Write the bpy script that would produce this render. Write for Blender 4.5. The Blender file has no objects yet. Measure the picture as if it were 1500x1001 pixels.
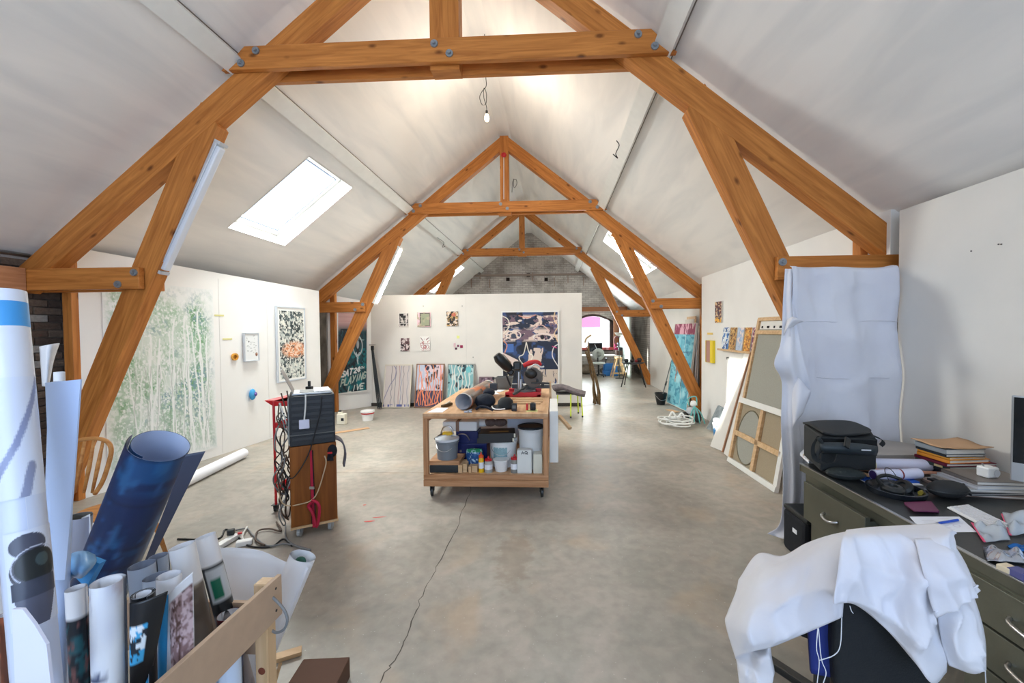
import bpy, math, random
import numpy as np
from mathutils import Vector, Matrix
random.seed(7)
# ------------------------------------------------------------------ camera, sky, sun, exposure
scn = bpy.context.scene
COL = scn.collection
CAM_H, FPX = 1.68, 600.0
PX, PY = 781.136, 500.5
YAW, PITCH, ROLL = 0.0484721, 0.0254356, 0.0082960
FW = Vector((-math.sin(YAW)*math.cos(PITCH), math.cos(YAW)*math.cos(PITCH), -math.sin(PITCH)))
RT = Vector((math.cos(YAW), math.sin(YAW), 0))
UP = RT.cross(FW)
R2 = math.cos(ROLL)*RT - math.sin(ROLL)*UP
U2 = math.sin(ROLL)*RT + math.cos(ROLL)*UP
camd = bpy.data.cameras.new('camera'); cam = bpy.data.objects.new('camera', camd); COL.objects.link(cam)
camd.sensor_width = 36; camd.sensor_fit = 'HORIZONTAL'; camd.lens = FPX/1500*36
camd.shift_x = (750-PX)/1500; camd.clip_start = 0.05; camd.clip_end = 200
mm = Matrix((R2, U2, -FW)).transposed().to_4x4(); mm.translation = (0, 0, CAM_H); cam.matrix_world = mm
scn.camera = cam
scn.view_settings.view_transform = 'Standard'; scn.view_settings.look = 'None'
scn.view_settings.exposure = 0.67; scn.view_settings.gamma = 1; scn.view_settings.use_curve_mapping = False
w = bpy.data.worlds.new('sky'); scn.world = w; w.use_nodes = True
bg = w.node_tree.nodes['Background']; bg.inputs[0].default_value = (0.72, 0.86, 1.0, 1); bg.inputs[1].default_value = 1.5

def aim(o, d):
    o.rotation_euler = Vector(d).to_track_quat('-Z', 'Y').to_euler()
def area(name, loc, d, sx, sy, power, col=(1, 1, 1)):
    l = bpy.data.lights.new(name, 'AREA'); l.shape = 'RECTANGLE'; l.size = sx; l.size_y = sy; l.energy = power; l.color = col
    o = bpy.data.objects.new(name, l); COL.objects.link(o); o.location = loc; aim(o, d); return o
def point(name, loc, power, col, r=.04):
    l = bpy.data.lights.new(name, 'POINT'); l.energy = power; l.color = col; l.shadow_soft_size = r
    o = bpy.data.objects.new(name, l); COL.objects.link(o); o.location = loc; return o
sl = bpy.data.lights.new('sun', 'SUN'); sl.energy = 7.0; sl.angle = 0.02; sl.color = (1, .95, .86)
sun = bpy.data.objects.new('sun', sl); COL.objects.link(sun); aim(sun, (6.4, .55, -2.95))
# daylight entering by the windows behind the camera and by the roof windows
area('daylight_rear_window', (.1, -2.85, 1.9), (-.42, 1, .16), 3.4, 2.4, 66, (.46, .65, 1.0))
area('near_ceiling_fill', (-3.0, -.9, 3.0), (.12, .3, 1), .12, 1.4, 30, (1, .96, .9))  # added unseen fill for the near left ceiling and front truss, no fixture
SL = Vector((.795, 0, 1)).normalized()            # left slope tangent ; normals below
NL = Vector((-.795*1, 0, 1)).normalized(); NR = Vector((.795, 0, 1)).normalized()
def roofz(x, off=.10): return 5.62 + off - .795*abs(x+.945)
for (x, y, n, pw) in ((-3.7, 5.81, NL, 160), (-3.7, 14.0, NL, 90), (1.83, 9.97, NR, 130)):
    p = Vector((x, y, roofz(x))) + n*.42
    area('daylight_skylight', p, -n, 1.05, 1.2, pw, (1.0, .98, .95))
area('daylight_end_window', (1.45, 16.75, 1.7), (0, -1, 0), 1.7, 1.4, 90, (.95, .98, 1.0))
point('bulb_light', (-.862, 5.5, 4.52), 42, (1.0, .86, .70), .03)

# ------------------------------------------------------------------ helpers
def W(x, y, X=None, Y=None, Z=None):
    "point of the place seen at photo pixel x, y on the given plane"
    d = FW + R2*((x-PX)/FPX) + U2*((PY-y)/FPX)
    t = X/d[0] if X is not None else (Y/d[1] if Y is not None else (Z-CAM_H)/d[2])
    return Vector((0, 0, CAM_H)) + d*t

def lin(c):
    c = [v/255.0 for v in c[:3]]
    return tuple(v/12.92 if v <= .04045 else ((v+.055)/1.055)**2.4 for v in c)
MATS = {}
def mat(name, rgb, rough=.6, metal=0, noise=0, nscale=8, bump=0, bscale=60, rgb2=None, emit=0, alpha=1, trans=0, stretch=(1, 1, 1), coat=0, sheen=0, attr=False, spec=.5):
    if name in MATS: return MATS[name]
    m = bpy.data.materials.new(name); MATS[name] = m; m.use_nodes = True
    nt = m.node_tree; N = nt.nodes; L = nt.links; b = N['Principled BSDF']
    c = lin(rgb)+(1,)
    b.inputs['Base Color'].default_value = c; b.inputs['Roughness'].default_value = rough; b.inputs['Metallic'].default_value = metal
    b.inputs['Specular IOR Level'].default_value = spec
    if coat: b.inputs['Coat Weight'].default_value = coat
    if sheen: b.inputs['Sheen Weight'].default_value = sheen
    if trans: b.inputs['Transmission Weight'].default_value = trans
    if alpha < 1: b.inputs['Alpha'].default_value = alpha
    if emit: b.inputs['Emission Color'].default_value = c; b.inputs['Emission Strength'].default_value = emit
    tc = N.new('ShaderNodeTexCoord'); mp = N.new('ShaderNodeMapping'); L.new(tc.outputs['Object'], mp.inputs[0]); mp.inputs['Scale'].default_value = stretch
    if attr:
        a = N.new('ShaderNodeVertexColor'); a.layer_name = 'Col'; L.new(a.outputs[0], b.inputs['Base Color'])
    elif rgb2 is not None or noise:
        nz = N.new('ShaderNodeTexNoise'); nz.inputs['Scale'].default_value = nscale; nz.inputs['Detail'].default_value = 6; L.new(mp.outputs[0], nz.inputs['Vector'])
        cr = N.new('ShaderNodeValToRGB'); cr.color_ramp.elements[0].position = .35; cr.color_ramp.elements[1].position = .68
        c2 = lin(rgb2) if rgb2 is not None else tuple(v*(1-noise) for v in c[:3])
        cr.color_ramp.elements[0].color = tuple(c2)+(1,); cr.color_ramp.elements[1].color = c
        L.new(nz.outputs[0], cr.inputs[0]); L.new(cr.outputs[0], b.inputs['Base Color'])
    if bump:
        n2 = N.new('ShaderNodeTexNoise'); n2.inputs['Scale'].default_value = bscale; n2.inputs['Detail'].default_value = 4; L.new(mp.outputs[0], n2.inputs['Vector'])
        bp = N.new('ShaderNodeBump'); bp.inputs['Strength'].default_value = bump; bp.inputs['Distance'].default_value = .01
        L.new(n2.outputs[0], bp.inputs['Height']); L.new(bp.outputs[0], b.inputs['Normal'])
    return m

def wood(name, light, dark, knots=True, rough=.5, gs=1.0):
    "grain runs along the object's own x axis"
    m = bpy.data.materials.new(name); MATS[name] = m; m.use_nodes = True
    nt = m.node_tree; N = nt.nodes; L = nt.links; b = N['Principled BSDF']; b.inputs['Roughness'].default_value = rough
    b.inputs['Specular IOR Level'].default_value = .25
    tc = N.new('ShaderNodeTexCoord'); oi = N.new('ShaderNodeObjectInfo')
    ad = N.new('ShaderNodeVectorMath'); ad.operation = 'ADD'
    cb = N.new('ShaderNodeCombineXYZ'); mu = N.new('ShaderNodeMath'); mu.operation = 'MULTIPLY'; mu.inputs[1].default_value = 37
    L.new(oi.outputs['Random'], mu.inputs[0]); L.new(mu.outputs[0], cb.inputs[0]); L.new(mu.outputs[0], cb.inputs[1])
    L.new(tc.outputs['Object'], ad.inputs[0]); L.new(cb.outputs[0], ad.inputs[1])
    mp = N.new('ShaderNodeMapping'); mp.inputs['Scale'].default_value = (1.2*gs, 16*gs, 16*gs); L.new(ad.outputs[0], mp.inputs[0])
    nz = N.new('ShaderNodeTexNoise'); nz.inputs['Scale'].default_value = 1.6; nz.inputs['Detail'].default_value = 5; nz.inputs['Distortion'].default_value = .8; L.new(mp.outputs[0], nz.inputs[0])
    cr = N.new('ShaderNodeValToRGB'); cr.color_ramp.elements[0].position = .3; cr.color_ramp.elements[1].position = .7
    cr.color_ramp.elements[0].color = lin(dark)+(1,); cr.color_ramp.elements[1].color = lin(light)+(1,)
    L.new(nz.outputs[0], cr.inputs[0]); out = cr.outputs[0]
    if knots:
        m2 = N.new('ShaderNodeMapping'); m2.inputs['Scale'].default_value = (2.2, 4.5, 4.5); L.new(ad.outputs[0], m2.inputs[0])
        vo = N.new('ShaderNodeTexVoronoi'); vo.inputs['Scale'].default_value = 1.5; L.new(m2.outputs[0], vo.inputs[0])
        r2 = N.new('ShaderNodeValToRGB'); r2.color_ramp.elements[0].position = .06; r2.color_ramp.elements[1].position = .17
        r2.color_ramp.elements[0].color = (.22, .16, .12, 1); r2.color_ramp.elements[1].color = (1, 1, 1, 1); L.new(vo.outputs['Distance'], r2.inputs[0])
        mx = N.new('ShaderNodeMixRGB'); mx.blend_type = 'MULTIPLY'; mx.inputs[0].default_value = .85; L.new(out, mx.inputs[1]); L.new(r2.outputs[0], mx.inputs[2]); out = mx.outputs[0]
    L.new(out, b.inputs['Base Color'])
    bp = N.new('ShaderNodeBump'); bp.inputs['Strength'].default_value = .15; bp.inputs['Distance'].default_value = .004; L.new(nz.outputs[0], bp.inputs['Height']); L.new(bp.outputs[0], b.inputs['Normal'])
    return m

class MB:
    def __init__(s): s.v = []; s.f = []; s.c = []
    def add(s, vs, fs, cs=None):
        k = len(s.v); s.v += [tuple(v) for v in vs]; s.f += [tuple(i+k for i in f) for f in fs]
        if cs is not None: s.c += list(cs)
        return s
    def box(s, x0, y0, z0, x1, y1, z1):
        x0, x1 = min(x0, x1), max(x0, x1); y0, y1 = min(y0, y1), max(y0, y1); z0, z1 = min(z0, z1), max(z0, z1)
        return s.add([(x0, y0, z0), (x1, y0, z0), (x1, y1, z0), (x0, y1, z0), (x0, y0, z1), (x1, y0, z1), (x1, y1, z1), (x0, y1, z1)],
                     [(0, 3, 2, 1), (4, 5, 6, 7), (0, 1, 5, 4), (1, 2, 6, 5), (2, 3, 7, 6), (3, 0, 4, 7)])
    def frame(s, o, ax, ay, az, sx, sy, sz):
        "box centred on o with half axes"
        o = Vector(o); ax = Vector(ax)*sx/2; ay = Vector(ay)*sy/2; az = Vector(az)*sz/2
        vs = [o+ax*i+ay*j+az*k for k in (-1, 1) for (i, j) in ((-1, -1), (1, -1), (1, 1), (-1, 1))]
        return s.add(vs, [(0, 3, 2, 1), (4, 5, 6, 7), (0, 1, 5, 4), (1, 2, 6, 5), (2, 3, 7, 6), (3, 0, 4, 7)])
    def rbox(s, c, sx, sy, sz, rz=0, tilt=None):
        M = Matrix.Rotation(rz, 3, 'Z')
        if tilt: M = M @ Matrix.Rotation(tilt[1], 3, tilt[0])
        return s.frame(c, M @ Vector((1, 0, 0)), M @ Vector((0, 1, 0)), M @ Vector((0, 0, 1)), sx, sy, sz)
    def bar(s, a, b, wd, ht, up=(0, 0, 1)):
        a, b = Vector(a), Vector(b); d = (b-a); l = d.length; d.normalize(); sd = d.cross(Vector(up)); 
        if sd.length < 1e-4: sd = d.cross(Vector((1, 0, 0)))
        sd.normalize(); u = sd.cross(d)
        return s.frame((a+b)/2, d, sd, u, l, wd, ht)
    def tube(s, pts, r, n=8, caps=True):
        pts = [Vector(p) for p in pts]; rings = []; prev = None
        for i, p in enumerate(pts):
            t = (pts[min(i+1, len(pts)-1)]-pts[max(i-1, 0)]).normalized()
            u = prev - t*prev.dot(t) if prev is not None else t.orthogonal()
            if u.length < 1e-6: u = t.orthogonal()
            u.normalize(); prev = u; v = t.cross(u); rr = r[i] if isinstance(r, (list, tuple)) else r
            rings.append([p+(u*math.cos(a)+v*math.sin(a))*rr for a in [2*math.pi*k/n for k in range(n)]])
        fs = [(i*n+k, i*n+(k+1) % n, (i+1)*n+(k+1) % n, (i+1)*n+k) for i in range(len(pts)-1) for k in range(n)]
        if caps: fs += [tuple(range(n))[::-1], tuple(range((len(pts)-1)*n, len(pts)*n))]
        return s.add([q for g in rings for q in g], fs)
    def cyl(s, a, b, r, n=16): return s.tube([a, b], r, n)
    def lathe(s, prof, c, n=24, axis=(0, 0, 1), sx=1, sy=1):
        q = Vector((0, 0, 1)).rotation_difference(Vector(axis)); c = Vector(c); vs = []
        for (r, z) in prof: vs += [c+q @ Vector((r*sx*math.cos(2*math.pi*k/n), r*sy*math.sin(2*math.pi*k/n), z)) for k in range(n)]
        m = len(prof); fs = [(i*n+k, i*n+(k+1) % n, (i+1)*n+(k+1) % n, (i+1)*n+k) for i in range(m-1) for k in range(n)]
        if prof[0][0] > 1e-4: fs.append(tuple(range(n))[::-1])
        if prof[-1][0] > 1e-4: fs.append(tuple(range((m-1)*n, m*n)))
        return s.add(vs, fs)
    def prism(s, poly, d):
        "extrude a planar polygon (3d points) by vector d"
        d = Vector(d); n = len(poly); a = [Vector(p) for p in poly]
        return s.add(a+[p+d for p in a], [tuple(range(n))[::-1], tuple(range(n, 2*n))]+[(i, (i+1) % n, n+(i+1) % n, n+i) for i in range(n)])
    def ell(s, c, rx, ry, rz, n=14, m=8, rot=None):
        vs = []; R = rot or Matrix.Identity(3); c = Vector(c)
        for i in range(m+1):
            t = math.pi*i/m
            for k in range(n): vs.append(c+R @ Vector((rx*math.sin(t)*math.cos(2*math.pi*k/n), ry*math.sin(t)*math.sin(2*math.pi*k/n), rz*math.cos(t))))
        return s.add(vs, [(i*n+k, (i+1)*n+k, (i+1)*n+(k+1) % n, i*n+(k+1) % n) for i in range(m) for k in range(n)])
    def grid(s, G, cs=None):
        R, C = len(G), len(G[0])
        return s.add([p for r in G for p in r], [(i*C+j, i*C+j+1, (i+1)*C+j+1, (i+1)*C+j) for i in range(R-1) for j in range(C-1)], cs)

ORG = {}
def link(name, mb, m, org, smooth):
    me = bpy.data.meshes.new(name); o = bpy.data.objects.new(name, me); COL.objects.link(o)
    me.from_pydata([tuple(Vector(v)-org) for v in mb.v], [], mb.f)
    if mb.c:
        ca = me.color_attributes.new('Col', 'FLOAT_COLOR', 'POINT')
        arr = np.ones((len(mb.v), 4), np.float32); arr[:, :3] = np.array(mb.c, np.float32)[:, :3]; ca.data.foreach_set('color', arr.ravel())
    me.materials.append(m); me.update()
    if smooth: me.shade_smooth(); 
    if smooth == 'auto':
        try: me.set_sharp_from_angle(angle=.7)
        except Exception: pass
    return o
def bev(o, wd, seg=2):
    if wd:
        b = o.modifiers.new('bevel', 'BEVEL'); b.width = wd; b.segments = seg; b.limit_method = 'ANGLE'; b.angle_limit = .6
    return o
def part(name, mb, m, parent, label=None, smooth=False, bevel=0, solid=0, sub=0):
    org = ORG[parent.name]; o = link(name, mb, m, org, smooth); o.parent = parent; ORG[o.name] = org
    if label: o['label'] = label
    fin(o, bevel, solid, sub); return o
def fin(o, bevel, solid, sub):
    if sub: q = o.modifiers.new('sub', 'SUBSURF'); q.levels = sub; q.render_levels = sub
    if solid: q = o.modifiers.new('solid', 'SOLIDIFY'); q.thickness = solid; q.offset = 0
    bev(o, bevel)
def thing(name, label, cat, loc, group=None):
    o = bpy.data.objects.new(name, None); COL.objects.link(o); o.location = loc; ORG[o.name] = Vector(loc)
    o['label'] = label; o['category'] = cat
    if group: o['group'] = group
    return o
def solo(name, mb, m, label, cat, group=None, smooth=False, bevel=0, solid=0, sub=0, kind=None):
    vs = np.array(mb.v); org = Vector(((vs[:, 0].min()+vs[:, 0].max())/2, (vs[:, 1].min()+vs[:, 1].max())/2, vs[:, 2].min()))
    o = link(name, mb, m, org, smooth); o.location = org; ORG[o.name] = org; o['label'] = label; o['category'] = cat
    if group: o['group'] = group
    if kind: o['kind'] = kind
    fin(o, bevel, solid, sub); return o
def struct(name, mb, m, parent=None, smooth=False, bevel=0, label=None):
    if parent: o = part(name, mb, m, parent, label, smooth, bevel); return o
    o = link(name, mb, m, Vector((0, 0, 0)), smooth); ORG[o.name] = Vector((0, 0, 0)); o['kind'] = 'structure'
    if label: o['label'] = label
    bev(o, bevel); return o
def plank(name, a, b, wd, th, m, parent, up=(0, 0, 1), bevel=.004, label=None, poly=None):
    "a timber from a to b with its own frame, so its grain runs along it; wd across (in the up plane), th the other way"
    a, b = Vector(a), Vector(b); d = (b-a); l = d.length; d.normalize(); sd = d.cross(Vector(up)); sd.normalize(); u = sd.cross(d)
    mb = MB()
    if poly: mb.prism([Vector((x, -th/2, z)) for (x, z) in poly], (0, th, 0))
    else: mb.box(0, -th/2, -wd/2, l, th/2, wd/2)
    me = bpy.data.meshes.new(name); o = bpy.data.objects.new(name, me); COL.objects.link(o)
    me.from_pydata(mb.v, [], mb.f); me.materials.append(m); me.update()
    M = Matrix((d, -sd, u)).transposed().to_4x4()
    if parent is not None: o.parent = parent; M.translation = a-ORG[parent.name]; ORG[o.name] = ORG[parent.name]
    else: M.translation = a; ORG[o.name] = a
    o.matrix_local = M
    if label: o['label'] = label
    bev(o, bevel, 1); return o
def cat_rom(P, n):
    out = []; P = [Vector(p) for p in P]; Q = [P[0]*2-P[1]]+P+[P[-1]*2-P[-2]]
    for i in range(1, len(Q)-2):
        for k in range(n):
            t = k/n; a, b, c, d = Q[i-1], Q[i], Q[i+1], Q[i+2]
            out.append(.5*((2*b)+(c-a)*t+(2*a-5*b+4*c-d)*t*t+(3*b-a-3*c+d)*t**3))
    out.append(P[-1]); return out
def surf(ctrl, n=5):
    rows = [cat_rom(r, n) for r in ctrl]; cols = [cat_rom([r[j] for r in rows], n) for j in range(len(rows[0]))]
    return [[cols[j][i] for j in range(len(cols))] for i in range(len(cols[0]))]

from mathutils import noise as mn
def wrinkle(G, amp, fr, dr=(0, -1, .3)):
    "soft creases pushed into a cloth grid, fading out at its border"
    R_, C_ = len(G), len(G[0]); out = []; d = Vector(dr)
    for i, row in enumerate(G):
        r_ = []
        for j, p in enumerate(row):
            e = min(1, min(i, R_-1-i, j, C_-1-j)/4.0); q = p*fr; n1 = 1-abs(mn.noise(q))*3; n2 = 1-abs(mn.noise(Vector((q.x*2.3+9, q.y*2.3, q.z*1.2))))*3
            r_.append(p+d*amp*e*(max(n1, 0)**2+.5*max(n2, 0)**2+.6*mn.noise(q*.6)))
        out.append(r_)
    return out
# ---- small picture painter (colours of canvases and prints are vertex colours on a fine grid)
class Img:
    def __init__(s, w, h, bg):
        s.w, s.h = w, h; s.a = np.ones((h, w, 3))*np.array(lin(bg)); s.yy, s.xx = np.mgrid[0:h, 0:w]; s.u = (s.xx+.5)/w; s.t = (s.yy+.5)/h
    def noise(s, fx, fy, seed, oct=3):
        r = np.random.RandomState(seed); out = np.zeros((s.h, s.w)); amp = 1; tot = 0
        for o in range(oct):
            nx, ny = int(max(2, fx*2**o))+2, int(max(2, fy*2**o))+2; g = r.rand(ny, nx)
            x = s.u*(nx-2); y = s.t*(ny-2); xi = x.astype(int); yi = y.astype(int); fx_ = x-xi; fy_ = y-yi
            fx_ = fx_*fx_*(3-2*fx_); fy_ = fy_*fy_*(3-2*fy_)
            out += amp*((g[yi, xi]*(1-fx_)+g[yi, xi+1]*fx_)*(1-fy_)+(g[yi+1, xi]*(1-fx_)+g[yi+1, xi+1]*fx_)*fy_); tot += amp; amp *= .55
        return out/tot
    def mask(s, m, c, k=1.0):
        m = np.clip(m, 0, 1)[..., None]*k; s.a = s.a*(1-m)+m*np.array(lin(c)); return s
    def thr(s, n, lo, hi, c, k=1.0): return s.mask((n-lo)/(hi-lo), c, k)
    def stroke(s, pts, c, wd, k=1.0):
        asp = s.h/s.w; d = np.full((s.h, s.w), 9.)
        for (x0, y0), (x1, y1) in zip(pts[:-1], pts[1:]):
            dx, dy = x1-x0, (y1-y0)*asp; L = dx*dx+dy*dy+1e-9; px = s.u-x0; py = (s.t-y0)*asp
            q = np.clip((px*dx+py*dy)/L, 0, 1); d = np.minimum(d, np.hypot(px-q*dx, py-q*dy))
        return s.mask((wd/2-d)*s.w+.5, c, k)
    def wig(s, x0, y0, x1, y1, c, wd, amp, seed, n=9):
        r = random.Random(seed); pts = [(x0+(x1-x0)*i/n+r.uniform(-amp, amp), y0+(y1-y0)*i/n+r.uniform(-amp, amp)*.5) for i in range(n+1)]
        pts = [tuple(p)[:2] for p in cat_rom([(a, b, 0) for a, b in pts], 4)]; return s.stroke(pts, c, wd)
    def ell(s, cx, cy, rx, ry, c, k=1.0, ring=0):
        d = np.hypot((s.u-cx)/rx, (s.t-cy)/ry); m = (1-d)*rx*s.w
        if ring: m = (ring/2-np.abs(1-d)*rx)*s.w+.5
        return s.mask(m, c, k)
    def rect(s, x0, y0, x1, y1, c, k=1.0):
        s.mask(((s.u >= x0) & (s.u <= x1) & (s.t >= y0) & (s.t <= y1)).astype(float), c, k); return s
FONT = {'S': [[(1, .1), (.3, 0), (0, .25), (.9, .6), (.8, .95), (0, .95)]], 'A': [[(0, 1), (.5, 0), (1, 1)], [(.2, .65), (.8, .65)]], 'T': [[(0, 0), (1, 0)], [(.5, 0), (.5, 1)]],
        '2': [[(0, .2), (.5, 0), (1, .25), (0, 1), (1, 1)]], '8': [[(.5, .5), (.1, .25), (.5, 0), (.9, .25), (.5, .5), (0, .75), (.5, 1), (1, .75), (.5, .5)]], 'H': [[(0, 0), (0, 1)], [(1, 0), (1, 1)], [(0, .5), (1, .5)]],
        'P': [[(0, 1), (0, 0), (.9, .1), (.9, .45), (0, .55)]], 'L': [[(0, 0), (0, 1), (1, 1)]], 'Y': [[(0, 0), (.5, .5)], [(1, 0), (.3, 1)]], 'I': [[(.5, 0), (.5, 1)]], 'N': [[(0, 1), (0, 0), (1, 1), (1, 0)]],
        'G': [[(1, .1), (.3, 0), (0, .5), (.3, 1), (1, .9), (1, .55), (.6, .55)]], 'V': [[(0, 0), (.5, 1), (1, 0)]], 'E': [[(1, 0), (0, 0), (0, 1), (1, 1)], [(0, .5), (.8, .5)]]}
def write(im, txt, x, y, cw, ch, c, wd, slant=.2, rise=0):
    for ch_ in txt:
        for st in FONT.get(ch_, []): im.stroke([(x+px*cw*.75-(py-.5)*slant*cw, y+py*ch) for px, py in st], c, wd)
        x += cw; y += rise
def picture(im, p00, p10, p01, th=0, n=None):
    "grid from top-left p00, top-right p10, bottom-left p01; n = outward normal used for the thickness behind it"
    p00, p10, p01 = Vector(p00), Vector(p10), Vector(p01); ex = (p10-p00)/(im.w-1); ey = (p01-p00)/(im.h-1)
    vs = [p00+ex*i+ey*j for j in range(im.h) for i in range(im.w)]; mb = MB()
    C = im.w; mb.add(vs, [(j*C+i, j*C+i+1, (j+1)*C+i+1, (j+1)*C+i) for j in range(im.h-1) for i in range(C-1)], im.a.reshape(-1, 3))
    if th:
        nn = (p10-p00).cross(p01-p00).normalized()*th
        if n is not None and nn.dot(Vector(n)) > 0: nn = -nn
        p11 = p10+p01-p00; k = len(mb.v); e = lin((235, 230, 220))
        q = [p00, p10, p11, p01]; mb.add(q+[x+nn for x in q], [(4, 5, 6, 7), (0, 1, 5, 4), (1, 2, 6, 5), (2, 3, 7, 6), (3, 0, 4, 7)], [e]*8)
    return mb

# ------------------------------------------------------------------ materials
pine = wood('pine_beam', (208, 136, 68), (166, 100, 44))
pine_l = wood('pine_light', (222, 190, 150), (196, 160, 118), knots=False)
plyw = wood('bench_timber', (204, 158, 118), (168, 118, 80), knots=False)
mdf = mat('mdf_board', (196, 168, 142), .7, noise=.08, nscale=20)
walnut = wood('veneer', (150, 92, 42), (112, 62, 26), knots=False, gs=.6)
chairw = wood('chair_wood', (204, 148, 88), (170, 110, 58), knots=False)
white_wall = mat('white_wall_paint', (230, 226, 219), .7, rgb2=(222, 219, 213), nscale=1.6, bump=.05, bscale=30)
white_paint = mat('white_paint', (236, 236, 232), .5, noise=.05)
black_pl = mat('black_plastic', (26, 30, 32), .4); dark_fab = mat('dark_fabric', (24, 28, 36), .9, noise=.3, nscale=12, bump=.4, bscale=200)
steel = mat('steel', (190, 192, 195), .3, metal=1); galv = mat('galvanised', (150, 158, 165), .45, metal=.6, noise=.2, nscale=40)
white_pl = mat('white_plastic', (240, 240, 238), .35); red_pl = mat('red_plastic', (196, 30, 36), .35); red_mt = mat('red_enamel', (204, 32, 38), .4)
paper = mat('white_paper', (236, 238, 244), .6); yellow_pl = mat('yellow_plastic', (240, 190, 20), .4); neon = mat('neon_yellow_paint', (214, 232, 60), .4)
grey_pl = mat('grey_plastic', (104, 106, 104), .5); blue_mt = mat('blue_enamel', (20, 34, 96), .35); clothw = mat('white_cotton', (222, 223, 230), .85, rgb2=(210, 211, 222), nscale=2, bump=.25, bscale=14, sheen=.2)
VC = mat('painted_surface', (255, 255, 255), .6, attr=True); VCs = mat('printed_surface', (255, 255, 255), .35, attr=True)
cable_b = mat('black_cable', (30, 30, 32), .5); cable_g = mat('grey_cable', (128, 130, 132), .5); cable_w = mat('white_cable', (226, 226, 222), .5); cable_br = mat('brown_cable', (96, 78, 66), .6)
deskm = mat('olive_steel', (112, 112, 98), .34, metal=.5, noise=.15, nscale=6, bump=.05, bscale=150); linotop = mat('black_linoleum', (44, 46, 46), .38, noise=.25, nscale=5, bump=.05, bscale=40)
kraft = mat('kraft_card', (196, 156, 118), .75)
tapeb = mat('blue_tape', (70, 160, 228), .4)

def ceiling_mat():
    m = bpy.data.materials.new('painted_ceiling'); m.use_nodes = True; nt = m.node_tree; N = nt.nodes; L = nt.links; b = N['Principled BSDF']; b.inputs['Roughness'].default_value = .75
    tc = N.new('ShaderNodeTexCoord'); mp = N.new('ShaderNodeMapping'); mp.inputs['Scale'].default_value = (3.2, .55, 3.2); L.new(tc.outputs['Object'], mp.inputs[0])
    nz = N.new('ShaderNodeTexNoise'); nz.inputs['Scale'].default_value = 1.1; nz.inputs['Detail'].default_value = 5; nz.inputs['Distortion'].default_value = .6; L.new(mp.outputs[0], nz.inputs[0])
    cr = N.new('ShaderNodeValToRGB'); e = cr.color_ramp.elements; e[0].position = .3; e[0].color = lin((228, 227, 225))+(1,); e[1].position = .6; e[1].color = lin((243, 240, 236))+(1,)
    L.new(nz.outputs[0], cr.inputs[0]); L.new(cr.outputs[0], b.inputs['Base Color']); return m
ceil_m = ceiling_mat()
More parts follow.
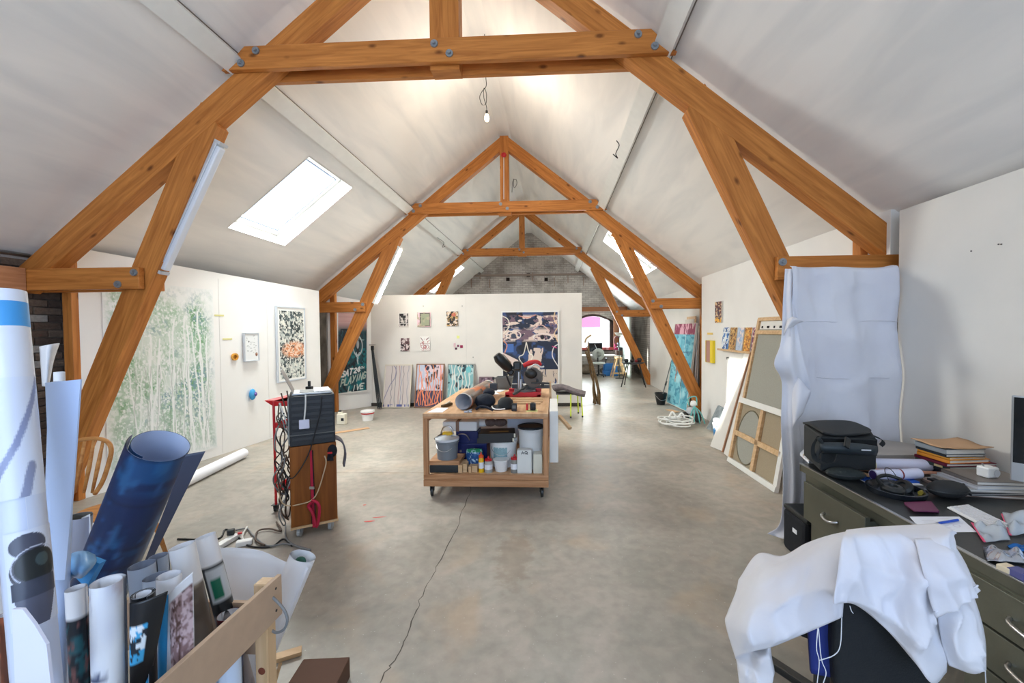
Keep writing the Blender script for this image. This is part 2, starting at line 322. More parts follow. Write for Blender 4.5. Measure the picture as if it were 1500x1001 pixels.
def floor_mat():
    m = bpy.data.materials.new('polished_concrete'); m.use_nodes = True; nt = m.node_tree; N = nt.nodes; L = nt.links; b = N['Principled BSDF']
    tc = N.new('ShaderNodeTexCoord'); 
    def nz(s, d, dist=0):
        n = N.new('ShaderNodeTexNoise'); n.inputs['Scale'].default_value = s; n.inputs['Detail'].default_value = d; n.inputs['Distortion'].default_value = dist; L.new(tc.outputs['Object'], n.inputs[0]); return n
    a = nz(.7, 8, .4); cr = N.new('ShaderNodeValToRGB'); e = cr.color_ramp.elements; e[0].position = .32; e[0].color = lin((146, 140, 131))+(1,); e[1].position = .7; e[1].color = lin((192, 186, 176))+(1,)
    k = e.new(.52); k.color = lin((170, 163, 153))+(1,)
    L.new(a.outputs[0], cr.inputs[0])
    f = nz(14, 8); c2 = N.new('ShaderNodeValToRGB'); c2.color_ramp.elements[0].position = .35; c2.color_ramp.elements[0].color = (.88, .88, .88, 1); c2.color_ramp.elements[1].position = .6; c2.color_ramp.elements[1].color = (1.02, 1.02, 1.02, 1); L.new(f.outputs[0], c2.inputs[0])
    mx = N.new('ShaderNodeMixRGB'); mx.blend_type = 'MULTIPLY'; mx.inputs[0].default_value = .9; L.new(cr.outputs[0], mx.inputs[1]); L.new(c2.outputs[0], mx.inputs[2])
    h = nz(55, 2); c5 = N.new('ShaderNodeValToRGB'); c5.color_ramp.elements[0].position = .70; c5.color_ramp.elements[0].color = (0, 0, 0, 1); c5.color_ramp.elements[1].position = .74; c5.color_ramp.elements[1].color = (.55, .55, .55, 1); L.new(h.outputs[0], c5.inputs[0])
    ms_ = N.new('ShaderNodeMixRGB'); L.new(c5.outputs[0], ms_.inputs[0]); L.new(mx.outputs[0], ms_.inputs[1]); ms_.inputs[2].default_value = lin((214, 210, 204))+(1,); mx = ms_
    k2 = nz(2.6, 6, 2.0); c6 = N.new('ShaderNodeValToRGB'); c6.color_ramp.elements[0].position = .4; c6.color_ramp.elements[0].color = (.86, .88, .86, 1); c6.color_ramp.elements[1].position = .62; c6.color_ramp.elements[1].color = (1.05, 1.02, 1.0, 1); L.new(k2.outputs[0], c6.inputs[0])
    mt = N.new('ShaderNodeMixRGB'); mt.blend_type = 'MULTIPLY'; mt.inputs[0].default_value = .8; L.new(mx.outputs[0], mt.inputs[1]); L.new(c6.outputs[0], mt.inputs[2]); mx = mt
    # warm stains and pale splashes
    g = nz(1.3, 4, 1.2); c3 = N.new('ShaderNodeValToRGB'); c3.color_ramp.elements[0].position = .56; c3.color_ramp.elements[0].color = (0, 0, 0, 1); c3.color_ramp.elements[1].position = .72; c3.color_ramp.elements[1].color = (.35, .35, .35, 1); L.new(g.outputs[0], c3.inputs[0])
    m2 = N.new('ShaderNodeMixRGB'); L.new(c3.outputs[0], m2.inputs[0]); L.new(mx.outputs[0], m2.inputs[1]); m2.inputs[2].default_value = lin((190, 160, 126))+(1,)
    # the brownish stain in front of the bench
    sp = N.new('ShaderNodeMapping'); sp.inputs['Location'].default_value = (.30, -3.0, 0); L.new(tc.outputs['Object'], sp.inputs[0])
    s2 = N.new('ShaderNodeVectorMath'); s2.operation = 'MULTIPLY'; s2.inputs[1].default_value = (5.5, 2.0, 0); L.new(sp.outputs[0], s2.inputs[0])
    ln = N.new('ShaderNodeVectorMath'); ln.operation = 'LENGTH'; L.new(s2.outputs[0], ln.inputs[0])
    an = N.new('ShaderNodeMath'); an.operation = 'ADD'; L.new(ln.outputs['Value'], an.inputs[0]); L.new(f.outputs[0], an.inputs[1])
    c4 = N.new('ShaderNodeValToRGB'); c4.color_ramp.elements[0].position = .75; c4.color_ramp.elements[0].color = (.4, .4, .4, 1); c4.color_ramp.elements[1].position = 1.0; c4.color_ramp.elements[1].color = (0, 0, 0, 1)
    dv = N.new('ShaderNodeMath'); dv.operation = 'MULTIPLY'; dv.inputs[1].default_value = .75; L.new(an.outputs[0], dv.inputs[0]); L.new(dv.outputs[0], c4.inputs[0])
    m3 = N.new('ShaderNodeMixRGB'); L.new(c4.outputs[0], m3.inputs[0]); L.new(m2.outputs[0], m3.inputs[1]); m3.inputs[2].default_value = lin((140, 122, 104))+(1,)
    L.new(m3.outputs[0], b.inputs['Base Color'])
    rr = N.new('ShaderNodeMapRange'); rr.inputs[3].default_value = .3; rr.inputs[4].default_value = .55; L.new(a.outputs[0], rr.inputs[0]); L.new(rr.outputs[0], b.inputs['Roughness'])
    bp = N.new('ShaderNodeBump'); bp.inputs['Strength'].default_value = .12; bp.inputs['Distance'].default_value = .01; L.new(f.outputs[0], bp.inputs['Height']); L.new(bp.outputs[0], b.inputs['Normal'])
    b.inputs['Specular IOR Level'].default_value = .4
    return m
def glass_mat():
    m = bpy.data.materials.new('window_glass'); m.use_nodes = True; nt = m.node_tree; N = nt.nodes; L = nt.links; N.clear()
    o = N.new('ShaderNodeOutputMaterial'); t = N.new('ShaderNodeBsdfTransparent'); t.inputs[0].default_value = (.95, .98, .98, 1); g = N.new('ShaderNodeBsdfGlossy'); g.inputs['Roughness'].default_value = .03
    f = N.new('ShaderNodeLayerWeight'); f.inputs[0].default_value = .25; q = N.new('ShaderNodeMath'); q.operation = 'MULTIPLY'; q.inputs[1].default_value = .18; L.new(f.outputs['Facing'], q.inputs[0]); x = N.new('ShaderNodeMixShader'); L.new(q.outputs[0], x.inputs[0]); L.new(t.outputs[0], x.inputs[1]); L.new(g.outputs[0], x.inputs[2]); L.new(x.outputs[0], o.inputs[0]); return m
glass = glass_mat()
def brick_mat():
    m = bpy.data.materials.new('whitewashed_brick'); m.use_nodes = True; nt = m.node_tree; N = nt.nodes; L = nt.links; b = N['Principled BSDF']; b.inputs['Roughness'].default_value = .85
    tc = N.new('ShaderNodeTexCoord'); mp = N.new('ShaderNodeMapping'); mp.inputs['Rotation'].default_value = (math.pi/2, 0, 0); L.new(tc.outputs['Object'], mp.inputs[0])
    br = N.new('ShaderNodeTexBrick'); br.inputs['Scale'].default_value = 1; br.inputs['Brick Width'].default_value = .22; br.inputs['Row Height'].default_value = .075; br.inputs['Mortar Size'].default_value = .008
    br.inputs['Color1'].default_value = lin((205, 200, 194))+(1,); br.inputs['Color2'].default_value = lin((186, 180, 174))+(1,); br.inputs['Mortar'].default_value = lin((160, 154, 148))+(1,)
    L.new(mp.outputs[0], br.inputs[0]); nz = N.new('ShaderNodeTexNoise'); nz.inputs['Scale'].default_value = 1.8; nz.inputs['Detail'].default_value = 8; L.new(tc.outputs['Object'], nz.inputs[0])
    cr = N.new('ShaderNodeValToRGB'); cr.color_ramp.elements[0].position = .36; cr.color_ramp.elements[0].color = (.6, .57, .55, 1); cr.color_ramp.elements[1].position = .56; cr.color_ramp.elements[1].color = (1, 1, 1, 1); L.new(nz.outputs[0], cr.inputs[0])
    mx = N.new('ShaderNodeMixRGB'); mx.blend_type = 'MULTIPLY'; mx.inputs[0].default_value = 1; L.new(br.outputs[0], mx.inputs[1]); L.new(cr.outputs[0], mx.inputs[2]); L.new(mx.outputs[0], b.inputs['Base Color']); return m
brickw = brick_mat()

# ------------------------------------------------------------------ the shell
YB, YE = -3.0, 16.6          # rear wall behind the camera, end gable
XL, XR, XC = -5.12, 3.23, -.945
fl = struct('floor', MB().box(XL-.3, YB, -.12, XR+.3, YE+.1, 0), floor_mat())
crk = mat('crack_dark', (84, 78, 70), .9)
def ribbon(px, wd, seed, n=6):
    r = random.Random(seed); P = [W(x, y, Z=0) for x, y in px]; pts = []
    for a, b in zip(P[:-1], P[1:]):
        for k in range(n): pts.append(a.lerp(b, k/n)+Vector((r.uniform(-.012, .012), r.uniform(-.01, .01), 0)))
    pts.append(P[-1]); L_, R_ = [], []
    for i, p in enumerate(pts):
        d = (pts[min(i+1, len(pts)-1)]-pts[max(i-1, 0)]).normalized(); s = Vector((-d.y, d.x, 0))*wd*r.uniform(.35, 1)/2
        L_.append((p+s)+Vector((0, 0, .0008))); R_.append((p-s)+Vector((0, 0, .0008)))
    return MB().grid([L_, R_])
part('floor_crack', ribbon([(686, 728), (668, 775), (640, 830), (618, 872), (600, 920), (580, 962), (557, 1001)], .008, 3), crk, fl, 'long thin crack running towards the bench')
part('floor_crack', ribbon([(686, 728), (694, 700), (708, 675)], .006, 5), crk, fl)
part('floor_joint', ribbon([(494, 692.5), (560, 693), (620, 692.5), (720, 690), (800, 688)], .006, 4, 3), crk, fl)
part('floor_joint', ribbon([(290, 694), (350, 693), (398, 693)], .006, 8, 3), crk, fl)
redp = mat('dried_red_paint', (214, 70, 60), .5)
for (x, y, a, b_) in ((541, 764, .045, .014), (556, 758, .06, .008), (534, 740, .015, .01)):
    p = W(x, y, Z=.0012); part('paint_drip', MB().add([p+Vector((a*math.cos(t)*(1+.2*math.sin(3*t)), b_*math.sin(t)+.2*a*math.cos(t), 0)) for t in [i*math.pi/6 for i in range(12)]], [tuple(range(12))]), redp, fl, 'splash of dried red paint')
struct('wall_front', MB().box(XL-.3, YB-.2, 0, -3.6, YB, 4.3).box(1.8, YB-.2, 0, XR+.3, YB, 4.3).box(-3.6, YB-.2, 0, 1.8, YB, .55).prism([(XL-.3, YB-.2, 3.3), (XR+.3, YB-.2, 3.3), (XC, YB-.2, 6.9)], (0, .2, 0)), white_wall)
struct('wall_right', MB().box(XR, YB, 0, XR+.25, YE, 2.6), brickw)
wl = struct('wall_left', MB().box(XL-.3, YB, 0, XL-.02, YE, 2.7), mat('old_plaster', (150, 138, 126), .9, rgb2=(92, 80, 70), nscale=3, bump=.5, bscale=20))
# end gable with the arched window opening
g = MB(); wx0, wx1, wz0, wz1 = .78, 2.42, .86, 2.35
def rz_(x): return roofz(x)+.3
g.prism([(XL-.3, YE, 0), (wx0, YE, 0), (wx0, YE, rz_(wx0)), (XC, YE, rz_(XC)), (XL-.3, YE, rz_(XL-.3))], (0, .3, 0))
g.prism([(wx1, YE, 0), (XR+.3, YE, 0), (XR+.3, YE, rz_(XR+.3)), (wx1, YE, rz_(wx1))], (0, .3, 0))
g.box(wx0, YE, 0, wx1, YE+.3, wz0)
arc = [(wx0+(wx1-wx0)*i/12, YE, wz1-.28+.28*math.sin(math.pi*i/12)) for i in range(13)]
for a, b in zip(arc[:-1], arc[1:]): g.prism([a, b, (b[0], YE, rz_(b[0])), (a[0], YE, rz_(a[0]))], (0, .3, 0))
we = struct('wall_end', g, brickw)
zl = W(780, 404, Y=YE-.05).z
part('ledge', MB().box(-3.3, YE-.09, zl, 1.45, YE, zl+.07), mat('dusty_ledge', (150, 134, 124), .9), we)
for x, y in ((744, 409.5), (800, 409.5), (774, 403)):
    p = W(x, y, Y=YE); part('putlog_hole', MB().box(p.x-.07, YE-.012, p.z-.07, p.x+.07, YE+.01, p.z+.07), mat('hole_dark', (40, 30, 26), 1), we, 'small dark square hole in the gable')
for x, y in ((703, 400), (717, 413), (780, 403), (812, 410), (832, 406), (855, 410), (690, 412)):
    p = W(x, y, Y=YE-.03); part('drip_stain', MB().box(p.x-.012, YE-.004, p.z-.25, p.x+.012, YE, p.z+.1), mat('rust', (140, 110, 92), .9), we)
# bricks of the bare strip of the left wall, picked apart
bm_ = [mat('brick_%d' % i, c, .9, noise=.3, nscale=30, bump=.6, bscale=60) for i, c in enumerate(((112, 92, 78), (132, 112, 96), (96, 80, 70), (186, 180, 172)))]
me_cache = {}
r = random.Random(4)
for row in range(31):
    for k in range(8):
        z = .25+row*.076; y = 2.75+k*.232+(row % 2)*.116
        white = (1.35 < z < 1.95 and 3.9 > y > 3.2 and r.random() < .75); mi = 3 if white else r.randrange(3)
        if mi not in me_cache:
            o = link('brick', MB().box(-.02, -.108, -.033, .02, .108, .033), bm_[mi], Vector((0, 0, 0)), False); me_cache[mi] = o.data
        else:
            o = bpy.data.objects.new('brick', me_cache[mi]); COL.objects.link(o)
        o.location = (XL-.005+r.uniform(-.006, .006), y, z); o.parent = wl
# ceiling: two slopes with skylight openings, flat ridge strip
SK = [(-1, -4.27, -3.15, 5.24, 6.38, 'window_1'), (-1, -4.27, -3.15, 13.45, 14.6, 'window_2'), (1, 1.28, 2.36, 9.4, 10.55, 'window_3')]
def slope(side):
    xs = sorted(set([XC+side*.12, XC+side*4.4]+[v for s in SK if s[0] == side for v in s[1:3]])); ys = sorted(set([YB-.2, YE+.05]+[v for s in SK if s[0] == side for v in s[3:5]]))
    mb = MB()
    for x0, x1 in zip(xs[:-1], xs[1:]):
        for y0, y1 in zip(ys[:-1], ys[1:]):
            if any(s[0] == side and x0 >= s[1]-.01 and x1 <= s[2]+.01 and y0 >= s[3]-.01 and y1 <= s[4]+.01 for s in SK): continue
            mb.add([(x0, y0, roofz(x0)), (x1, y0, roofz(x1)), (x1, y1, roofz(x1)), (x0, y1, roofz(x0))], [(0, 1, 2, 3)])
    return mb
cl_ = slope(-1); c2_ = slope(1); cl_.add(c2_.v, c2_.f)
zr = roofz(XC+.12); cl_.add([(XC-.12, YB-.2, zr), (XC+.12, YB-.2, zr), (XC+.12, YE+.05, zr), (XC-.12, YE+.05, zr)], [(0, 1, 2, 3)])
ce = struct('ceiling', cl_, ceil_m)
part('roof_shell', MB().prism([(XL-.5, YB-.3, roofz(XL-.5)+.5), (XC, YB-.3, roofz(XC)+.5), (XC, YB-.3, roofz(XC)+.6), (XL-.5, YB-.3, roofz(XL-.5)+.6)], (0, .1, 0)), ceil_m, ce)
for side in (-1, 1):                                   # white boxed purlins
    x = XC+side*1.955; zc = roofz(x); t = Vector((1, 0, -.795*side)).normalized(); n = Vector((side*.795, 0, 1)).normalized()
    c = Vector((x, (YB+YE)/2, zc))-n*.048
    part('purlin', MB().frame(c, t, (0, 1, 0), n, .17, YE-YB, .094), white_paint, ce, 'white boxed-in purlin')
    for s_ in (-1, 1):
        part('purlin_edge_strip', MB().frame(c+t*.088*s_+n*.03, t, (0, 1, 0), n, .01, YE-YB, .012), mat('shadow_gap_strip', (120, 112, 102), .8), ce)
for (side, x0, x1, y0, y1, nm) in SK:
    n = NL if side < 0 else NR; t = Vector((1, 0, -.795*side)).normalized(); c = Vector(((x0+x1)/2, (y0+y1)/2, roofz((x0+x1)/2))); L_ = (x1-x0)/t.x; Wd = y1-y0; D = .26
    lining = MB()
    lining.frame(c+n*D/2+t*(L_/2+.01), t, (0, 1, 0), n, .02, Wd+.04, D).frame(c+n*D/2-t*(L_/2+.01), t, (0, 1, 0), n, .02, Wd+.04, D)
    lining.frame(c+n*D/2+Vector((0, Wd/2+.01, 0)), t, (0, 1, 0), n, L_+.04, .02, D).frame(c+n*D/2-Vector((0, Wd/2+.01, 0)), t, (0, 1, 0), n, L_+.04, .02, D)
    wn = struct(nm, lining, white_paint); fr = MB()
    for s_ in (-1, 1):
        fr.frame(c+n*(D-.02)+t*s_*(L_/2-.05), t, (0, 1, 0), n, .10, Wd, .06); fr.frame(c+n*(D-.02)+Vector((0, s_*(Wd/2-.05), 0)), t, (0, 1, 0), n, L_, .10, .06)
    part('window_frame', fr, white_pl, wn, bevel=.006)
    gk = mat('blue_grey_gasket', (96, 112, 140), .6)
    for s_ in (-1, 1): part('gasket', MB().frame(c+n*(D-.055)+t*s_*(L_/2-.105), t, (0, 1, 0), n, .018, Wd-.2, .012).frame(c+n*(D-.055)+Vector((0, s_*(Wd/2-.105), 0)), t, (0, 1, 0), n, L_-.2, .018, .012), gk, wn)
    part('ventilation_bar', MB().frame(c+n*(D-.05)-t*side*(L_/2-.1), t, (0, 1, 0), n, .03, Wd*.8, .02), white_pl, wn)
    part('pane', MB().frame(c+n*(D+.01), t, (0, 1, 0), n, L_-.16, Wd-.16, .008), glass, wn)
# arched end window: dark frame, outside wall and pink shutter
w4 = struct('window_4', MB().box(wx0-.02, YE-.1, 1.0, wx1+.02, YE+.05, .9), mat('window_sill', (180, 90, 84), .6)); fr = MB()
dk = mat('dark_brown_frame', (62, 40, 34), .5)
fr.box(wx0, YE+.02, wz0, wx0+.1, YE+.12, wz1-.1).box(wx1-.15, YE+.02, wz0, wx1, YE+.12, wz1-.1).box(wx0, YE+.02, wz0, wx1, YE+.12, wz0+.08)
for a, b in zip(arc[:-1], arc[1:]): fr.prism([(a[0], YE+.02, a[2]+.02), (b[0], YE+.02, b[2]+.02), (b[0], YE+.02, b[2]-.09), (a[0], YE+.02, a[2]-.09)], (0, .1, 0))
part('window_frame', fr, dk, w4); part('pane', MB().box(wx0+.05, YE+.06, wz0+.05, wx1-.05, YE+.065, wz1-.03), glass, w4)
struct('trim_1', MB().box(.45, YE-.14, 2.45, 2.95, YE-.02, 2.62), mat('brown_lintel', (150, 96, 62), .6), label='brown timber lintel over the end window')
struct('trim_2', MB().box(wx1+.0, YE-.12, .9, wx1+.26, YE-.02, 2.45), MATS['brown_lintel'])
outb = solo('house_across', MB().box(-4, 21, 0, 8, 21.4, 6), mat('sunlit_render', (246, 244, 240), .9), 'white rendered house seen through the arched end window', 'house')
p0 = W(868, 458, Y=20.9); p1 = W(880, 480, Y=20.9)
solo('shutter', MB().box(W(840, 480, Y=20.95).x, 20.9, W(868, 479, Y=20.95).z, W(879, 480, Y=20.95).x, 20.97, W(868, 459, Y=20.95).z+.3), mat('pink_shutter', (226, 140, 176), .6), 'pink shutter on the house outside the end window', 'shutter')

# free standing white wall panels
def panel(name, x0, y0, x1, y1, z, side=None, label=None): return struct(name, MB().box(x0, y0, 0, x1, y1, z), white_wall, label=label, bevel=.003)
def on(x, y, pl, off=0.0):
    "point seen at pixel x, y on the upright plane through pl = ((x0,y0),(x1,y1)), off metres in front of it (towards the room)"
    (x0, y0), (x1, y1) = pl; n = Vector((y1-y0, -(x1-x0), 0)).normalized(); d = FW + R2*((x-PX)/FPX) + U2*((PY-y)/FPX)
    t = (n.dot(Vector((x0, y0, 0)))-n.dot(Vector((0, 0, CAM_H)))+off)/n.dot(d); return Vector((0, 0, CAM_H))+d*t
def slanted(name, pl, z0, z1, th=-.07):
    (x0, y0), (x1, y1) = pl; n = Vector((y1-y0, -(x1-x0), 0)).normalized()
    return struct(name, MB().prism([(x0, y0, 0), (x1, y1, 0), (x1, y1, z1), (x0, y0, z0)], n*th), white_wall, bevel=.003)
PLA = ((-4.80, 3.93), (-4.35, 7.45)); PLB = ((-4.72, 8.38), (-4.13, 9.12)); PLR = ((2.85, 3.62), (2.85, 8.02)); PLF = ((2.98, 8.4), (2.98, 12.78))
LP = slanted('wall_left_2', PLA, 2.56, 2.46)
for sx in (322, 392):
    a = on(sx, 500, PLA, .001); part('panel_seam', MB().box(a.x-.0015, a.y-.002, .02, a.x+.0015, a.y+.002, 2.44), mat('seam', (216, 214, 210), .8), LP)
LP2 = slanted('wall_left_3', PLB, on(478, 431, PLB).z, on(541, 443, PLB).z)
PT = panel('wall_end_2', -4.25, 9.13, .64, 9.23, 2.52)
part('panel_seam', MB().box(-1.95, 9.126, .02, -1.946, 9.129, 2.5).box(-.75, 9.126, .02, -.746, 9.129, 2.5), MATS['seam'], PT)
part('plinth_gap', MB().box(-4.2, 9.1, 0, .6, 9.128, .07), mat('dark_gap', (60, 56, 52), .9), PT)
RM = panel('wall_right_2', 2.85, 3.62, 2.93, 8.02, 2.68)
RF = panel('wall_right_3', 2.98, 8.4, 3.06, 12.78, 2.62)
RN = panel('wall_right_4', 2.75, -2.9, 2.85, 3.41, 2.61)
RB = panel('wall_right_5', 2.62, 14.2, 2.68, 16.4, 2.35); RB.data.materials[0] = mat('pale_green_wall', (206, 220, 214), .8)
white2 = mat('bright_wall_paint', (242, 241, 238), .7, rgb2=(236, 235, 232), nscale=1.6)
for o in (LP, LP2, RM): o.data.materials[0] = white2
for x, y in ((1422, 368), (1462, 358), (1466, 358)):
    p = W(x, y, X=2.745); part('nail', MB().cyl(p, p+Vector((.01, 0, 0)), .004, 6), black_pl, RN)
for x, y in ((620, 448.5), (677, 448.5), (693, 523.5)):
    p = W(x, y, Y=9.12); part('nail', MB().cyl(p, p+Vector((0, .015, 0)), .012, 6), grey_pl, PT)
# orange-brown timber studs at the wall ends
for (x0, x1, y, z) in ((-4.90, -4.80, 3.87, 2.6), (-4.68, -4.58, 8.40, 2.55), (2.96, 3.05, 8.36, 2.6), (3.04, 3.14, 12.95, 2.6), (2.78, 2.87, 3.87, 2.9)):
    plank('trim_%d' % (3+int(y)), (x0+.05, y+.05, 0), (x0+.05, y+.05, z), x1-x0, .1, pine, None, up=(1, 0, 0))['kind'] = 'structure'

# ------------------------------------------------------------------ roof trusses
def truss(idx, Yc, label):
    ORG_ = (XC, Yc, 2.1); t = thing('roof_truss', label, 'roof truss', ORG_, 'timber roof trusses')
    f = .05
    def fr2(x, z): return Vector((x, Yc, z))
    for s in (-1, 1):
        X = lambda d: XC+s*d
        # continuous rafter: top edge lies under the ceiling
        def rz(d): return 5.60-.795*d
        hv = .275                                                 # vertical depth
        a = fr2(X(0), rz(0)-hv/2); b = fr2(X(4.15), rz(4.15)-hv/2)
        plank('rafter', a, b, .215, .14, pine, t)
        # strut, from the rafter at the collar joint down to the foot
        top = fr2(X(2.20), 3.78); foot = fr2(X(3.96), .0)
        d = (foot-top); L = d.length; d.normalize()
        plank('strut', top, foot, .205, .13, pine, t, up=(1, 0, 0), poly=[(0, -.02*s+.10*s), (.14, -.16*s), (L+.03, -.10*s), (L-.03, .10*s), (.3, .10*s)] if s > 0 else [(.14, .16), (0, -.08), (.3, -.10), (L-.03, -.10), (L+.03, .10)])
        # haunch block at the joint
        hb = MB().prism([(X(1.62), Yc-.066, 4.07), (X(2.30), Yc-.066, 3.53), (X(2.36), Yc-.066, 3.62), (X(1.84), Yc-.066, 4.12)], (0, .132, 0)); part('haunch', hb, pine, t, bevel=.003)
        # lower tie: two planks gripping strut and running to the wall
        for yy in (-.1, .1):
            z1, z0 = 2.305, 2.095
            e = 2.86
            plank('tie_plank', fr2(X(e), 2.2)+Vector((0, yy, 0)), fr2(X(4.12), 2.2)+Vector((0, yy, 0)), .2, .055, pine, t)
        for (bx, bz) in ((2.90, 2.25), (3.06, 2.143)):
            bl = MB(); bl.lathe([(0.0, .012), (.032, .012), (.034, .006), (.034, 0)], fr2(X(bx), bz)+Vector((0, -.128, 0)), 12, (0, -1, 0)); bl.lathe([(0, .03), (.014, .03), (.016, .012)], fr2(X(bx), bz)+Vector((0, -.128, 0)), 6, (0, -1, 0))
            part('bolt', bl, galv, t)
        for (bx, bz) in ((1.688, 4.205), (1.828, 4.10)):
            bl = MB(); bl.lathe([(0.0, .012), (.032, .012), (.034, .006), (.034, 0)], fr2(X(bx), bz)+Vector((0, -.128, 0)), 12, (0, -1, 0)); bl.lathe([(0, .03), (.014, .03), (.016, .012)], fr2(X(bx), bz)+Vector((0, -.128, 0)), 6, (0, -1, 0))
            part('bolt', bl, galv, t)
    for yy in (-.1, .1):
        c = 'collar_plank'
        plank(c, (XC-2.02, Yc+yy, 4.15), (XC+2.02, Yc+yy, 4.15), .205, .055, pine, t, poly=[(.0, -.1025), (.10, -.02), (.22, .1025), (3.82, .1025), (3.94, -.02), (4.04, -.1025)])
    plank('king_post', (XC, Yc, 4.06), (XC, Yc, 5.56), .26 if idx == 0 else .17, .156, pine, t, up=(1, 0, 0))
    part('spacer_block', MB().box(XC-.13, Yc-.07, 4.01, XC+.13, Yc+.07, 4.07), pine, t)
    for (bx, bz) in ((-.075, 4.20), (.058, 4.11)):
        bl = MB(); bl.lathe([(0.0, .012), (.032, .012), (.034, .006), (.034, 0)], (XC+bx, Yc-.128, bz), 12, (0, -1, 0)); bl.lathe([(0, .03), (.014, .03), (.016, .012)], (XC+bx, Yc-.128, bz), 6, (0, -1, 0)); part('bolt', bl, galv, t, 'pale washer bolt')
    return t
Y1, Y2, Y3 = 3.61+.12, 8.14+.12, 12.68+.12
truss(0, Y1, 'nearest big timber roof truss, its collar across the top of the view')
truss(1, Y2, 'middle timber roof truss with a red knob on its king post')
truss(2, Y3, 'farthest small timber roof truss before the brick gable')
# tube lights on the inner side of the struts
lit = mat('lit_tube', (255, 250, 235), .4, emit=30); 
def tube_light(pa, pb, Yc, on, label, s):
    a, b = W(*pa, Y=Yc), W(*pb, Y=Yc); d = (b-a).normalized(); nrm = Vector((-d.z, 0, d.x))
    if nrm.x*s > 0: nrm = -nrm
    t = thing('tube_light', label, 'tube light', (b.x, Yc, b.z), 'tube lights along the struts')
    part('housing', MB().bar(a+nrm*-.01, b+nrm*-.01, .09, .05, up=nrm), white_paint if on else galv_w, t, bevel=.004)
    part('lit_tube' if on else 'diffuser', MB().bar(a+d*.03+nrm*.03, b-d*.03+nrm*.03, .07, .045, up=nrm), lit if on else frosted, t, bevel=.012)
    for q in (a, b): part('end_cap', MB().bar(q-d*.015, q+d*.015, .095, .085, up=nrm), white_pl if on else grey_l, t)
galv_w = mat('pale_metal_housing', (206, 212, 220), .35, metal=.3); frosted = mat('frosted_diffuser', (222, 228, 238), .3); grey_l = mat('light_grey_plastic', (196, 198, 202), .5)
tube_light((322, 210), (236, 398), Y1, False, 'switched-off tube light on the near left strut', -1)
tube_light((1090, 320), (1146, 425), Y1, False, 'switched-off tube light on the near right strut', 1)
tube_light((586, 363), (549, 444), Y2, True, 'lit tube light on the left strut of the middle truss', -1)
tube_light((899, 346), (944, 432), Y2, True, 'lit tube light on the right strut of the middle truss', 1)
bulbm = bpy.data.materials.new('lit_glass_bulb'); bulbm.use_nodes = True; bN = bulbm.node_tree.nodes; bL = bulbm.node_tree.links; bN.clear()
bo = bN.new('ShaderNodeOutputMaterial'); be = bN.new('ShaderNodeEmission'); be.inputs[0].default_value = (1, .8, .5, 1); be.inputs[1].default_value = 14; bt = bN.new('ShaderNodeBsdfTransparent'); bx_ = bN.new('ShaderNodeMixShader'); bx_.inputs[0].default_value = .35
bL.new(bt.outputs[0], bx_.inputs[1]); bL.new(be.outputs[0], bx_.inputs[2]); bL.new(bx_.outputs[0], bo.inputs[0])
# bare bulb on a looped cable
t = thing('pendant_bulb', 'bare lit bulb hanging on a looped black cable from the ridge', 'lamp', (-.862, 5.5, 4.5))
part('cable', MB().tube(cat_rom([(-.882, 5.5, 5.72), (-.87, 5.5, 5.1), (-.865, 5.5, 4.95), (-.92, 5.5, 4.88), (-.955, 5.5, 4.80), (-.92, 5.5, 4.70), (-.87, 5.5, 4.72), (-.865, 5.5, 4.85), (-.895, 5.5, 4.92), (-.9, 5.5, 4.8), (-.865, 5.5, 4.68), (-.862, 5.5, 4.62)], 5), .0045, 6), cable_b, t)
part('socket', MB().lathe([(.016, 0), (.016, .045), (.008, .055)], (-.862, 5.5, 4.575), 12), black_pl, t)
part('bulb', MB().lathe([(0, -.10), (.02, -.095), (.033, -.065), (.026, -.03), (.014, 0)], (-.862, 5.5, 4.58), 16), bulbm, t, smooth=True)
# red knob / cord on the middle king post
t = thing('pull_cord', 'red round pull knob with a pale cord on the middle king post', 'cord', (XC, Y2-.1, 4.3))
pk = W(738, 227, Y=Y2-.13); part('knob', MB().ell(pk, .055, .03, .05), red_pl, t, smooth=True)
part('cord', MB().tube([pk, W(738, 292, Y=Y2-.1)], .008, 6), cable_w, t)
t = thing('hanging_cable', 'thin dark cable loop hanging below the ridge behind the middle king post', 'cable', (-.78, 9, 5.0))
part('cable', MB().tube(cat_rom([W(x, y, Y=9.3) for x, y in ((752, 262), (753, 275), (757, 270), (756, 263), (751, 266), (750, 282))], 4), .006, 5), cable_b, t)
# cables dangling from purlins
for i, (pts, lab) in enumerate(((((520, 233), (526, 238), (530, 238), (524, 236), (531, 244)), 'short black cable end sticking from the left purlin'), (((903, 206), (907, 213), (902, 225), (905, 232), (898, 226)), 'short black cable end sticking from the right purlin'), (((640, 348), (650, 355), (648, 362), (652, 361)), 'black cable end on the far left purlin'))):
    Yq = (6.2, 5.1, 9.6)[i]; solo('purlin_cable', MB().tube(cat_rom([W(x, y, Y=Yq) for x, y in pts], 4), .006, 5), cable_b, lab, 'cable')
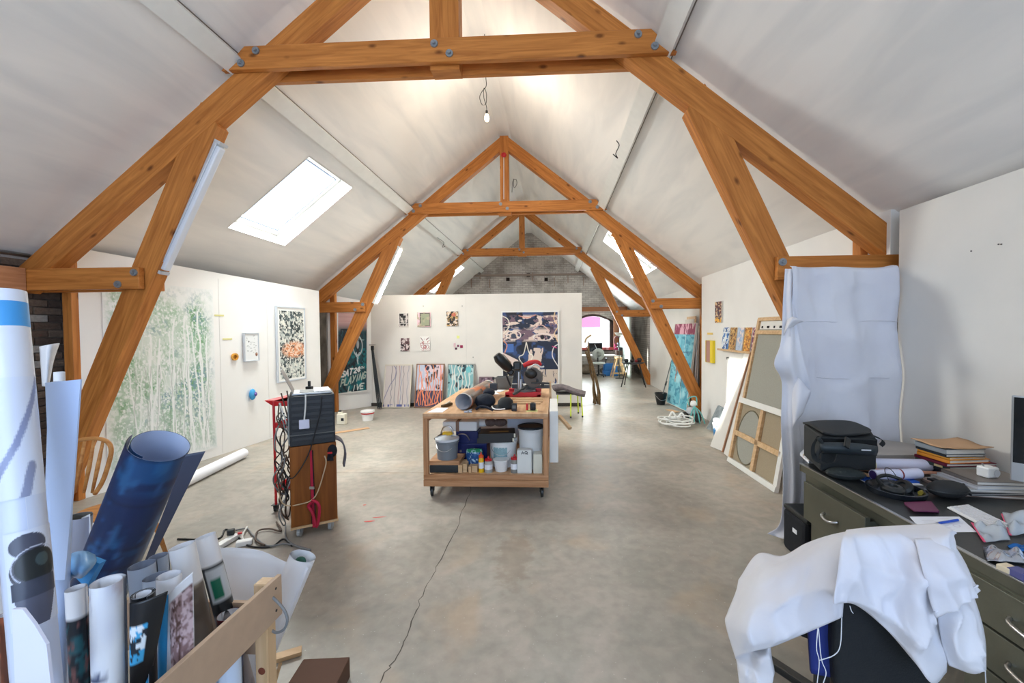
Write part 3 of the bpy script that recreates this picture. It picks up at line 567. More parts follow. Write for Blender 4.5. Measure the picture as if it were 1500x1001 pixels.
# left wall plate timbers and conduit
t = thing('wall_plate', 'heavy reddish timber plate ending at the near left truss foot', 'timber', (-5.0, 3.2, 2.05))
plank('timber', (-5.0, 1.2, 2.20), (-4.96, Y1-.13, 2.20), .21, .12, wood('plate_timber', (206, 150, 110), (176, 118, 80), knots=False), t)
t = thing('conduit', 'grey pipes running along the left eaves', 'pipe', (-5.0, 1, 2.45))
part('pipe', MB().tube([(-5.0, 0.5, 2.44), (-5.0, 3.7, 2.44)], .02, 8), galv, t, smooth=True); part('pipe', MB().tube([(-5.02, 0.5, 2.5), (-5.02, 3.7, 2.5)], .015, 8), cable_b, t, 'black pipe', smooth=True)

# ------------------------------------------------------------------ pictures on the walls
def framed(name, im, c, label, cat_='picture', group=None, th=.02, n=(0, -1, 0), frame=None, fw=.02, m=None):
    "c = top-left, top-right, bottom-left; the face stands th in front of the wall"
    p00, p10, p01 = [Vector(q) for q in c]; n = Vector(n).normalized()
    t = thing(name, label, cat_, (p01+(p10-p00)/2), group)
    part('picture_face', picture(im, p00+n*.002, p10+n*.002, p01+n*.002, th=th, n=n), m or VC, t)
    if frame:
        u = (p10-p00); v = (p01-p00); ul = u.length; vl = v.length; u.normalize(); v.normalize(); d = th+.012; cc = n*(d/2-th)
        for (o, l, ax, ay) in ((p00+u*ul/2, ul+2*fw, u, v), (p01+u*ul/2, ul+2*fw, u, v)):
            sg = -1 if o == p00+u*ul/2 else 1
            part('frame_rail', MB().frame(o+v*sg*fw/2+cc, u, n, v, l, d, fw), frame, t)
        for sg, o in ((-1, p00+v*vl/2), (1, p10+v*vl/2)): part('frame_rail', MB().frame(o+u*sg*fw/2+cc, v, n, u, vl, d, fw), frame, t)
    return t
def quad(x0, y0, x1, y1, **k): return [W(x0, y0, **k), W(x1, y0, **k), W(x0, y1, **k)]
def rectY(x0, y0, x1, y1, Y):
    a, b = W(x0, y0, Y=Y), W(x1, y1, Y=Y); return [Vector((a.x, Y, a.z)), Vector((b.x, Y, a.z)), Vector((a.x, Y, b.z))]
# tree print on the left wall
im = Img(200, 250, (236, 238, 236)); edge = np.clip(np.minimum(im.u*9, np.minimum((1-im.u)*9, np.minimum(im.t*7, (1-im.t)*7))), 0, 1)
crown = np.clip((im.noise(6, 7, 1)-.38)*3.2, 0, 1)*edge*np.clip(1.5-im.t*1.3+.4*im.noise(5, 5, 9), .15, 1)
im.mask(edge*np.clip(im.noise(5, 6, 17)*2.6-.55, .25, 1)*np.clip(im.t*7-.6, 0, 1), (204, 218, 206), .9); im.mask(edge*(im.noise(60, 80, 12, 2) > .52)*np.clip(im.noise(6, 7, 19)*3-.9, 0, 1), (166, 194, 170), .8)
im.mask(crown*(im.noise(46, 60, 2, 3) > .44), (150, 188, 156), .9); im.mask(crown*np.clip((im.noise(7, 6, 3)-.42)*6, 0, 1)*(im.noise(55, 75, 4, 3) > .48), (96, 150, 96), .85)
im.mask(edge*np.clip((im.noise(5, 8, 5)-.42)*5, 0, 1)*(im.u > .3)*(im.noise(60, 80, 6, 3) > .5), (110, 148, 156), .85)
im.mask(np.clip((im.t-.6)*3, 0, 1)*edge*(im.noise(44, 34, 7, 3) > .5), (158, 178, 166), .8); im.mask(edge*(im.noise(70, 90, 8, 2) > .66), (240, 242, 240), .8)
rr_ = random.Random(3)
for k in range(16):
    x = .16+.8*rr_.random(); lean = rr_.uniform(-.12, .12); im.wig(x, .97, x+lean, rr_.uniform(.15, .5), (238, 240, 238), rr_.uniform(.008, .018), .012, k)
    for q in range(3):
        yy = rr_.uniform(.3, .8); xx = x+lean*(1-yy); im.wig(xx, yy, xx+rr_.uniform(-.12, .12), yy-rr_.uniform(.1, .2), (230, 234, 230), .005, .01, 100+k*5+q)
for k in range(12): x = .2+.75*rr_.random(); im.wig(x, .95, x+rr_.uniform(-.05, .05), .45, (150, 160, 150), .004, .01, 300+k)
a, b_ = on(150, 470, PLA, .004), on(313, 470, PLA, .004)
zt, zb = on(313, 425, PLA).z, on(313, 657, PLA).z
n_a = Vector((PLA[1][1]-PLA[0][1], -(PLA[1][0]-PLA[0][0]), 0)).normalized(); n_b = Vector((PLB[1][1]-PLB[0][1], -(PLB[1][0]-PLB[0][0]), 0)).normalized()
framed('tree_print', im, [Vector((a.x, a.y, zt)), Vector((b_.x, b_.y, zt)), Vector((a.x, a.y, zb))], 'huge unframed print of pale green trees pinned to the left wall', 'print', th=.002, n=n_a)
# magnet board
def wallq(x0, y0, x1, y1, pl, off):
    a, b = on(x0, y0, pl, off), on(x1, (y0+y1)/2, pl, off); z1 = on(x0, y1, pl, off).z; return [Vector((a.x, a.y, a.z)), Vector((b.x, b.y, a.z)), Vector((a.x, a.y, z1))]
im = Img(40, 64, (232, 234, 234))
for k in range(26): x, y = rr_.uniform(.1, .8), rr_.uniform(.08, .75); im.stroke([(x, y), (x+rr_.uniform(.03, .12), y+rr_.uniform(-.01, .01))], (120, 124, 126), .02)
im.ell(.3, .3, .05, .04, (50, 50, 50)); im.ell(.85, .78, .1, .08, (120, 60, 30)); im.ell(.87, .76, .04, .03, (230, 190, 160))
framed('magnet_board', im, wallq(358, 489, 378, 529, PLA, .03), 'small white magnet board with notes on the left wall', 'board', n=n_a, frame=galv_w, fw=.012)
p = on(344, 523, PLA, .015); solo('roll_of_tape', MB().lathe([(.03, -.012), (.052, -.012), (.052, .012), (.03, .012), (.03, -.012)], p, 18, n_a), mat('amber_tape', (214, 150, 50), .4), 'amber tape roll hung beside the magnet board', 'tape')
p = on(370, 578, PLA, .03); t = thing('crumpled_mask', 'blue crumpled cloth blob hooked low on the left wall', 'cloth', p-Vector((0, 0, .08)))
part('cloth', MB().ell(p, .035, .06, .085, 10, 7), mat('sky_blue_cloth', (70, 160, 214), .8, bump=.6, bscale=30), t, smooth=True); part('knot', MB().ell(p+Vector((.02, .02, .0)), .03, .035, .035, 8, 6), mat('purple_cloth', (100, 80, 150), .8), t, smooth=True)
for (x, y) in ((321, 462), (333, 497)):
    q = wallq(x-7, y-1.2, x+7, y+1.2, PLA, .003); solo('masking_tape', MB().prism([q[0], q[1], q[1]+q[2]-q[0], q[2]], n_a*.001), mat('yellow_tape', (226, 220, 150), .7), 'yellow tape strip %s on the left wall' % ('beside the tree print, upper' if y < 480 else 'left above the magnet board, lower'), 'tape')
# dark garden painting on the left wall
im = Img(80, 150, (70, 84, 88)); im.thr(im.noise(8, 12, 11), .42, .5, (32, 46, 50)); im.thr(im.noise(16, 24, 12), .5, .56, (190, 196, 190)); im.thr(im.noise(22, 40, 13), .58, .6, (228, 226, 216))
m_ = np.clip(1-np.hypot((im.u-.6)/.5, (im.t-.58)/.13), 0, 1)*3; im.mask(m_*(im.noise(18, 50, 14) > .4), (214, 138, 92)); im.mask(m_*(im.noise(20, 60, 15) > .52), (238, 206, 180))
for k in range(22): x = rr_.random(); y = .78+.2*rr_.random(); im.wig(x, y, x+rr_.uniform(-.1, .15), y-.1, (222, 228, 222), .012, .02, k)
im.mask((im.t < .05)|(im.t > .97)|(im.u < .07)|(im.u > .96), (236, 236, 232))
q = wallq(405.5, 450, 446, 560, PLA, .03); framed('garden_painting', im, q, 'tall framed dark green and orange foliage painting on the left wall', 'painting', n=n_a, frame=galv_w, fw=.02)
# turquoise lettered painting
im = Img(110, 190, (26, 74, 84)); im.mask(np.clip((.24-im.t)*8, 0, 1), (206, 166, 160)); im.thr(im.noise(9, 15, 21)*(im.t > .2), .5, .6, (20, 34, 44)); im.thr(im.noise(10, 16, 22)*(im.t > .45), .5, .62, (22, 120, 128)); im.mask(((im.t*60) % 3 < .5)*(im.t < .2), (186, 140, 140), .6)
for k in range(7): im.wig(.05+.1*k, .40, .1+.1*k, .22+.03*(k % 2), (24, 40, 50), .05, .03, k)
im.ell(.68, .42, .16, .12, (190, 200, 204), ring=.03); im.ell(.68, .42, .08, .09, (30, 40, 50)); im.ell(.68, .40, .05, .06, (170, 176, 180)); im.wig(.62, .5, .7, .64, (190, 206, 210), .03, .02, 5); im.wig(.74, .5, .66, .62, (190, 206, 210), .02, .02, 6)
for k in range(8): im.wig(.5+.05*k, .28+.01*k, .48+.06*k, .34, (150, 180, 184), .01, .01, 40+k)
write(im, 'SAT', .14, .73, .13, .07, (236, 240, 240), .035, .3, -.012); write(im, '28', .56, .70, .12, .06, (236, 240, 240), .03, .3, -.01); write(im, 'TH', .80, .69, .06, .025, (220, 230, 230), .015)
write(im, 'PLAYING', .12, .83, .125, .085, (190, 206, 196), .03, .4, -.012); write(im, 'LIVE', .36, .93, .14, .065, (214, 222, 216), .028, .3, -.008)
q = [on(495, 459, PLB, .03), on(537, 459, PLB, .03), on(495, 582, PLB, .03)]
q = [Vector(v) for v in q]; q[1].z = q[0].z = on(516, 459, PLB, .03).z; q[2].z = on(516, 574, PLB, .03).z
framed('lettered_painting', im, q, 'tall turquoise painting lettered SAT 28TH PLAYING LIVE behind the strut', 'painting', n=n_b, frame=white_paint, fw=.03)
# small works on the partition
def small(i):
    im = Img(36, 48, (236, 234, 230)); s = 60+i
    if i == 0: im.rect(.1, .04, 1, 1, (40, 38, 40)); im.thr(im.noise(5, 7, s), .5, .56, (206, 200, 196)); im.rect(.1, .7, 1, .78, (190, 186, 184)); im.rect(.15, .55, .9, .6, (200, 196, 190))
    if i == 1: im.rect(0, 0, 1, 1, (236, 196, 208)); im.rect(.2, .04, .95, .96, (92, 80, 78)); im.rect(.28, .1, .88, .9, (150, 156, 130)); im.ell(.45, .45, .08, .05, (110, 120, 90)); im.ell(.7, .45, .08, .05, (110, 120, 90)); im.thr(im.noise(4, 5, s), .55, .7, (176, 166, 140))
    if i == 2: im.rect(0, 0, 1, 1, (36, 32, 32)); im.thr(im.noise(6, 8, s), .52, .56, (226, 210, 196)); im.ell(.65, .22, .22, .14, (200, 96, 84)); im.thr(im.noise(9, 12, s+1), .62, .66, (186, 150, 90))
    if i == 3: im.rect(.08, .04, 1, 1, (100, 66, 70)); im.thr(im.noise(7, 9, s), .54, .58, (214, 200, 198)); im.thr(im.noise(7, 9, s+1), .58, .6, (44, 36, 40))
    if i == 4: 
        im.ell(.5, .72, .38, .14, (150, 60, 66), ring=.05); im.ell(.5, .72, .14, .1, (120, 50, 60), ring=.06); im.stroke([(.1, .1), (.3, .3)], (110, 60, 70), .06); im.stroke([(.85, .12), (.65, .24)], (110, 60, 70), .08); im.thr(im.noise(9, 10, s), .6, .62, (190, 130, 130)); im.wig(.05, .5, .95, .5, (150, 80, 80), .03, .04, 4); im.wig(.1, .92, .95, .95, (160, 100, 100), .03, .04, 5)
    return im
SM = [((583.5, 459, 598, 479), 'small dark print of a crouching figure, top left on the partition', 'print'), ((611, 458, 631, 479), 'small greenish face on pink paper pinned to the partition', 'print'), ((654, 456.5, 671, 478), 'small dark collage with a red patch on the partition', 'print'),
      ((586, 495, 600, 514.5), 'small dark red scribbled print, lower left on the partition', 'print'), ((615, 493, 630, 514), 'small red drawing of an eye on the partition', 'drawing')]
for i, (bx, lab, ct) in enumerate(SM): framed('small_'+ct, small(i), rectY(*bx, 9.11), lab, ct, 'small works pinned on the partition', th=.012)
for (x, y, w_, h_, c, lab) in ((671, 494, 4, 4, (232, 236, 150), 'yellow sticky note, topmost scrap on the partition'), (666, 506, 3, 6, (226, 190, 196), 'pink scrap left of the purple scraps'), (671, 507, 3, 3, (120, 60, 90), 'purple scrap, the middle of three low scraps'), (676, 508, 4, 4, (150, 40, 80), 'crimson scrap right of the purple scrap'), (668, 511, 3, 3, (90, 50, 70), 'dark plum scrap lowest on the partition')):
    q = rectY(x-w_/2, y-h_/2, x+w_/2, y+h_/2, 9.125); solo('paper_scrap', MB().box(q[0].x, 9.123, q[2].z, q[1].x, 9.127, q[0].z), mat('scrap_%d_%d' % (x, y), c, .8), lab, 'note', 'paper scraps on the partition')
# big eyes painting
im = Img(150, 190, (34, 44, 66)); im.thr(im.noise(5, 7, 31), .5, .62, (24, 28, 40)); im.thr(im.noise(7, 8, 32), .56, .64, (52, 78, 128)); 
bandm = np.clip(1-np.abs(im.t-.13)/.1, 0, 1)+np.clip(1-np.abs(im.t-.32)/.1, 0, 1); im.mask(bandm*3*(im.noise(9, 26, 33) > .52), (226, 206, 194)); im.mask(bandm*2*(im.noise(10, 24, 34) > .6), (120, 96, 110))
im.mask((np.abs(im.u-.62+.25*(im.t-.5)) < .09+.06*im.noise(4, 10, 8))*(im.t > .5)*(im.t < .86)*(im.noise(20, 8, 35) > .42), (222, 204, 192)); im.mask((im.u > .62)*(im.t > .8)*(im.noise(22, 7, 36) > .36), (206, 190, 176)); im.mask((im.u < .28)*(np.abs(im.t-.62-.4*im.u) < .06), (226, 206, 198)); im.mask((im.u < .2)*(np.abs(im.t-.5) < .06)*(im.noise(8, 8, 5) > .4), (70, 110, 180))
im.ell(.72, .35, .16, .05, (236, 226, 226), ring=.02); im.ell(.72, .35, .04, .035, (20, 20, 30)); im.ell(.2, .32, .13, .06, (236, 226, 220), ring=.02); im.ell(.2, .33, .05, .035, (60, 70, 90))
for pts, c in (([(.43, .42), (.38, .58), (.30, .62), (.32, .68), (.40, .74), (.47, .72), (.52, .66), (.54, .6), (.48, .57), (.43, .42)], (244, 240, 226)), ([(0, .05), (.1, .1), (.12, .2), (.02, .3)], (240, 236, 220)), ([(.95, .0), (.93, .1), (1, .2), (.94, .3), (1, .42)], (240, 210, 160)), ([(1, .45), (.92, .5), (.9, .62), (1, .76)], (240, 236, 230)), ([(.3, .05), (.45, .08), (.6, .04)], (220, 150, 130)), ([(.55, .24), (.7, .18), (.85, .26)], (232, 190, 180)), ([(.02, .4), (.08, .46), (.04, .56)], (230, 150, 90)), ([(.9, .48), (.97, .5)], (220, 60, 140)), ([(0, .8), (.1, .86), (.04, 1)], (230, 220, 190))):
    im.stroke([tuple(p)[:2] for p in cat_rom([(x, y, 0) for x, y in pts], 5)], c, .014)
framed('eyes_painting', im, rectY(736, 458, 817.5, 562, 9.10), 'large dark blue painting of a face with white outlines on the partition', 'painting', th=.03, frame=white_paint, fw=.03)
# canvases leaning at the foot of the partition
def lean(i):
    im = Img(70, 100, (206, 196, 192)); s = 80+i
    if i == 0:
        for k, (x, c) in enumerate(((.25, (60, 70, 90)), (.4, (70, 90, 100)), (.55, (150, 90, 90)), (.62, (90, 120, 160)), (.7, (80, 80, 90)), (.8, (200, 190, 190)), (.88, (120, 130, 150)))): im.wig(x, 0, x+.03, 1, c, .016, .025, s+k)
        im.stroke([tuple(p)[:2] for p in cat_rom([(0, .85, 0), (.2, .5, 0), (.38, .3, 0), (.4, .1, 0), (.3, 0, 0)], 5)], (90, 90, 140), .02); im.mask((im.t > .94)*(im.noise(12, 3, 4) > .5), (80, 90, 150))
    if i == 1:
        im.mask(np.ones_like(im.u), (190, 196, 214)); im.mask((im.t < .3)*(im.u > .1)*(im.noise(4, 4, s) > .45), (222, 200, 206)); im.mask((im.t > .62), (60, 54, 84)); im.thr(im.noise(5, 6, s), .6, .66, (40, 44, 70))
        for k in range(5): im.stroke([(.35+.1*k, .5-.05*k), (.37+.1*k, .34-.05*k)], (70, 50, 50), .06)
        im.mask(np.clip(1-np.hypot((im.u-.25)/.2, (im.t-.5)/.12), 0, 1)*3, (216, 220, 236))
        for k in range(10): x = .08+.09*k; im.wig(x, .02+.3*(k % 3)*.5, x+.04, .95, (236, 130 if k % 2 else 150, 90), .028, .035, s+k)
        im.stroke([(.05, .9), (.15, .65), (.22, .6), (.3, .8), (.4, .97), (.6, .95), (.8, .9), (.9, .6), (.96, .2)], (240, 140, 100), .03)
    if i == 2:
        im.mask(np.ones_like(im.u), (126, 176, 182)); im.thr(im.noise(5, 7, s), .54, .6, (30, 60, 72)); im.thr(im.noise(4, 6, s+3), .6, .68, (180, 206, 206))
        for k in range(6): x = .15+.14*k; im.wig(x, 0, x-.02, 1, (226, 224, 214), .03, .05, s+k)
        im.ell(.8, .12, .12, .08, (110, 190, 196)); im.ell(.35, .48, .05, .08, (60, 40, 50))
    if i == 3: im = Img(40, 28, (110, 84, 100)); im.thr(im.noise(6, 4, s), .5, .6, (70, 52, 66)); im.thr(im.noise(8, 6, s+1), .6, .66, (150, 126, 140))
    return im
LN = [((565, 536, 603, 592), 'pale leaning canvas with thin blue drips, left of three', 'lean'), ((611, 535, 650, 592), 'leaning canvas with looping orange strokes, in the middle', 'lean'), ((657, 535, 694, 592), 'leaning teal canvas with white drips, right of three', 'lean'), ((703, 554, 722, 578), 'small purple canvas leaning behind the workbench', 'lean')]
for i, ((x0, y0, x1, y1), lab, _) in enumerate(LN):
    q = rectY(x0, y0, x1, y1, 9.06); zt = q[0].z; h = zt-.03
    tl = Vector((q[0].x, 9.09, zt)); bl = Vector((q[0].x, 8.88, .03)); tr = Vector((q[1].x, 9.09, zt))
    n = (tr-tl).cross(bl-tl).normalized(); n = n if n.y < 0 else -n
    fr_m = (mat('pale_batten', (214, 206, 190), .6), mat('brown_batten', (150, 110, 84), .6), mat('grey_batten', (150, 156, 150), .6), mat('plum_batten', (120, 96, 104), .6))[i]
    framed('leaning_canvas', lean(i), [tl, tr, bl], lab, 'painting', 'canvases leaning on the partition', n=n, frame=fr_m, fw=.022, th=.025)
# camera tripod folded and leaning in the corner
t = thing('folded_tripod', 'folded black tripod leaning in the corner by the partition', 'tripod', (-3.86, 8.9, 0))
a, b_ = W(545.5, 512, Y=8.95), W(556, 592, Y=8.7); b_.z = .02
for dx in (-.03, 0, .03): part('leg', MB().tube([a+Vector((dx*.4, 0, 0)), a.lerp(b_, .55)+Vector((dx, 0, 0)), b_+Vector((dx*1.2, 0, 0))], [.016, .018, .012], 8), black_pl, t)
part('head', MB().rbox(a+Vector((0, 0, .03)), .06, .05, .1), black_pl, t, bevel=.008); part('mount_plate', MB().rbox(a+Vector((.0, 0, .1)), .13, .06, .02), mat('silver_head', (150, 152, 150), .4), t, bevel=.004)
solo('skirting_rail', MB().bar((-3.95, 9.0, .05), (-3.4, 9.03, .05), .08, .1), black_pl, 'short black box on the floor behind the tripod foot', 'box', bevel=.004)
# white jerrycan, bucket and board on the floor by the left wall
p = W(501, 622, Z=0); t = thing('jerrycan', 'off-white plastic jerrycan on the floor beside the left wall', 'canister', p)
part('body', MB().box(p.x-.075, p.y-.05, 0, p.x+.075, p.y+.06, .2).box(p.x-.06, p.y-.04, .19, p.x-.0, p.y+.05, .235), mat('cream_plastic', (226, 222, 206), .5), t, bevel=.015); part('cap', MB().cyl(p+Vector((-.035, 0, .22)), p+Vector((-.035, 0, .255)), .028), black_pl, t); part('stain', MB().rbox(p+Vector((.035, -.052, .1)), .05, .004, .05), dark_fab, t)
p = W(534.5, 618, Z=0)+Vector((0, .12, 0)); t = thing('paint_bucket', 'white paint bucket with a red band on the floor by the partition', 'bucket', p)
part('body', MB().lathe([(.095, 0), (.115, .17), (.11, .17), (.09, .01)], p, 20), white_pl, t, smooth='auto'); part('rim', MB().lathe([(.116, .155), (.128, .16), (.128, .19), (.11, .19)], p, 20), white_pl, t); part('band', MB().lathe([(.1125, .13), (.119, .13), (.119, .152), (.113, .152)], p, 20), red_pl, t); part('paint', MB().lathe([(0, .165), (.108, .165)], p, 20), mat('peach_paint', (236, 200, 176), .5), t)
solo('cardboard_strip', MB().frame(W(500, 633, Z=.005), Vector((.75, .66, 0)), Vector((-.66, .75, 0)), (0, 0, 1), .9, .12, .006), kraft, 'long kraft card strip lying by the left wall', 'cardboard')
solo('timber_offcut', MB().frame(W(585, 594, Z=.012), (1, 0, 0), (0, 1, 0), (0, 0, 1), .55, .05, .024), pine_l, 'thin pine offcut under the pale leaning canvas', 'offcut')

# ------------------------------------------------------------------ trolley with the hi-fi cabinet
def caster(parent, c, r=.04, lab=None, whm=None):
    part('caster', MB().lathe([(r*.5, -.012), (r, -.012), (r, .012), (r*.5, .012)], (c[0], c[1], r), 16, (1, .15, 0)).bar((c[0]-.02, c[1], r), (c[0]-.02, c[1], r*2+.012), .02, .004).bar((c[0]+.02, c[1], r), (c[0]+.02, c[1], r*2+.012), .02, .004).box(c[0]-.03, c[1]-.03, r*2+.01, c[0]+.03, c[1]+.03, r*2+.016), whm or grey_pl, parent, lab)
A = W(427, 792, Z=0); B = W(495, 777, Z=0); ux = (B-A).normalized(); uy = Vector((-ux.y, ux.x, 0)); Lw = (B-A).length
def LF(a, b, z, o=A): return o+ux*a+uy*b+Vector((0, 0, z))
cab = thing('wooden_cabinet', 'brown veneer cabinet on casters carrying the black crate', 'cabinet', LF(Lw/2, .2, 0))
zt = W(458, 652, Y=LF(Lw/2, 0, 0).y).z
plank('front_board', LF(Lw/2, .009, .10), LF(Lw/2, .009, zt), Lw, .018, walnut, cab, up=ux)
plank('side_board', LF(.009, .2, .10), LF(.009, .2, zt), .364, .018, walnut, cab, up=uy); plank('side_board', LF(Lw-.009, .2, .10), LF(Lw-.009, .2, zt), .364, .018, walnut, cab, up=uy)
plank('back_board', LF(Lw/2, .391, .10), LF(Lw/2, .391, zt), Lw, .018, walnut, cab, up=ux)
part('base_board', MB().frame(LF(Lw/2, .2, .09), ux, uy, (0, 0, 1), Lw+.01, .41, .018), pine_l, cab); part('top_board', MB().frame(LF(Lw/2, .2, zt-.009), ux, uy, (0, 0, 1), Lw-.04, .36, .018), walnut, cab)
for a_, b2 in ((.06, .05), (Lw-.05, .05), (.06, .35), (Lw-.05, .35)): caster(cab, LF(a_, b2, 0), .036, whm=mat('clear_grey_wheel', (176, 182, 186), .3))
p = W(455, 660, Y=LF(Lw/2, 0, 0).y-.012); q = W(460, 773, Y=LF(Lw/2, 0, 0).y-.012)
t = thing('luggage_strap', 'red and black luggage strap hanging down the cabinet front', 'strap', q)
part('webbing', MB().bar(p, q, .026, .004, up=(0, 1, 0)), mat('crimson_strap', (180, 24, 60), .7), t); part('webbing_edge', MB().bar(p+Vector((-.015, 0, 0)), q+Vector((-.015, 0, 0)), .006, .006, up=(0, 1, 0)).bar(p+Vector((.015, 0, 0)), q+Vector((.015, 0, 0)), .006, .006, up=(0, 1, 0)), dark_fab, t)
part('buckle', MB().rbox(W(457, 715, Y=p.y-.006), .042, .012, .022), steel, t, bevel=.003); part('loose_loop', MB().tube(cat_rom([W(x, y, Y=p.y-.03) for x, y in ((457, 733), (466, 738), (468, 750), (464, 772), (458, 752), (452, 742), (457, 736))], 4), .012, 6), MATS['crimson_strap'], t)
# black crate-like amplifier case on top
zc0, zc1 = zt, W(457, 579, Y=LF(Lw/2, 0, 0).y).z
t = thing('black_case', 'black slatted equipment case on top of the wooden cabinet', 'case', LF(Lw/2, .2, zc0)); case = t
part('body', MB().frame(LF(Lw/2, .185, (zc0+zc1)/2), ux, uy, (0, 0, 1), Lw-.01, .37, zc1-zc0-.004), mat('charcoal_case', (36, 40, 46), .55, bump=.1), t, bevel=.008)
for k in range(7): part('groove', MB().frame(LF(Lw/2, -.003, zc0+.06+.05*k), ux, uy, (0, 0, 1), Lw-.04, .008, .028), mat('case_rib', (46, 50, 56), .5), t, bevel=.002)
part('lid_seam', MB().frame(LF(Lw/2, -.004, zc0+.095), ux, uy, (0, 0, 1), Lw-.01, .012, .006), grey_pl, t); part('vent', MB().frame(LF(Lw*.52, -.006, zc0+.19), ux, uy, (0, 0, 1), Lw*.55, .01, .035), black_pl, t)
part('side_panel', MB().frame(LF(-.002, .19, (zc0+zc1)/2), ux, uy, (0, 0, 1), .01, .33, zc1-zc0-.05), mat('grey_side', (140, 144, 142), .5), t)
for k in range(3): part('side_socket', MB().frame(LF(-.01, .08+.1*k, zc0+.18+.06*k), ux, uy, (0, 0, 1), .015, .04, .03), black_pl, t)
# laptop
lp = thing('laptop', 'open silver laptop seen edge-on, on the black case', 'laptop', LF(Lw/2, .2, zc1)); alu = mat('aluminium', (180, 182, 184), .35, metal=.7)
part('base', MB().frame(LF(Lw*.5, .16, zc1+.009), ux, uy, (0, 0, 1), Lw*.86, .25, .016), alu, lp, bevel=.004); part('keyboard', MB().frame(LF(Lw*.44, .15, zc1+.019), ux, uy, (0, 0, 1), Lw*.42, .2, .003), grey_pl, lp)
tp, bt = W(412, 541, Y=3.45), LF(.035, .16, zc1+.02)
part('screen', MB().frame((tp+bt)/2, (bt-tp).normalized(), uy, (bt-tp).normalized().cross(uy), (bt-tp).length, .3, .009), alu, lp, bevel=.003)
solo('paper_sheet', MB().frame(LF(Lw*.72, .19, zc1+.022), ux, uy, (0, 0, 1), .12, .28, .003), paper, 'white papers lying over the laptop on the case', 'paper')
t = thing('webcam', 'small black clip camera standing on the case behind the laptop', 'camera', LF(Lw*.45, .34, zc1)); part('body', MB().rbox(LF(Lw*.45, .33, zc1+.06), .02, .02, .05), black_pl, t, bevel=.004); part('foot', MB().rbox(LF(Lw*.45, .33, zc1+.018), .05, .04, .036), black_pl, t, bevel=.003)
# usb hub hanging on a white lead
hp = LF(Lw*.32, -.02, zc1-.23); t = thing('adapter_hub', 'square white adapter hanging by its lead on the black case', 'adapter', hp)
part('body', MB().frame(hp, ux, uy, (0, 0, 1), .075, .022, .075), mat('lilac_white', (214, 216, 238), .4), t, bevel=.006); part('lead', MB().tube(cat_rom([LF(Lw*.36, -.01, zc1+.01), LF(Lw*.36, -.022, zc1-.02), LF(Lw*.35, -.02, zc1-.1), LF(Lw*.32, -.02, zc1-.2)], 4), .006, 6), cable_w, t)
# glove and grey scarf over the cabinet corner
gp = LF(Lw+.01, .02, zt-.06); t = thing('work_glove', 'dark padded glove hanging over the cabinet top corner', 'glove', gp-Vector((0, 0, .12)))
part('palm', MB().ell(gp+Vector((-.04, -.03, -.01)), .055, .03, .06, 10, 8), dark_fab, t, smooth=True); 
for k in range(3): part('finger', MB().tube([gp+Vector((-.07+.02*k, -.045, -.03)), gp+Vector((-.075+.028*k, -.055, -.09))], .013, 8), dark_fab, t, smooth=True)
part('red_tag', MB().rbox(gp+Vector((-.03, -.065, -.02)), .035, .006, .014, .4), red_pl, t)
t = thing('grey_scarf', 'grey knitted scarf draped off the cabinet corner', 'scarf', gp-Vector((0, 0, .2)))
sc = [[LF(Lw-.10, .05+.05*j, zt+.006) for j in range(4)], [LF(Lw-.02, .05+.05*j, zt+.02) for j in range(4)], [LF(Lw+.05, .04+.045*j, zt-.02) for j in range(4)], [LF(Lw+.075, .03+.04*j, zt-.12) for j in range(4)], [LF(Lw+.06, .03+.035*j, zt-.23) for j in range(4)]]
part('cloth', MB().grid(surf(sc, 3)), mat('grey_knit', (124, 120, 128), .95, noise=.3, nscale=60, bump=.8, bscale=150), t, smooth=True, solid=.012)
# bundle of cables down the left side, each its own
for k in range(9):
    rr = random.Random(50+k); x0 = rr.uniform(-.02, -.10); pts = []
    n = 9; zs = [zt+.35+rr.uniform(-.15, .1)]+[zt+.3-(.95-.12*(k % 3))*i/n for i in range(1, n+1)]
    pts = [LF(x0*.6+rr.uniform(-.035, .02)-.03*math.sin(i*.8+k), .05+.2*rr.random(), max(.03, z)) for i, z in enumerate(zs)]
    back = [q+Vector((rr.uniform(-.06, .03), .04, 0)) for q in pts[::-1][:5]]
    lab = ['black', 'grey', 'brown', 'white'][k % 4]
    solo('hanging_cable', MB().tube(cat_rom(pts+back, 4), .0055, 6), [cable_b, cable_g, cable_br, cable_w][(0, 2, 1, 2, 0, 2, 1, 3, 2)[k]], ['topmost black cable loop of the tangle beside the black case', 'brown cable loop nearest the veneer cabinet front', 'pale grey cable in the upper part of the cabinet tangle', 'second brown cable hanging lowest beside the cabinet', 'black cable loop in the middle of the cabinet tangle', 'brown cable loop bulging left of the cabinet', 'grey cable loop low in the cabinet tangle', 'white cable hanging in the cabinet tangle', 'brown cable tail beside the red trolley post'][k], 'cable', 'tangled cables on the cabinet side', smooth=True)
solo('mains_lead', MB().tube(cat_rom([LF(-.1, .2, .5), LF(-.06, .05, .3), LF(.08, -.02, .29), LF(.18, -.03, .34), LF(.25, -.03, .55), LF(.26, -.04, .62), LF(.25, -.03, .66)], 5), .005, 6), mat('beige_cable', (196, 172, 140), .5), 'thin beige lead looping over the cabinet front and strap', 'cable', smooth=True)
solo('black_lead', MB().tube(cat_rom([LF(Lw*.7, -.012, zc1-.02), LF(Lw*.66, -.014, zc1-.15), LF(Lw*.5, -.014, zc0+.05), LF(Lw*.35, -.02, zc0-.1), LF(.02, -.03, zt-.24), LF(-.05, .05, zt-.2)], 5), .005, 6), cable_b, 'black cord crossing the front of the case and cabinet', 'cable', smooth=True)
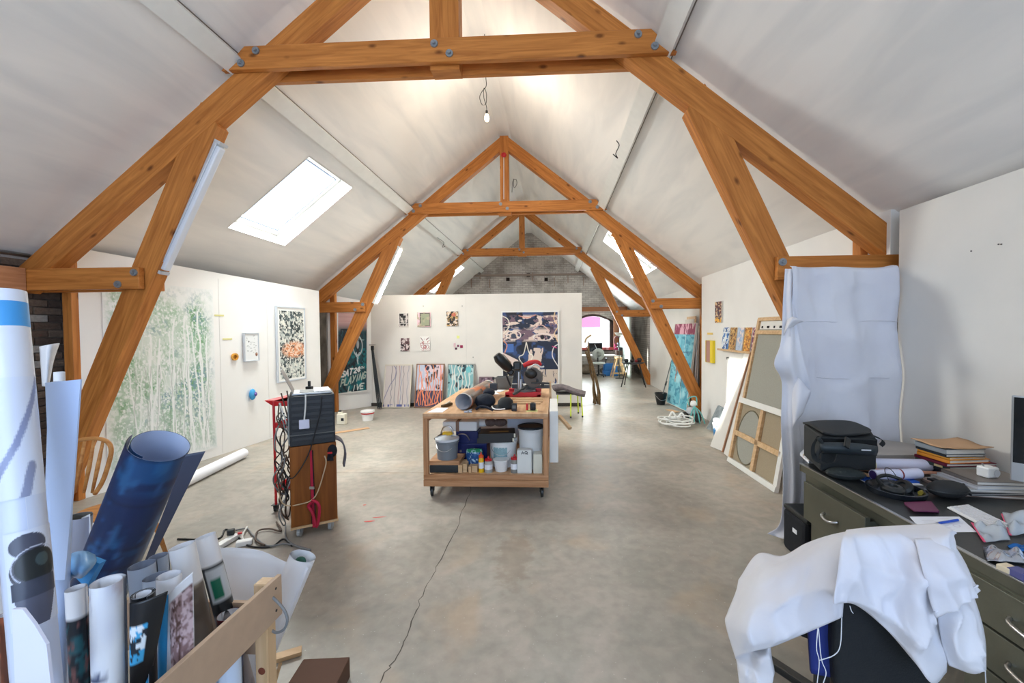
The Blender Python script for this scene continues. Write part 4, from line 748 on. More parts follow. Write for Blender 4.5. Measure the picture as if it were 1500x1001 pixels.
# power strip and floor cables
for i, (px, m_, lab) in enumerate(((((428, 800), (415, 790), (400, 800), (380, 802), (360, 798), (345, 783), (330, 776), (318, 790), (260, 790)), cable_b, 'black extension lead curving over the floor to the cabinet'), (((418, 770), (420, 790), (438, 802), (455, 806), (420, 797), (392, 800), (372, 786), (362, 775), (345, 777)), cable_g, 'grey lead coiled on the floor by the cabinet wheel'), (((405, 765), (412, 778), (395, 775), (378, 778), (375, 792), (388, 799)), cable_br, 'brown lead lying on the floor beside the power strip'))):
    solo('floor_cable', MB().tube(cat_rom([W(x, y, Z=.008+.004*i) for x, y in px], 5), .007, 6), m_, lab, 'cable', smooth=True)
pa, pb = W(318, 802, Z=.02), W(345, 786, Z=.02); t = thing('power_strip', 'white power strip on the floor with a black plug and red switch', 'power strip', (pa+pb)/2-Vector((0, 0, .02)))
part('body', MB().bar(pa, pb+(pb-pa).normalized()*.02, .055, .035), white_pl, t, bevel=.006); part('plug', MB().rbox(pb+Vector((-.03, -.01, .04)), .05, .045, .045, .5), black_pl, t, bevel=.008); part('switch', MB().rbox(pb+Vector((.03, .01, .022)), .03, .02, .012, .5), red_pl, t)
p = W(358, 795, Z=.02); t = thing('socket_block', 'white multi-way socket block beside the power strip', 'adapter', p-Vector((0, 0, .02))); part('body', MB().rbox(p, .11, .06, .04, .5), white_pl, t, bevel=.008); part('lead', MB().tube(cat_rom([p, W(355, 785, Z=.03), W(362, 772, Z=.02)], 4), .007, 6), cable_w, t)
# small red trolley behind
c0 = W(402, 655, Y=3.75); t = thing('red_trolley', 'small red metal tool trolley behind the black case', 'trolley', (c0.x+.18, 3.85, 0))
xa, xb = W(401, 600, Y=3.7).x, W(440, 600, Y=3.7).x
for z in (W(410, 588, Y=3.7).z, W(410, 620, Y=3.7).z, .25): part('tray', MB().box(xa, 3.7, z-.045, xb, 4.05, z-.04).box(xa, 3.695, z-.045, xb, 3.7, z).box(xa, 4.05, z-.045, xb, 4.055, z).box(xa-.005, 3.7, z-.045, xa, 4.05, z).box(xb, 3.7, z-.045, xb+.005, 4.05, z), red_mt, t)
for x in (xa, xb):
    for y in (3.7, 4.05): part('post', MB().cyl((x, y, .06), (x, y, W(410, 588, Y=3.7).z), .011, 8), red_mt, t)
for x in (xa, xb):
    for y in (3.7, 4.05): caster(t, (x, y), .026, whm=black_pl)
part('tray_lip', MB().prism([(xa-.09, 3.7, W(396, 587, Y=3.7).z), (xa, 3.7, W(401, 587, Y=3.7).z), (xa, 3.7, W(402, 596, Y=3.7).z)], (0, .35, 0)), red_mt, t)
z = W(410, 620, Y=3.7).z-.04; solo('enamel_bowl', MB().lathe([(.02, 0), (.06, .05), (.085, .08), (.08, .08), (.05, .045), (0, .01)], (xa+.13, 3.86, z), 18), mat('grey_enamel', (160, 166, 172), .4), 'grey enamel bowl on the middle tray of the red trolley', 'bowl', smooth=True)
z = W(410, 588, Y=3.7).z-.04; solo('tin_can', MB().lathe([(.04, 0), (.04, .09), (.036, .09), (.036, .01)], (xa+.14, 3.86, z), 16), mat('blue_grey_tin', (140, 152, 180), .4), 'blue-grey tin on the top tray of the red trolley', 'tin', smooth='auto')

# ------------------------------------------------------------------ workbench
YT = 4.05; x0, x1 = -1.32, -.055; z1 = .857; Yb = 5.85
def zT(y, Y=YT): return W(700, y, Y=Y).z
def xT(x, Y=YT+.1): return W(x, 640, Y=Y).x
tb = thing('workbench', 'large wooden rolling workbench in the middle of the studio', 'workbench', ((x0+x1)/2, (YT+Yb)/2, 0)); ct_m = plyw
part('tabletop', MB().box(x0, YT, z1-.03, x1, Yb, z1), mat('plywood_top', (214, 176, 138), .6, rgb2=(190, 148, 108), nscale=3, stretch=(6, 1, 1)), tb, bevel=.002)
zr1 = zT(614); zs1, zs0 = zT(697), zT(703); zb1, zb0 = zT(704), zT(713.5)
plank('front_rail', (x0, YT+.02, (z1-.03+zr1)/2), (x1, YT+.02, (z1-.03+zr1)/2), z1-.03-zr1, .04, plyw, tb); plank('back_rail', (x0, Yb-.03, .79), (x1, Yb-.03, .79), .06, .04, plyw, tb)
for x in (x0+.02, x1-.02): plank('side_rail', (x, YT+.05, .79), (x, Yb-.05, .79), .06, .03, plyw, tb); plank('lower_side_rail', (x, YT+.05, (zb0+zb1)/2), (x, Yb-.05, (zb0+zb1)/2), .07, .03, plyw, tb)
for x in (x0+.025, x1-.025):
    for y in (YT+.025, Yb-.05): plank('leg', (x, y, zb1), (x, y, zr1), .05, .045, plyw, tb, up=(1, 0, 0))
part('shelf_board', MB().box(x0+.05, YT+.04, zs0, x1-.05, Yb-.05, zs1), MATS['plywood_top'], tb)
plank('shelf_edge', (x0, YT+.015, (zs1+zs0)/2), (x1, YT+.015, (zs1+zs0)/2), zs1-zs0+.01, .03, plyw, tb); plank('front_base_rail', (x0, YT+.018, (zb1+zb0)/2), (x1, YT+.018, (zb1+zb0)/2), zb1-zb0, .045, plyw, tb); plank('back_base_rail', (x0, Yb-.03, (zb1+zb0)/2), (x1, Yb-.03, (zb1+zb0)/2), zb1-zb0, .045, plyw, tb)
for x in (x0+.07, x1-.07):
    for y in (YT+.06, Yb-.08): caster(tb, (x, y), zb0/2-.008, whm=black_pl)
zS = zs1
def sb(px0, px1, py0, Y, dep, z0=None, py1=None): 
    "box spanning pixels px0..px1 at depth Y, top at pixel row py0, standing on the shelf"
    a, b = W(px0, py0, Y=Y), W(px1, py0, Y=Y); return MB().box(a.x, Y, zS if z0 is None else z0, b.x, Y+dep, (a.z+b.z)/2)
Yf = YT+.07
solo('toolcase', sb(629, 671, 682, Yf, .3), mat('dark_green_case', (40, 46, 50), .5), 'dark flat tool case on the bench shelf under a wood slab', 'case', bevel=.008)
zc = W(650, 682, Y=Yf).z; solo('wood_slab', sb(628, 673, 676, Yf, .3, zc+.001), plyw, 'wooden slab lying on the dark tool case', 'board', bevel=.003)
zc = W(650, 676, Y=Yf).z
def bucket(name, label, px, pyt, pyb, pw, Y, m, lidm=None, z0=None, handle=True, labm=None, rim=.0, cat='bucket'):
    c = W(px, pyb, Y=Y); r = (W(px+pw/2, pyt, Y=Y).x-W(px-pw/2, pyt, Y=Y).x)/2; z0 = zS if z0 is None else z0; h = W(px, pyt, Y=Y).z-z0; o = Vector((c.x, Y+r, z0)); t = thing(name, label, cat, o)
    part('body', MB().lathe([(0, .0), (r*.86, 0), (r*.97, h-.01), (r*.93, h-.01), (r*.8, .01)], o, 28), m, t, smooth='auto'); part('rim', MB().lathe([(r*.97, h-.05), (r*1.02, h-.045), (r*1.02, h-.035), (r*.97, h-.03)], o, 28), m, t)
    if lidm: part('lid', MB().lathe([(r*1.03, h-.02), (r*1.05, h), (r*.97, h+.004), (r*.95, h-.004), (0, h-.004)], o, 28), lidm, t, smooth='auto')
    if handle: part('handle', MB().tube(cat_rom([o+Vector((-r, 0, h-.04)), o+Vector((-r*.5, -r*1.0, h*.55)), o+Vector((r*.3, -r*1.02, h*.5)), o+Vector((r, 0, h-.04))], 6), .003, 5), steel, t)
    if labm: part('printed_label', MB().grid([[o+Vector((r*.985*math.sin(a)*k_, -r*.985*math.cos(a)*k_, z)) for a in [-.7+1.1*i/8 for i in range(9)]] for z, k_ in ((h*.72, .955), (h*.22, .93))]), labm, t)
    return t, o, r, h
bucket('grey_tub', 'grey lidded tub with a wire handle on the wood slab', 651, 646, 676, 34, Yf+.0, mat('grey_bucket', (120, 128, 136), .45), mat('pale_lid', (214, 220, 226), .5), zc, True)
tbx = sb(667, 713, 650, Yf+.28, .25); t = thing('toolbox', 'dark blue metal toolbox at the back of the bench shelf', 'toolbox', (W(690, 660, Y=Yf+.3).x, Yf+.4, zS))
part('body', tbx, blue_mt, t, bevel=.01); a, b_ = W(667, 633, Y=Yf+.28), W(700, 652, Y=Yf+.28); part('tray', MB().box(a.x, Yf+.30, b_.z+.004, b_.x, Yf+.5, a.z), blue_mt, t, bevel=.008); part('latch', MB().rbox(W(675, 661, Y=Yf+.275), .02, .01, .025), steel, t)
part('handle', MB().tube(cat_rom([W(668, 646, Y=Yf+.25), W(672, 637, Y=Yf+.22), W(682, 637, Y=Yf+.22), W(688, 645, Y=Yf+.25)], 5), .006, 6), steel, t)
zq = W(680, 633, Y=Yf+.28).z
t = thing('storage_box', 'white box with a brown band on the toolbox', 'box', (W(675, 633, Y=Yf+.35).x, Yf+.45, zq)); a, b_ = W(648, 618, Y=Yf+.3), W(699, 633, Y=Yf+.3)
part('body', MB().box(a.x, Yf+.3, zq+.001, b_.x, Yf+.55, a.z), white_pl, t, bevel=.015); x_ = W(670, 620, Y=Yf+.3).x; part('band', MB().box(x_-.018, Yf+.296, zq+.001, x_+.018, Yf+.552, a.z+.003), mat('brown_band', (140, 108, 88), .6), t)
t = thing('cordless_drill', 'black and yellow cordless tool behind the grey tub', 'tool', W(648, 645, Y=Yf+.25)); p = W(656, 638, Y=Yf+.26)
part('battery', MB().rbox(p, .11, .06, .075, .1), yellow_pl, t, bevel=.01); part('grip', MB().bar(W(637, 644, Y=Yf+.26), W(650, 635, Y=Yf+.26), .04, .035), mat('brown_grip', (84, 66, 44), .6), t, bevel=.008); part('guard', MB().tube(cat_rom([W(646, 634, Y=Yf+.26), W(650, 626, Y=Yf+.26), W(660, 626, Y=Yf+.26), W(664, 636, Y=Yf+.26)], 5), .008, 6), steel, t)
im = Img(40, 40, (24, 80, 140)); im.mask(im.t < .3, (30, 130, 90)); im.thr(im.noise(12, 12, 5), .64, .68, (190, 220, 240))
t = thing('food_packet', 'blue and green patterned packet slumped on the bench shelf', 'packet', W(695, 695, Y=Yf+.12)); p = W(695, 670, Y=Yf+.14)
G = [[W(x, y, Y=Yf+.12-.05*math.sin(math.pi*i/4)*math.sin(math.pi*j/3)) for i, x in enumerate((684+dj, 690+dj*.5, 695, 701, 706))] for j, (y, dj) in enumerate(((658, 0), (664, 0), (673, 1), (683, 5)))]
mb = MB(); S_ = surf(G, 6); R_, C_ = len(S_), len(S_[0]); mb.grid(S_, [im.a[min(39, int(39*i/(R_-1))), min(39, int(39*j/(C_-1)))] for i in range(R_) for j in range(C_)]); part('printed_bag', mb, VCs, t, smooth=True, solid=.02)
for k, (xa_, xb_, yt) in enumerate(((671, 677, 682), (678, 684, 680), (686, 690, 684), (691, 699, 683))):
    solo('wood_block', sb(xa_, xb_, yt, Yf+.02*(k % 2), .2), pine_l, ('pine block touching the dark tool case on the bench shelf', 'second pine block right of the dark tool case', 'narrow third pine block on the bench shelf', 'pine block next to the yellow glue bottle')[k], 'block', 'pine blocks on the bench shelf', bevel=.002)
def bottle(label, px, pyt, pw, Y, m, capm, tip=True, cat='bottle'):
    c = W(px, pyt, Y=Y); r = pw*.5*Y/FPX; h = c.z-zS; o = Vector((c.x, Y+r, zS)); t = thing('glue_bottle', label, cat, o)
    part('body', MB().lathe([(r, 0), (r, h*.62), (r*.75, h*.72), (r*.7, h*.74)], o, 18), m, t, smooth='auto'); part('cap', MB().lathe([(r*.95, h*.72), (r*.9, h*.82), (r*.3, h*.86), (r*.12, h)], o, 16), capm, t, smooth='auto')
    part('printed_label', MB().lathe([(r*1.01, h*.2), (r*1.01, h*.5)], o, 18), paper, t); return t
bottle('yellow glue bottle with an orange cap on the bench shelf', 704, 663, 8, Yf+.01, yellow_pl, mat('orange_cap', (236, 90, 40), .4)); bottle('grey bottle with a red cap left of the small white tub', 714.5, 670, 12, Yf+.0, mat('bottle_grey', (176, 176, 170), .4), red_pl); bottle('grey bottle with a red nozzle right of the small white tub', 753, 667, 11.5, Yf, mat('bottle_dark', (140, 140, 134), .4), red_pl)
im = mat('blue_label', (150, 184, 190), .5, noise=.2, nscale=60)
bucket('plaster_bucket', 'large white bucket with a blue-grey label in mid shelf', 735, 645, 686, 43, Yf+.14, white_pl, white_pl, None, True, im)
solo('small_tub', MB().lathe([(.06, 0), (.078, .105), (.085, .11), (.085, .12), (0, .12)], Vector((W(733, 690, Y=Yf+.02).x, Yf+.09, zS)), 24), white_pl, 'small white tub in front of the labelled bucket', 'tub', smooth='auto')
bucket('black_lid_bucket', 'largest white bucket with a black lid at the shelf right end', 777, 628, 690, 38, Yf+.1, mat('dull_white_plastic', (222, 224, 224), .4), mat('blue_black_lid', (20, 32, 42), .35), None, False)
t = thing('jug', 'flat white plastic jug with black marker letters AQ', 'jug', W(768, 695, Y=Yf)); part('body', sb(757, 779, 660, Yf-.01, .09), mat('milky_plastic', (226, 228, 224), .35), t, bevel=.012)
pp = W(768, 664, Y=Yf-.013); lt = MB(); 
for st in [[(0, 1), (.3, 0), (.6, 1)], [(.15, .6), (.45, .6)]]: lt.tube([pp+Vector((-.03+.045*x, 0, .018-.03*y)) for x, y in st], .0035, 5)
lt.tube([pp+Vector((.018+.013*math.cos(a), 0, .004+.014*math.sin(a))) for a in [i*.7 for i in range(10)]], .0035, 5).tube([pp+Vector((.02, 0, -.002)), pp+Vector((.036, 0, -.014))], .0035, 5); part('marker_letters', lt, black_pl, t)
solo('clear_box', sb(781, 794, 666, Yf, .12), mat('frosted_plastic', (224, 222, 204), .3), 'frosted narrow container at the shelf right end', 'container', bevel=.006)
# two record cases on the big bucket
yb = Yf+.1
for k in range(2):
    c = W(727+2*k, 641-6*k, Y=yb+.14); t = thing('book_case', ('lower' if k == 0 else 'upper')+' of two thick black books lying on the labelled bucket', 'book', c-Vector((0, 0, .02)))
    M = Matrix.Rotation(.0, 3, 'Z')
    part('cover', MB().rbox(c+Vector((0, 0, .024)), .37, .24, .004, .12).rbox(c+Vector((0, 0, -.024)), .37, .24, .004, .12).frame(c-Vector((0, .118, 0)), Vector((1, .12, 0)).normalized(), Vector((-.12, 1, 0)).normalized(), (0, 0, 1), .37, .006, .05), mat('black_cover', (30, 30, 30), .5), t); part('pages', MB().rbox(c+Vector((.006, .002, 0)), .365, .228, .042, .12), mat('cream_pages', (236, 230, 206), .8), t)
    if k: part('gold_lettering', MB().rbox(c+Vector((.02, -.03, .0275)), .2, .03, .001, .12), mat('gold_print', (180, 140, 70), .5), t)
t = thing('rag_bundle', 'crumpled grey and white rags behind the books', 'rag', W(720, 623, Y=Yf+.5)); 
for k, (x, y, s_) in enumerate(((707, 620, .07), (718, 619, .08), (733, 619, .08))): part('rag', MB().ell(W(x, y, Y=Yf+.5), s_, .07, .045, 10, 7), (white_pl, mat('brown_rag', (120, 100, 92), .9, noise=.4, nscale=30), MATS['brown_rag'])[k] if k else white_pl, t, smooth=True)
solo('foam_box', MB().box(W(743, 612, Y=Yf+.6).x, Yf+.6, W(743, 626, Y=Yf+.6).z-.1, W(796, 612, Y=Yf+.6).x, Yf+.9, W(743, 613, Y=Yf+.6).z), mat('pale_blue_box', (200, 208, 222), .6), 'pale blue-white box behind the black-lidded bucket', 'box', bevel=.004)
solo('plastic_crate', MB().box(-1.0, 5.2, zS+.002, -.2, 5.7, zS+.28), grey_l, 'low pale crate at the back of the bench shelf', 'crate', bevel=.02)
# on the bench top
def T(x, y, dz=0): return W(x, y, Z=z1+dz)
zt_ = z1
p0, p1, p2, p3 = T(626, 604.5), T(648, 604.5), T(657, 598), T(640, 598)
solo('paper_sheet', MB().prism([p0, p1, p2, p3], (0, 0, .003)), paper, 'white sheet on the front left corner of the workbench', 'paper')
def roll(name, label, a, b_, r, imo=None, inner=None, group=None, turns=1.6, spread=.12, start=0., n=40, m=None, cat='roll', flap=None):
    "a sheet rolled round the axis a-b; spiral section, printed outside, pale inside"
    a, b_ = Vector(a), Vector(b_); d = (b_-a).normalized(); u = d.orthogonal().normalized(); v = d.cross(u); L = (b_-a).length
    t = thing(name, label, cat, a if a.z < b_.z else b_, group)
    nn = int(n*turns); A_ = [start+2*math.pi*turns*i/nn for i in range(nn+1)]; R_ = [r*(1-spread*(1-i/nn)) for i in range(nn+1)]
    prof = [(u*math.cos(q)+v*math.sin(q), rr) for q, rr in zip(A_, R_)]
    if flap: base = prof[-1]; tg = -(-u*math.sin(A_[-1])+v*math.cos(A_[-1])); prof = prof+[((base[0]*base[1]-tg*flap*(i+1)/6), 1) for i in range(6)]
    hs = 70 if imo is not None else 2; out = [[a+(b_-a)*(j/(hs-1))+q*rr for (q, rr) in prof] for j in range(hs)]; inn = [[a+(b_-a)*(j/(hs-1))+q*(rr-.002*(1 if rr != 1 else 0)) for (q, rr) in prof] for j in range(hs)]
    if imo is not None:
        C_ = len(prof); cs = [imo.a[min(imo.h-1, int(imo.h*j/hs)), min(imo.w-1, int((imo.w-1)*((C_-1-i)*1.0/(C_-1))*min(1, 1.0)))] for j in range(hs) for i in range(C_)]
        part('printed_side', MB().grid(out, cs), VCs, t, smooth=True)
    else: part('outer_side', MB().grid(out), m or paper, t, smooth=True)
    part('inner_side', MB().grid([rw[::-1] for rw in inn]), inner or paper, t, smooth=True)
    return t
im = Img(60, 30, (150, 128, 112)); im.thr(im.noise(5, 4, 5), .5, .6, (96, 92, 80)); im.thr(im.noise(4, 3, 6), .58, .64, (226, 130, 80)); im.mask(im.t < .05, (240, 240, 240)); im.mask(im.t > .95, (240, 240, 240))
ra = T(678, 602)+Vector((0, .02, .092)); rb = T(706, 584)+Vector((.02, .35, .10)); roll('poster_roll', 'wide brown and orange poster roll lying on the workbench', rb, ra, .092, im, turns=1.5)
p = T(655, 596); t = thing('hand_plane', 'small brown wooden tool near the bench left edge', 'tool', p); part('body', MB().bar(p+Vector((-.04, -.06, .015)), p+Vector((.03, .08, .02)), .04, .03), mat('dark_brown_wood', (84, 62, 30), .5), t, bevel=.008); part('blade', MB().bar(p+Vector((-.02, 0, .03)), p+Vector((.02, .05, .05)), .02, .005), steel, t)
p = T(686, 605); t = thing('clamp', 'small chrome clamp on the bench front edge', 'clamp', p); part('jaw', MB().bar(p+Vector((-.045, 0, .012)), p+Vector((.035, .01, .012)), .02, .02), steel, t, bevel=.003); part('lever', MB().bar(p+Vector((-.01, 0, .022)), p+Vector((.04, .0, .036)), .012, .008), steel, t); part('screw', MB().cyl(p+Vector((0, -.01, -.02)), p+Vector((0, -.01, .03)), .007, 8), steel, t)
# dark backpack
t = thing('backpack', 'crumpled dark navy backpack lying on the workbench', 'bag', T(707, 602)); nv = mat('navy_fabric', (22, 30, 44), .85, bump=.5, bscale=40)
part('body', MB().ell(T(708, 600)+Vector((0, .12, .07)), .115, .12, .08, 14, 9), nv, t, smooth=True); part('top_flap', MB().ell(T(713, 597)+Vector((0, .16, .14)), .07, .07, .045, 12, 8), nv, t, smooth=True); part('pocket', MB().rbox(T(719, 590)+Vector((-.0, .25, .15)), .09, .07, .09), mat('slate_box', (58, 66, 74), .5), t, bevel=.01)
part('strap', MB().tube(cat_rom([T(697, 603)+Vector((0, .02, .02)), T(703, 603)+Vector((0, 0, .05)), T(712, 603)+Vector((0, 0, .045)), T(722, 604)+Vector((0, 0, .02))], 5), .014, 6), nv, t, smooth=True)
# cap
t = thing('baseball_cap', 'dark baseball cap with a white striped edge beside the backpack', 'cap', T(738, 604)); c = T(739, 601)+Vector((0, .1, .0)); cp = mat('cap_black', (34, 38, 40), .8, bump=.4, bscale=120)
part('crown', MB().lathe([(.088, 0), (.09, .03), (.08, .08), (.05, .112), (0, .122)], c, 20), cp, t, smooth=True); part('peak', MB().grid(surf([[c+Vector((-.13+.03*i, -.13+.012*abs(i-2)**2+.035*j, .012+.02*j*(1-.2*abs(i-2)))) for i in range(5)] for j in range(3)], 4)), cp, t, smooth=True, solid=.004); part('white_trim', MB().tube(cat_rom([c+Vector((-.14, -.05, .03)), c+Vector((-.11, -.12, .018)), c+Vector((-.05, -.145, .016)), c+Vector((.01, -.13, .02))], 5), .007, 6), white_pl, t); part('button', MB().ell(c+Vector((0, 0, .123)), .01, .01, .006, 8, 5), cp, t)
t = thing('small_camera', 'small black boxy camera on the bench right of the cap', 'camera', T(753, 604)); part('body', MB().rbox(T(753, 603)+Vector((0, .03, .04)), .055, .05, .075), black_pl, t, bevel=.006); part('screen', MB().rbox(T(753, 603)+Vector((0, .003, .045)), .036, .004, .03), grey_pl, t)
p = T(779, 603)+Vector((0, .04, 0)); t = thing('tape_dispenser', 'red and black tape roll on the bench front right', 'tape', p); part('tape', MB().lathe([(.02, -.022), (.042, -.022), (.042, .022), (.02, .022), (.02, -.022)], p+Vector((.01, 0, .045)), 20, (1, .2, 0)).rbox(p+Vector((.01, 0, .045)), .06, .07, .072), black_pl, t, bevel=.01); part('red_clip', MB().rbox(p+Vector((-.05, 0, .04)), .022, .05, .065), red_pl, t, bevel=.006); part('base_card', MB().rbox(p+Vector((0, -.01, .003)), .12, .1, .005), mat('pale_yellow_card', (226, 226, 150), .7), t)
for k, (y, xa_, xb_, h) in enumerate(((592, 757, 792, .018), (590, 752, 795, .028), (588, 756, 796, .03), (586, 750, 792, .02))):
    a, b_ = T(xa_, y), T(xb_, y); plank('timber_strip', a+Vector((0, 0, h/2)), b_+Vector((0, .015*k, h/2)), h, .04, pine_l, None)
for o in [o for o in COL.objects if o.name.startswith('timber_strip')]: o['label'] = {'timber_strip': 'nearest pale pine strip of the row in front of the saw', 'timber_strip.001': 'second pine strip of the row in front of the saw', 'timber_strip.002': 'third and tallest pine strip before the saw', 'timber_strip.003': 'rearmost pine strip touching the red saw base'}[o.name]; o['category'] = 'timber'; o['group'] = 'pine strips on the workbench'
for k, (x, y, a_) in enumerate(((712, 572, .1), (722, 577, .4), (730, 573, -.3))): solo('note_sheet', MB().rbox(T(x, y)+Vector((0, 0, .002+.001*k)), .14, .2, .001, a_), paper, ('loose white paper left behind the backpack', 'slanted white paper in front of the grey bin', 'loose white paper beside the grey bin')[k], 'paper', 'loose papers on the workbench')
# grey bin
a, b_ = T(727, 571), T(749, 571); h = .17; t = thing('grey_bin', 'open grey plastic bin left of the mitre saw', 'bin', (a+b_)/2)
bn = MB(); cx_ = (a.x+b_.x)/2; wb = (b_.x-a.x)/2; yb = a.y
def ring(w_, d_, z): return [(cx_-w_, yb-d_+.1, z), (cx_+w_, yb-d_+.1, z), (cx_+w_, yb+d_+.1, z), (cx_-w_, yb+d_+.1, z)]
R0, R1, R2_, R3 = ring(wb*.85, .09, z1), ring(wb*1.1, .12, z1+h), ring(wb*1.02, .11, z1+h), ring(wb*.8, .085, z1+.006)
bn.add(R0+R1+R2_+R3, [(3, 2, 1, 0)]+[(i+4*k, (i+1) % 4+4*k, (i+1) % 4+4*k+4, i+4*k+4) for k in range(3) for i in range(4)]+[(12, 13, 14, 15)]); part('body', bn, grey_pl, t); part('rim', MB().box(cx_-wb*1.25, yb-.03, z1+h-.012, cx_+wb*1.2, yb-.018, z1+h+.006), grey_pl, t, bevel=.003); part('clip', MB().rbox((cx_-wb*1.35, yb-.02, z1+h-.01), .03, .03, .04), black_pl, t, bevel=.004)
# mitre saw
ms = thing('mitre_saw', 'red and black sliding mitre saw standing on the workbench', 'saw', T(770, 582)); ys = T(770, 582).y
def M_(x, y, dy=0.): return W(x, y, Y=ys+dy)
part('base', MB().box(M_(740, 580).x, ys, z1, M_(792, 580).x, ys+.07, z1+.06).box(M_(743, 580).x, ys+.22, z1, M_(792, 580).x, ys+.3, z1+.075).box(M_(740, 580).x, ys, z1, M_(747, 580).x, ys+.3, z1+.035).box(M_(786, 580).x, ys, z1, M_(792, 580).x, ys+.3, z1+.035), mat('saw_red', (190, 24, 34), .4), ms, bevel=.006)
part('table', MB().lathe([(.14, 0), (.14, .03), (.12, .035), (0, .035)], (M_(768, 575).x, ys+.14, z1+.05), 24), mat('cast_grey', (92, 92, 96), .45), ms, smooth='auto')
part('fence', MB().box(M_(748, 572).x, ys+.16, z1+.085, M_(765, 572).x, ys+.18, z1+.14).box(M_(770, 572).x, ys+.16, z1+.085, M_(805, 561).x, ys+.18, z1+.13), mat('dark_grey_metal', (62, 64, 66), .4), ms, bevel=.003)
part('arm', MB().bar(M_(752, 578, -.02), M_(773, 565, .1), .05, .03).bar(M_(762, 570, .2), M_(759, 542, .2), .06, .05), MATS['dark_grey_metal'], ms, bevel=.006)
part('motor', MB().tube([M_(727, 520, .05), M_(731, 525, .06), M_(742, 536, .12), M_(747, 541, .15)], [.045, .07, .07, .05], 16), black_pl, ms, smooth='auto'); part('motor_band', MB().tube([M_(737, 520, .08), M_(748, 532, .1)], .012, 8), mat('tan_band', (140, 116, 92), .5), ms)
part('gearbox', MB().rbox(M_(758, 536, .15), .10, .14, .11).rbox(M_(748, 545, .18), .09, .1, .08, 0, ('Y', .6)), black_pl, ms, bevel=.02)
bc = M_(781, 553, .1); part('blade_guard', MB().lathe([(.02, -.02), (.125, -.02), (.13, 0), (.125, .02), (.02, .02)], bc, 28, (.3, 1, 0)), mat('smoky_guard', (120, 116, 112), .2, alpha=.75), ms, smooth='auto'); part('blade', MB().lathe([(0, -.003), (.115, -.003), (.115, .003), (0, .003)], bc, 32, (.3, 1, 0)), mat('blade_steel', (210, 208, 204), .3, metal=.8), ms); part('guard_cover', MB().ell(M_(778, 548, .07), .08, .04, .06, 12, 8), black_pl, ms, smooth=True)
part('top_guard', MB().tube(cat_rom([M_(767, 536, .1), M_(776, 532, .1), M_(786, 531, .1), M_(793, 535, .1)], 4), [.03]*3+[.032]*8+[.02]*2, 12), MATS['saw_red'], ms, smooth=True); part('handle', MB().tube(cat_rom([M_(776, 540, .08), M_(784, 534, .04), M_(792, 538, .03), M_(797, 537, .03)], 4), .011, 8), mat('silver_handle', (200, 206, 206), .35), ms, smooth=True)
part('column', MB().cyl(M_(760, 575, .1), M_(760, 545, .1), .014, 12).cyl(M_(763, 570, .08), M_(763, 556, .08), .02, 12), steel, ms); part('rail', MB().cyl(M_(778, 561, .0), M_(805, 562, .0), .013, 10).cyl(M_(742, 551, .2), M_(748, 566, .2), .012, 8), black_pl, ms); part('clamp_knob', MB().rbox(M_(787, 558, .05), .03, .03, .04).rbox(M_(795, 564, .05), .04, .04, .05), black_pl, ms, bevel=.008)
# white board and stick leaning on the right side of the bench
solo('white_board', MB().box(x1+.012, YT+.12, .33, x1+.10, YT+.9, .86), white_paint, 'thick white panel hung against the right side of the workbench', 'panel', bevel=.004)
solo('leaning_strip', MB().bar((x1+.03, YT+.95, .05), (x1+.01, YT+1.3, 1.02), .03, .02), pine_l, 'thin upright pine strip at the bench right side', 'timber')
solo('bent_offcut', MB().bar((x1+.12, YT+.75, .68), (x1+.24, YT+.55, .58), .04, .03), pine_l, 'short pine offcut jutting right of the workbench', 'offcut')

# ------------------------------------------------------------------ stool, branches, far workroom
t = thing('stool', 'neon yellow legged stool under a folded grey-brown blanket', 'stool', (.32, 8.05, 0)); zs = .46
for (x, y, px) in ((.06, 8.25, 824), (.33, 7.88, 839), (.56, 7.95, 853), (.50, 8.3, 0)): part('leg', MB().tube([(x, y, .03), (x*.9+.035, y*.95+.4, zs)], .013, 8), neon, t); part('foot', MB().cyl((x, y, 0), (x, y, .03), .016, 8), black_pl, t)
part('seat', MB().box(.05, 7.9, zs-.02, .58, 8.3, zs), mat('grey_seat', (120, 118, 116), .6), t, bevel=.01)
bl = [[Vector((.0+.15*i+.03*math.sin(j*2), 7.84+.17*j, zs+.04+.07*math.sin(1.2+i*.7)+.03*math.cos(j*2.3+i)-(.03 if i in (0,) else 0))) for i in range(5)] for j in range(4)]
solo('folded_blanket', MB().grid(surf(bl, 5)), mat('taupe_wool', (112, 102, 104), .95, noise=.35, nscale=20, bump=.8, bscale=60), 'grey-brown blanket piled on the neon-legged stool', 'blanket', smooth=True, solid=.05)
t = thing('branch_bundle', 'bundle of dry brown branches leaning on the partition end', 'branches', (1.0, 9.5, 0)); bkm = mat('bark', (128, 100, 66), .9, noise=.5, nscale=25, bump=.6, bscale=60)
for k in range(7):
    rr = random.Random(k+20); b0 = W(868+11*rr.random(), 585+8*rr.random(), Z=.01); tp = W(857+rr.uniform(0, 5), 503+rr.uniform(-4, 12), Y=9.2)
    pts = [b0.lerp(tp, i/5)+Vector((rr.uniform(-.04, .04)+.04*math.sin(i*.7), rr.uniform(-.03, .03), 0))*(0 if i in (0,) else 1) for i in range(6)]; part('branch', MB().tube(cat_rom(pts, 3), [.026-.0009*i for i in range(16)], 6), bkm, t, smooth=True)
part('branch', MB().tube(cat_rom([W(857, 502, Y=9.2), W(859, 496, Y=9.15), W(866, 491, Y=9.1)], 4), .02, 6), mat('cut_wood', (190, 160, 120), .8), t, 'pale bent branch end')
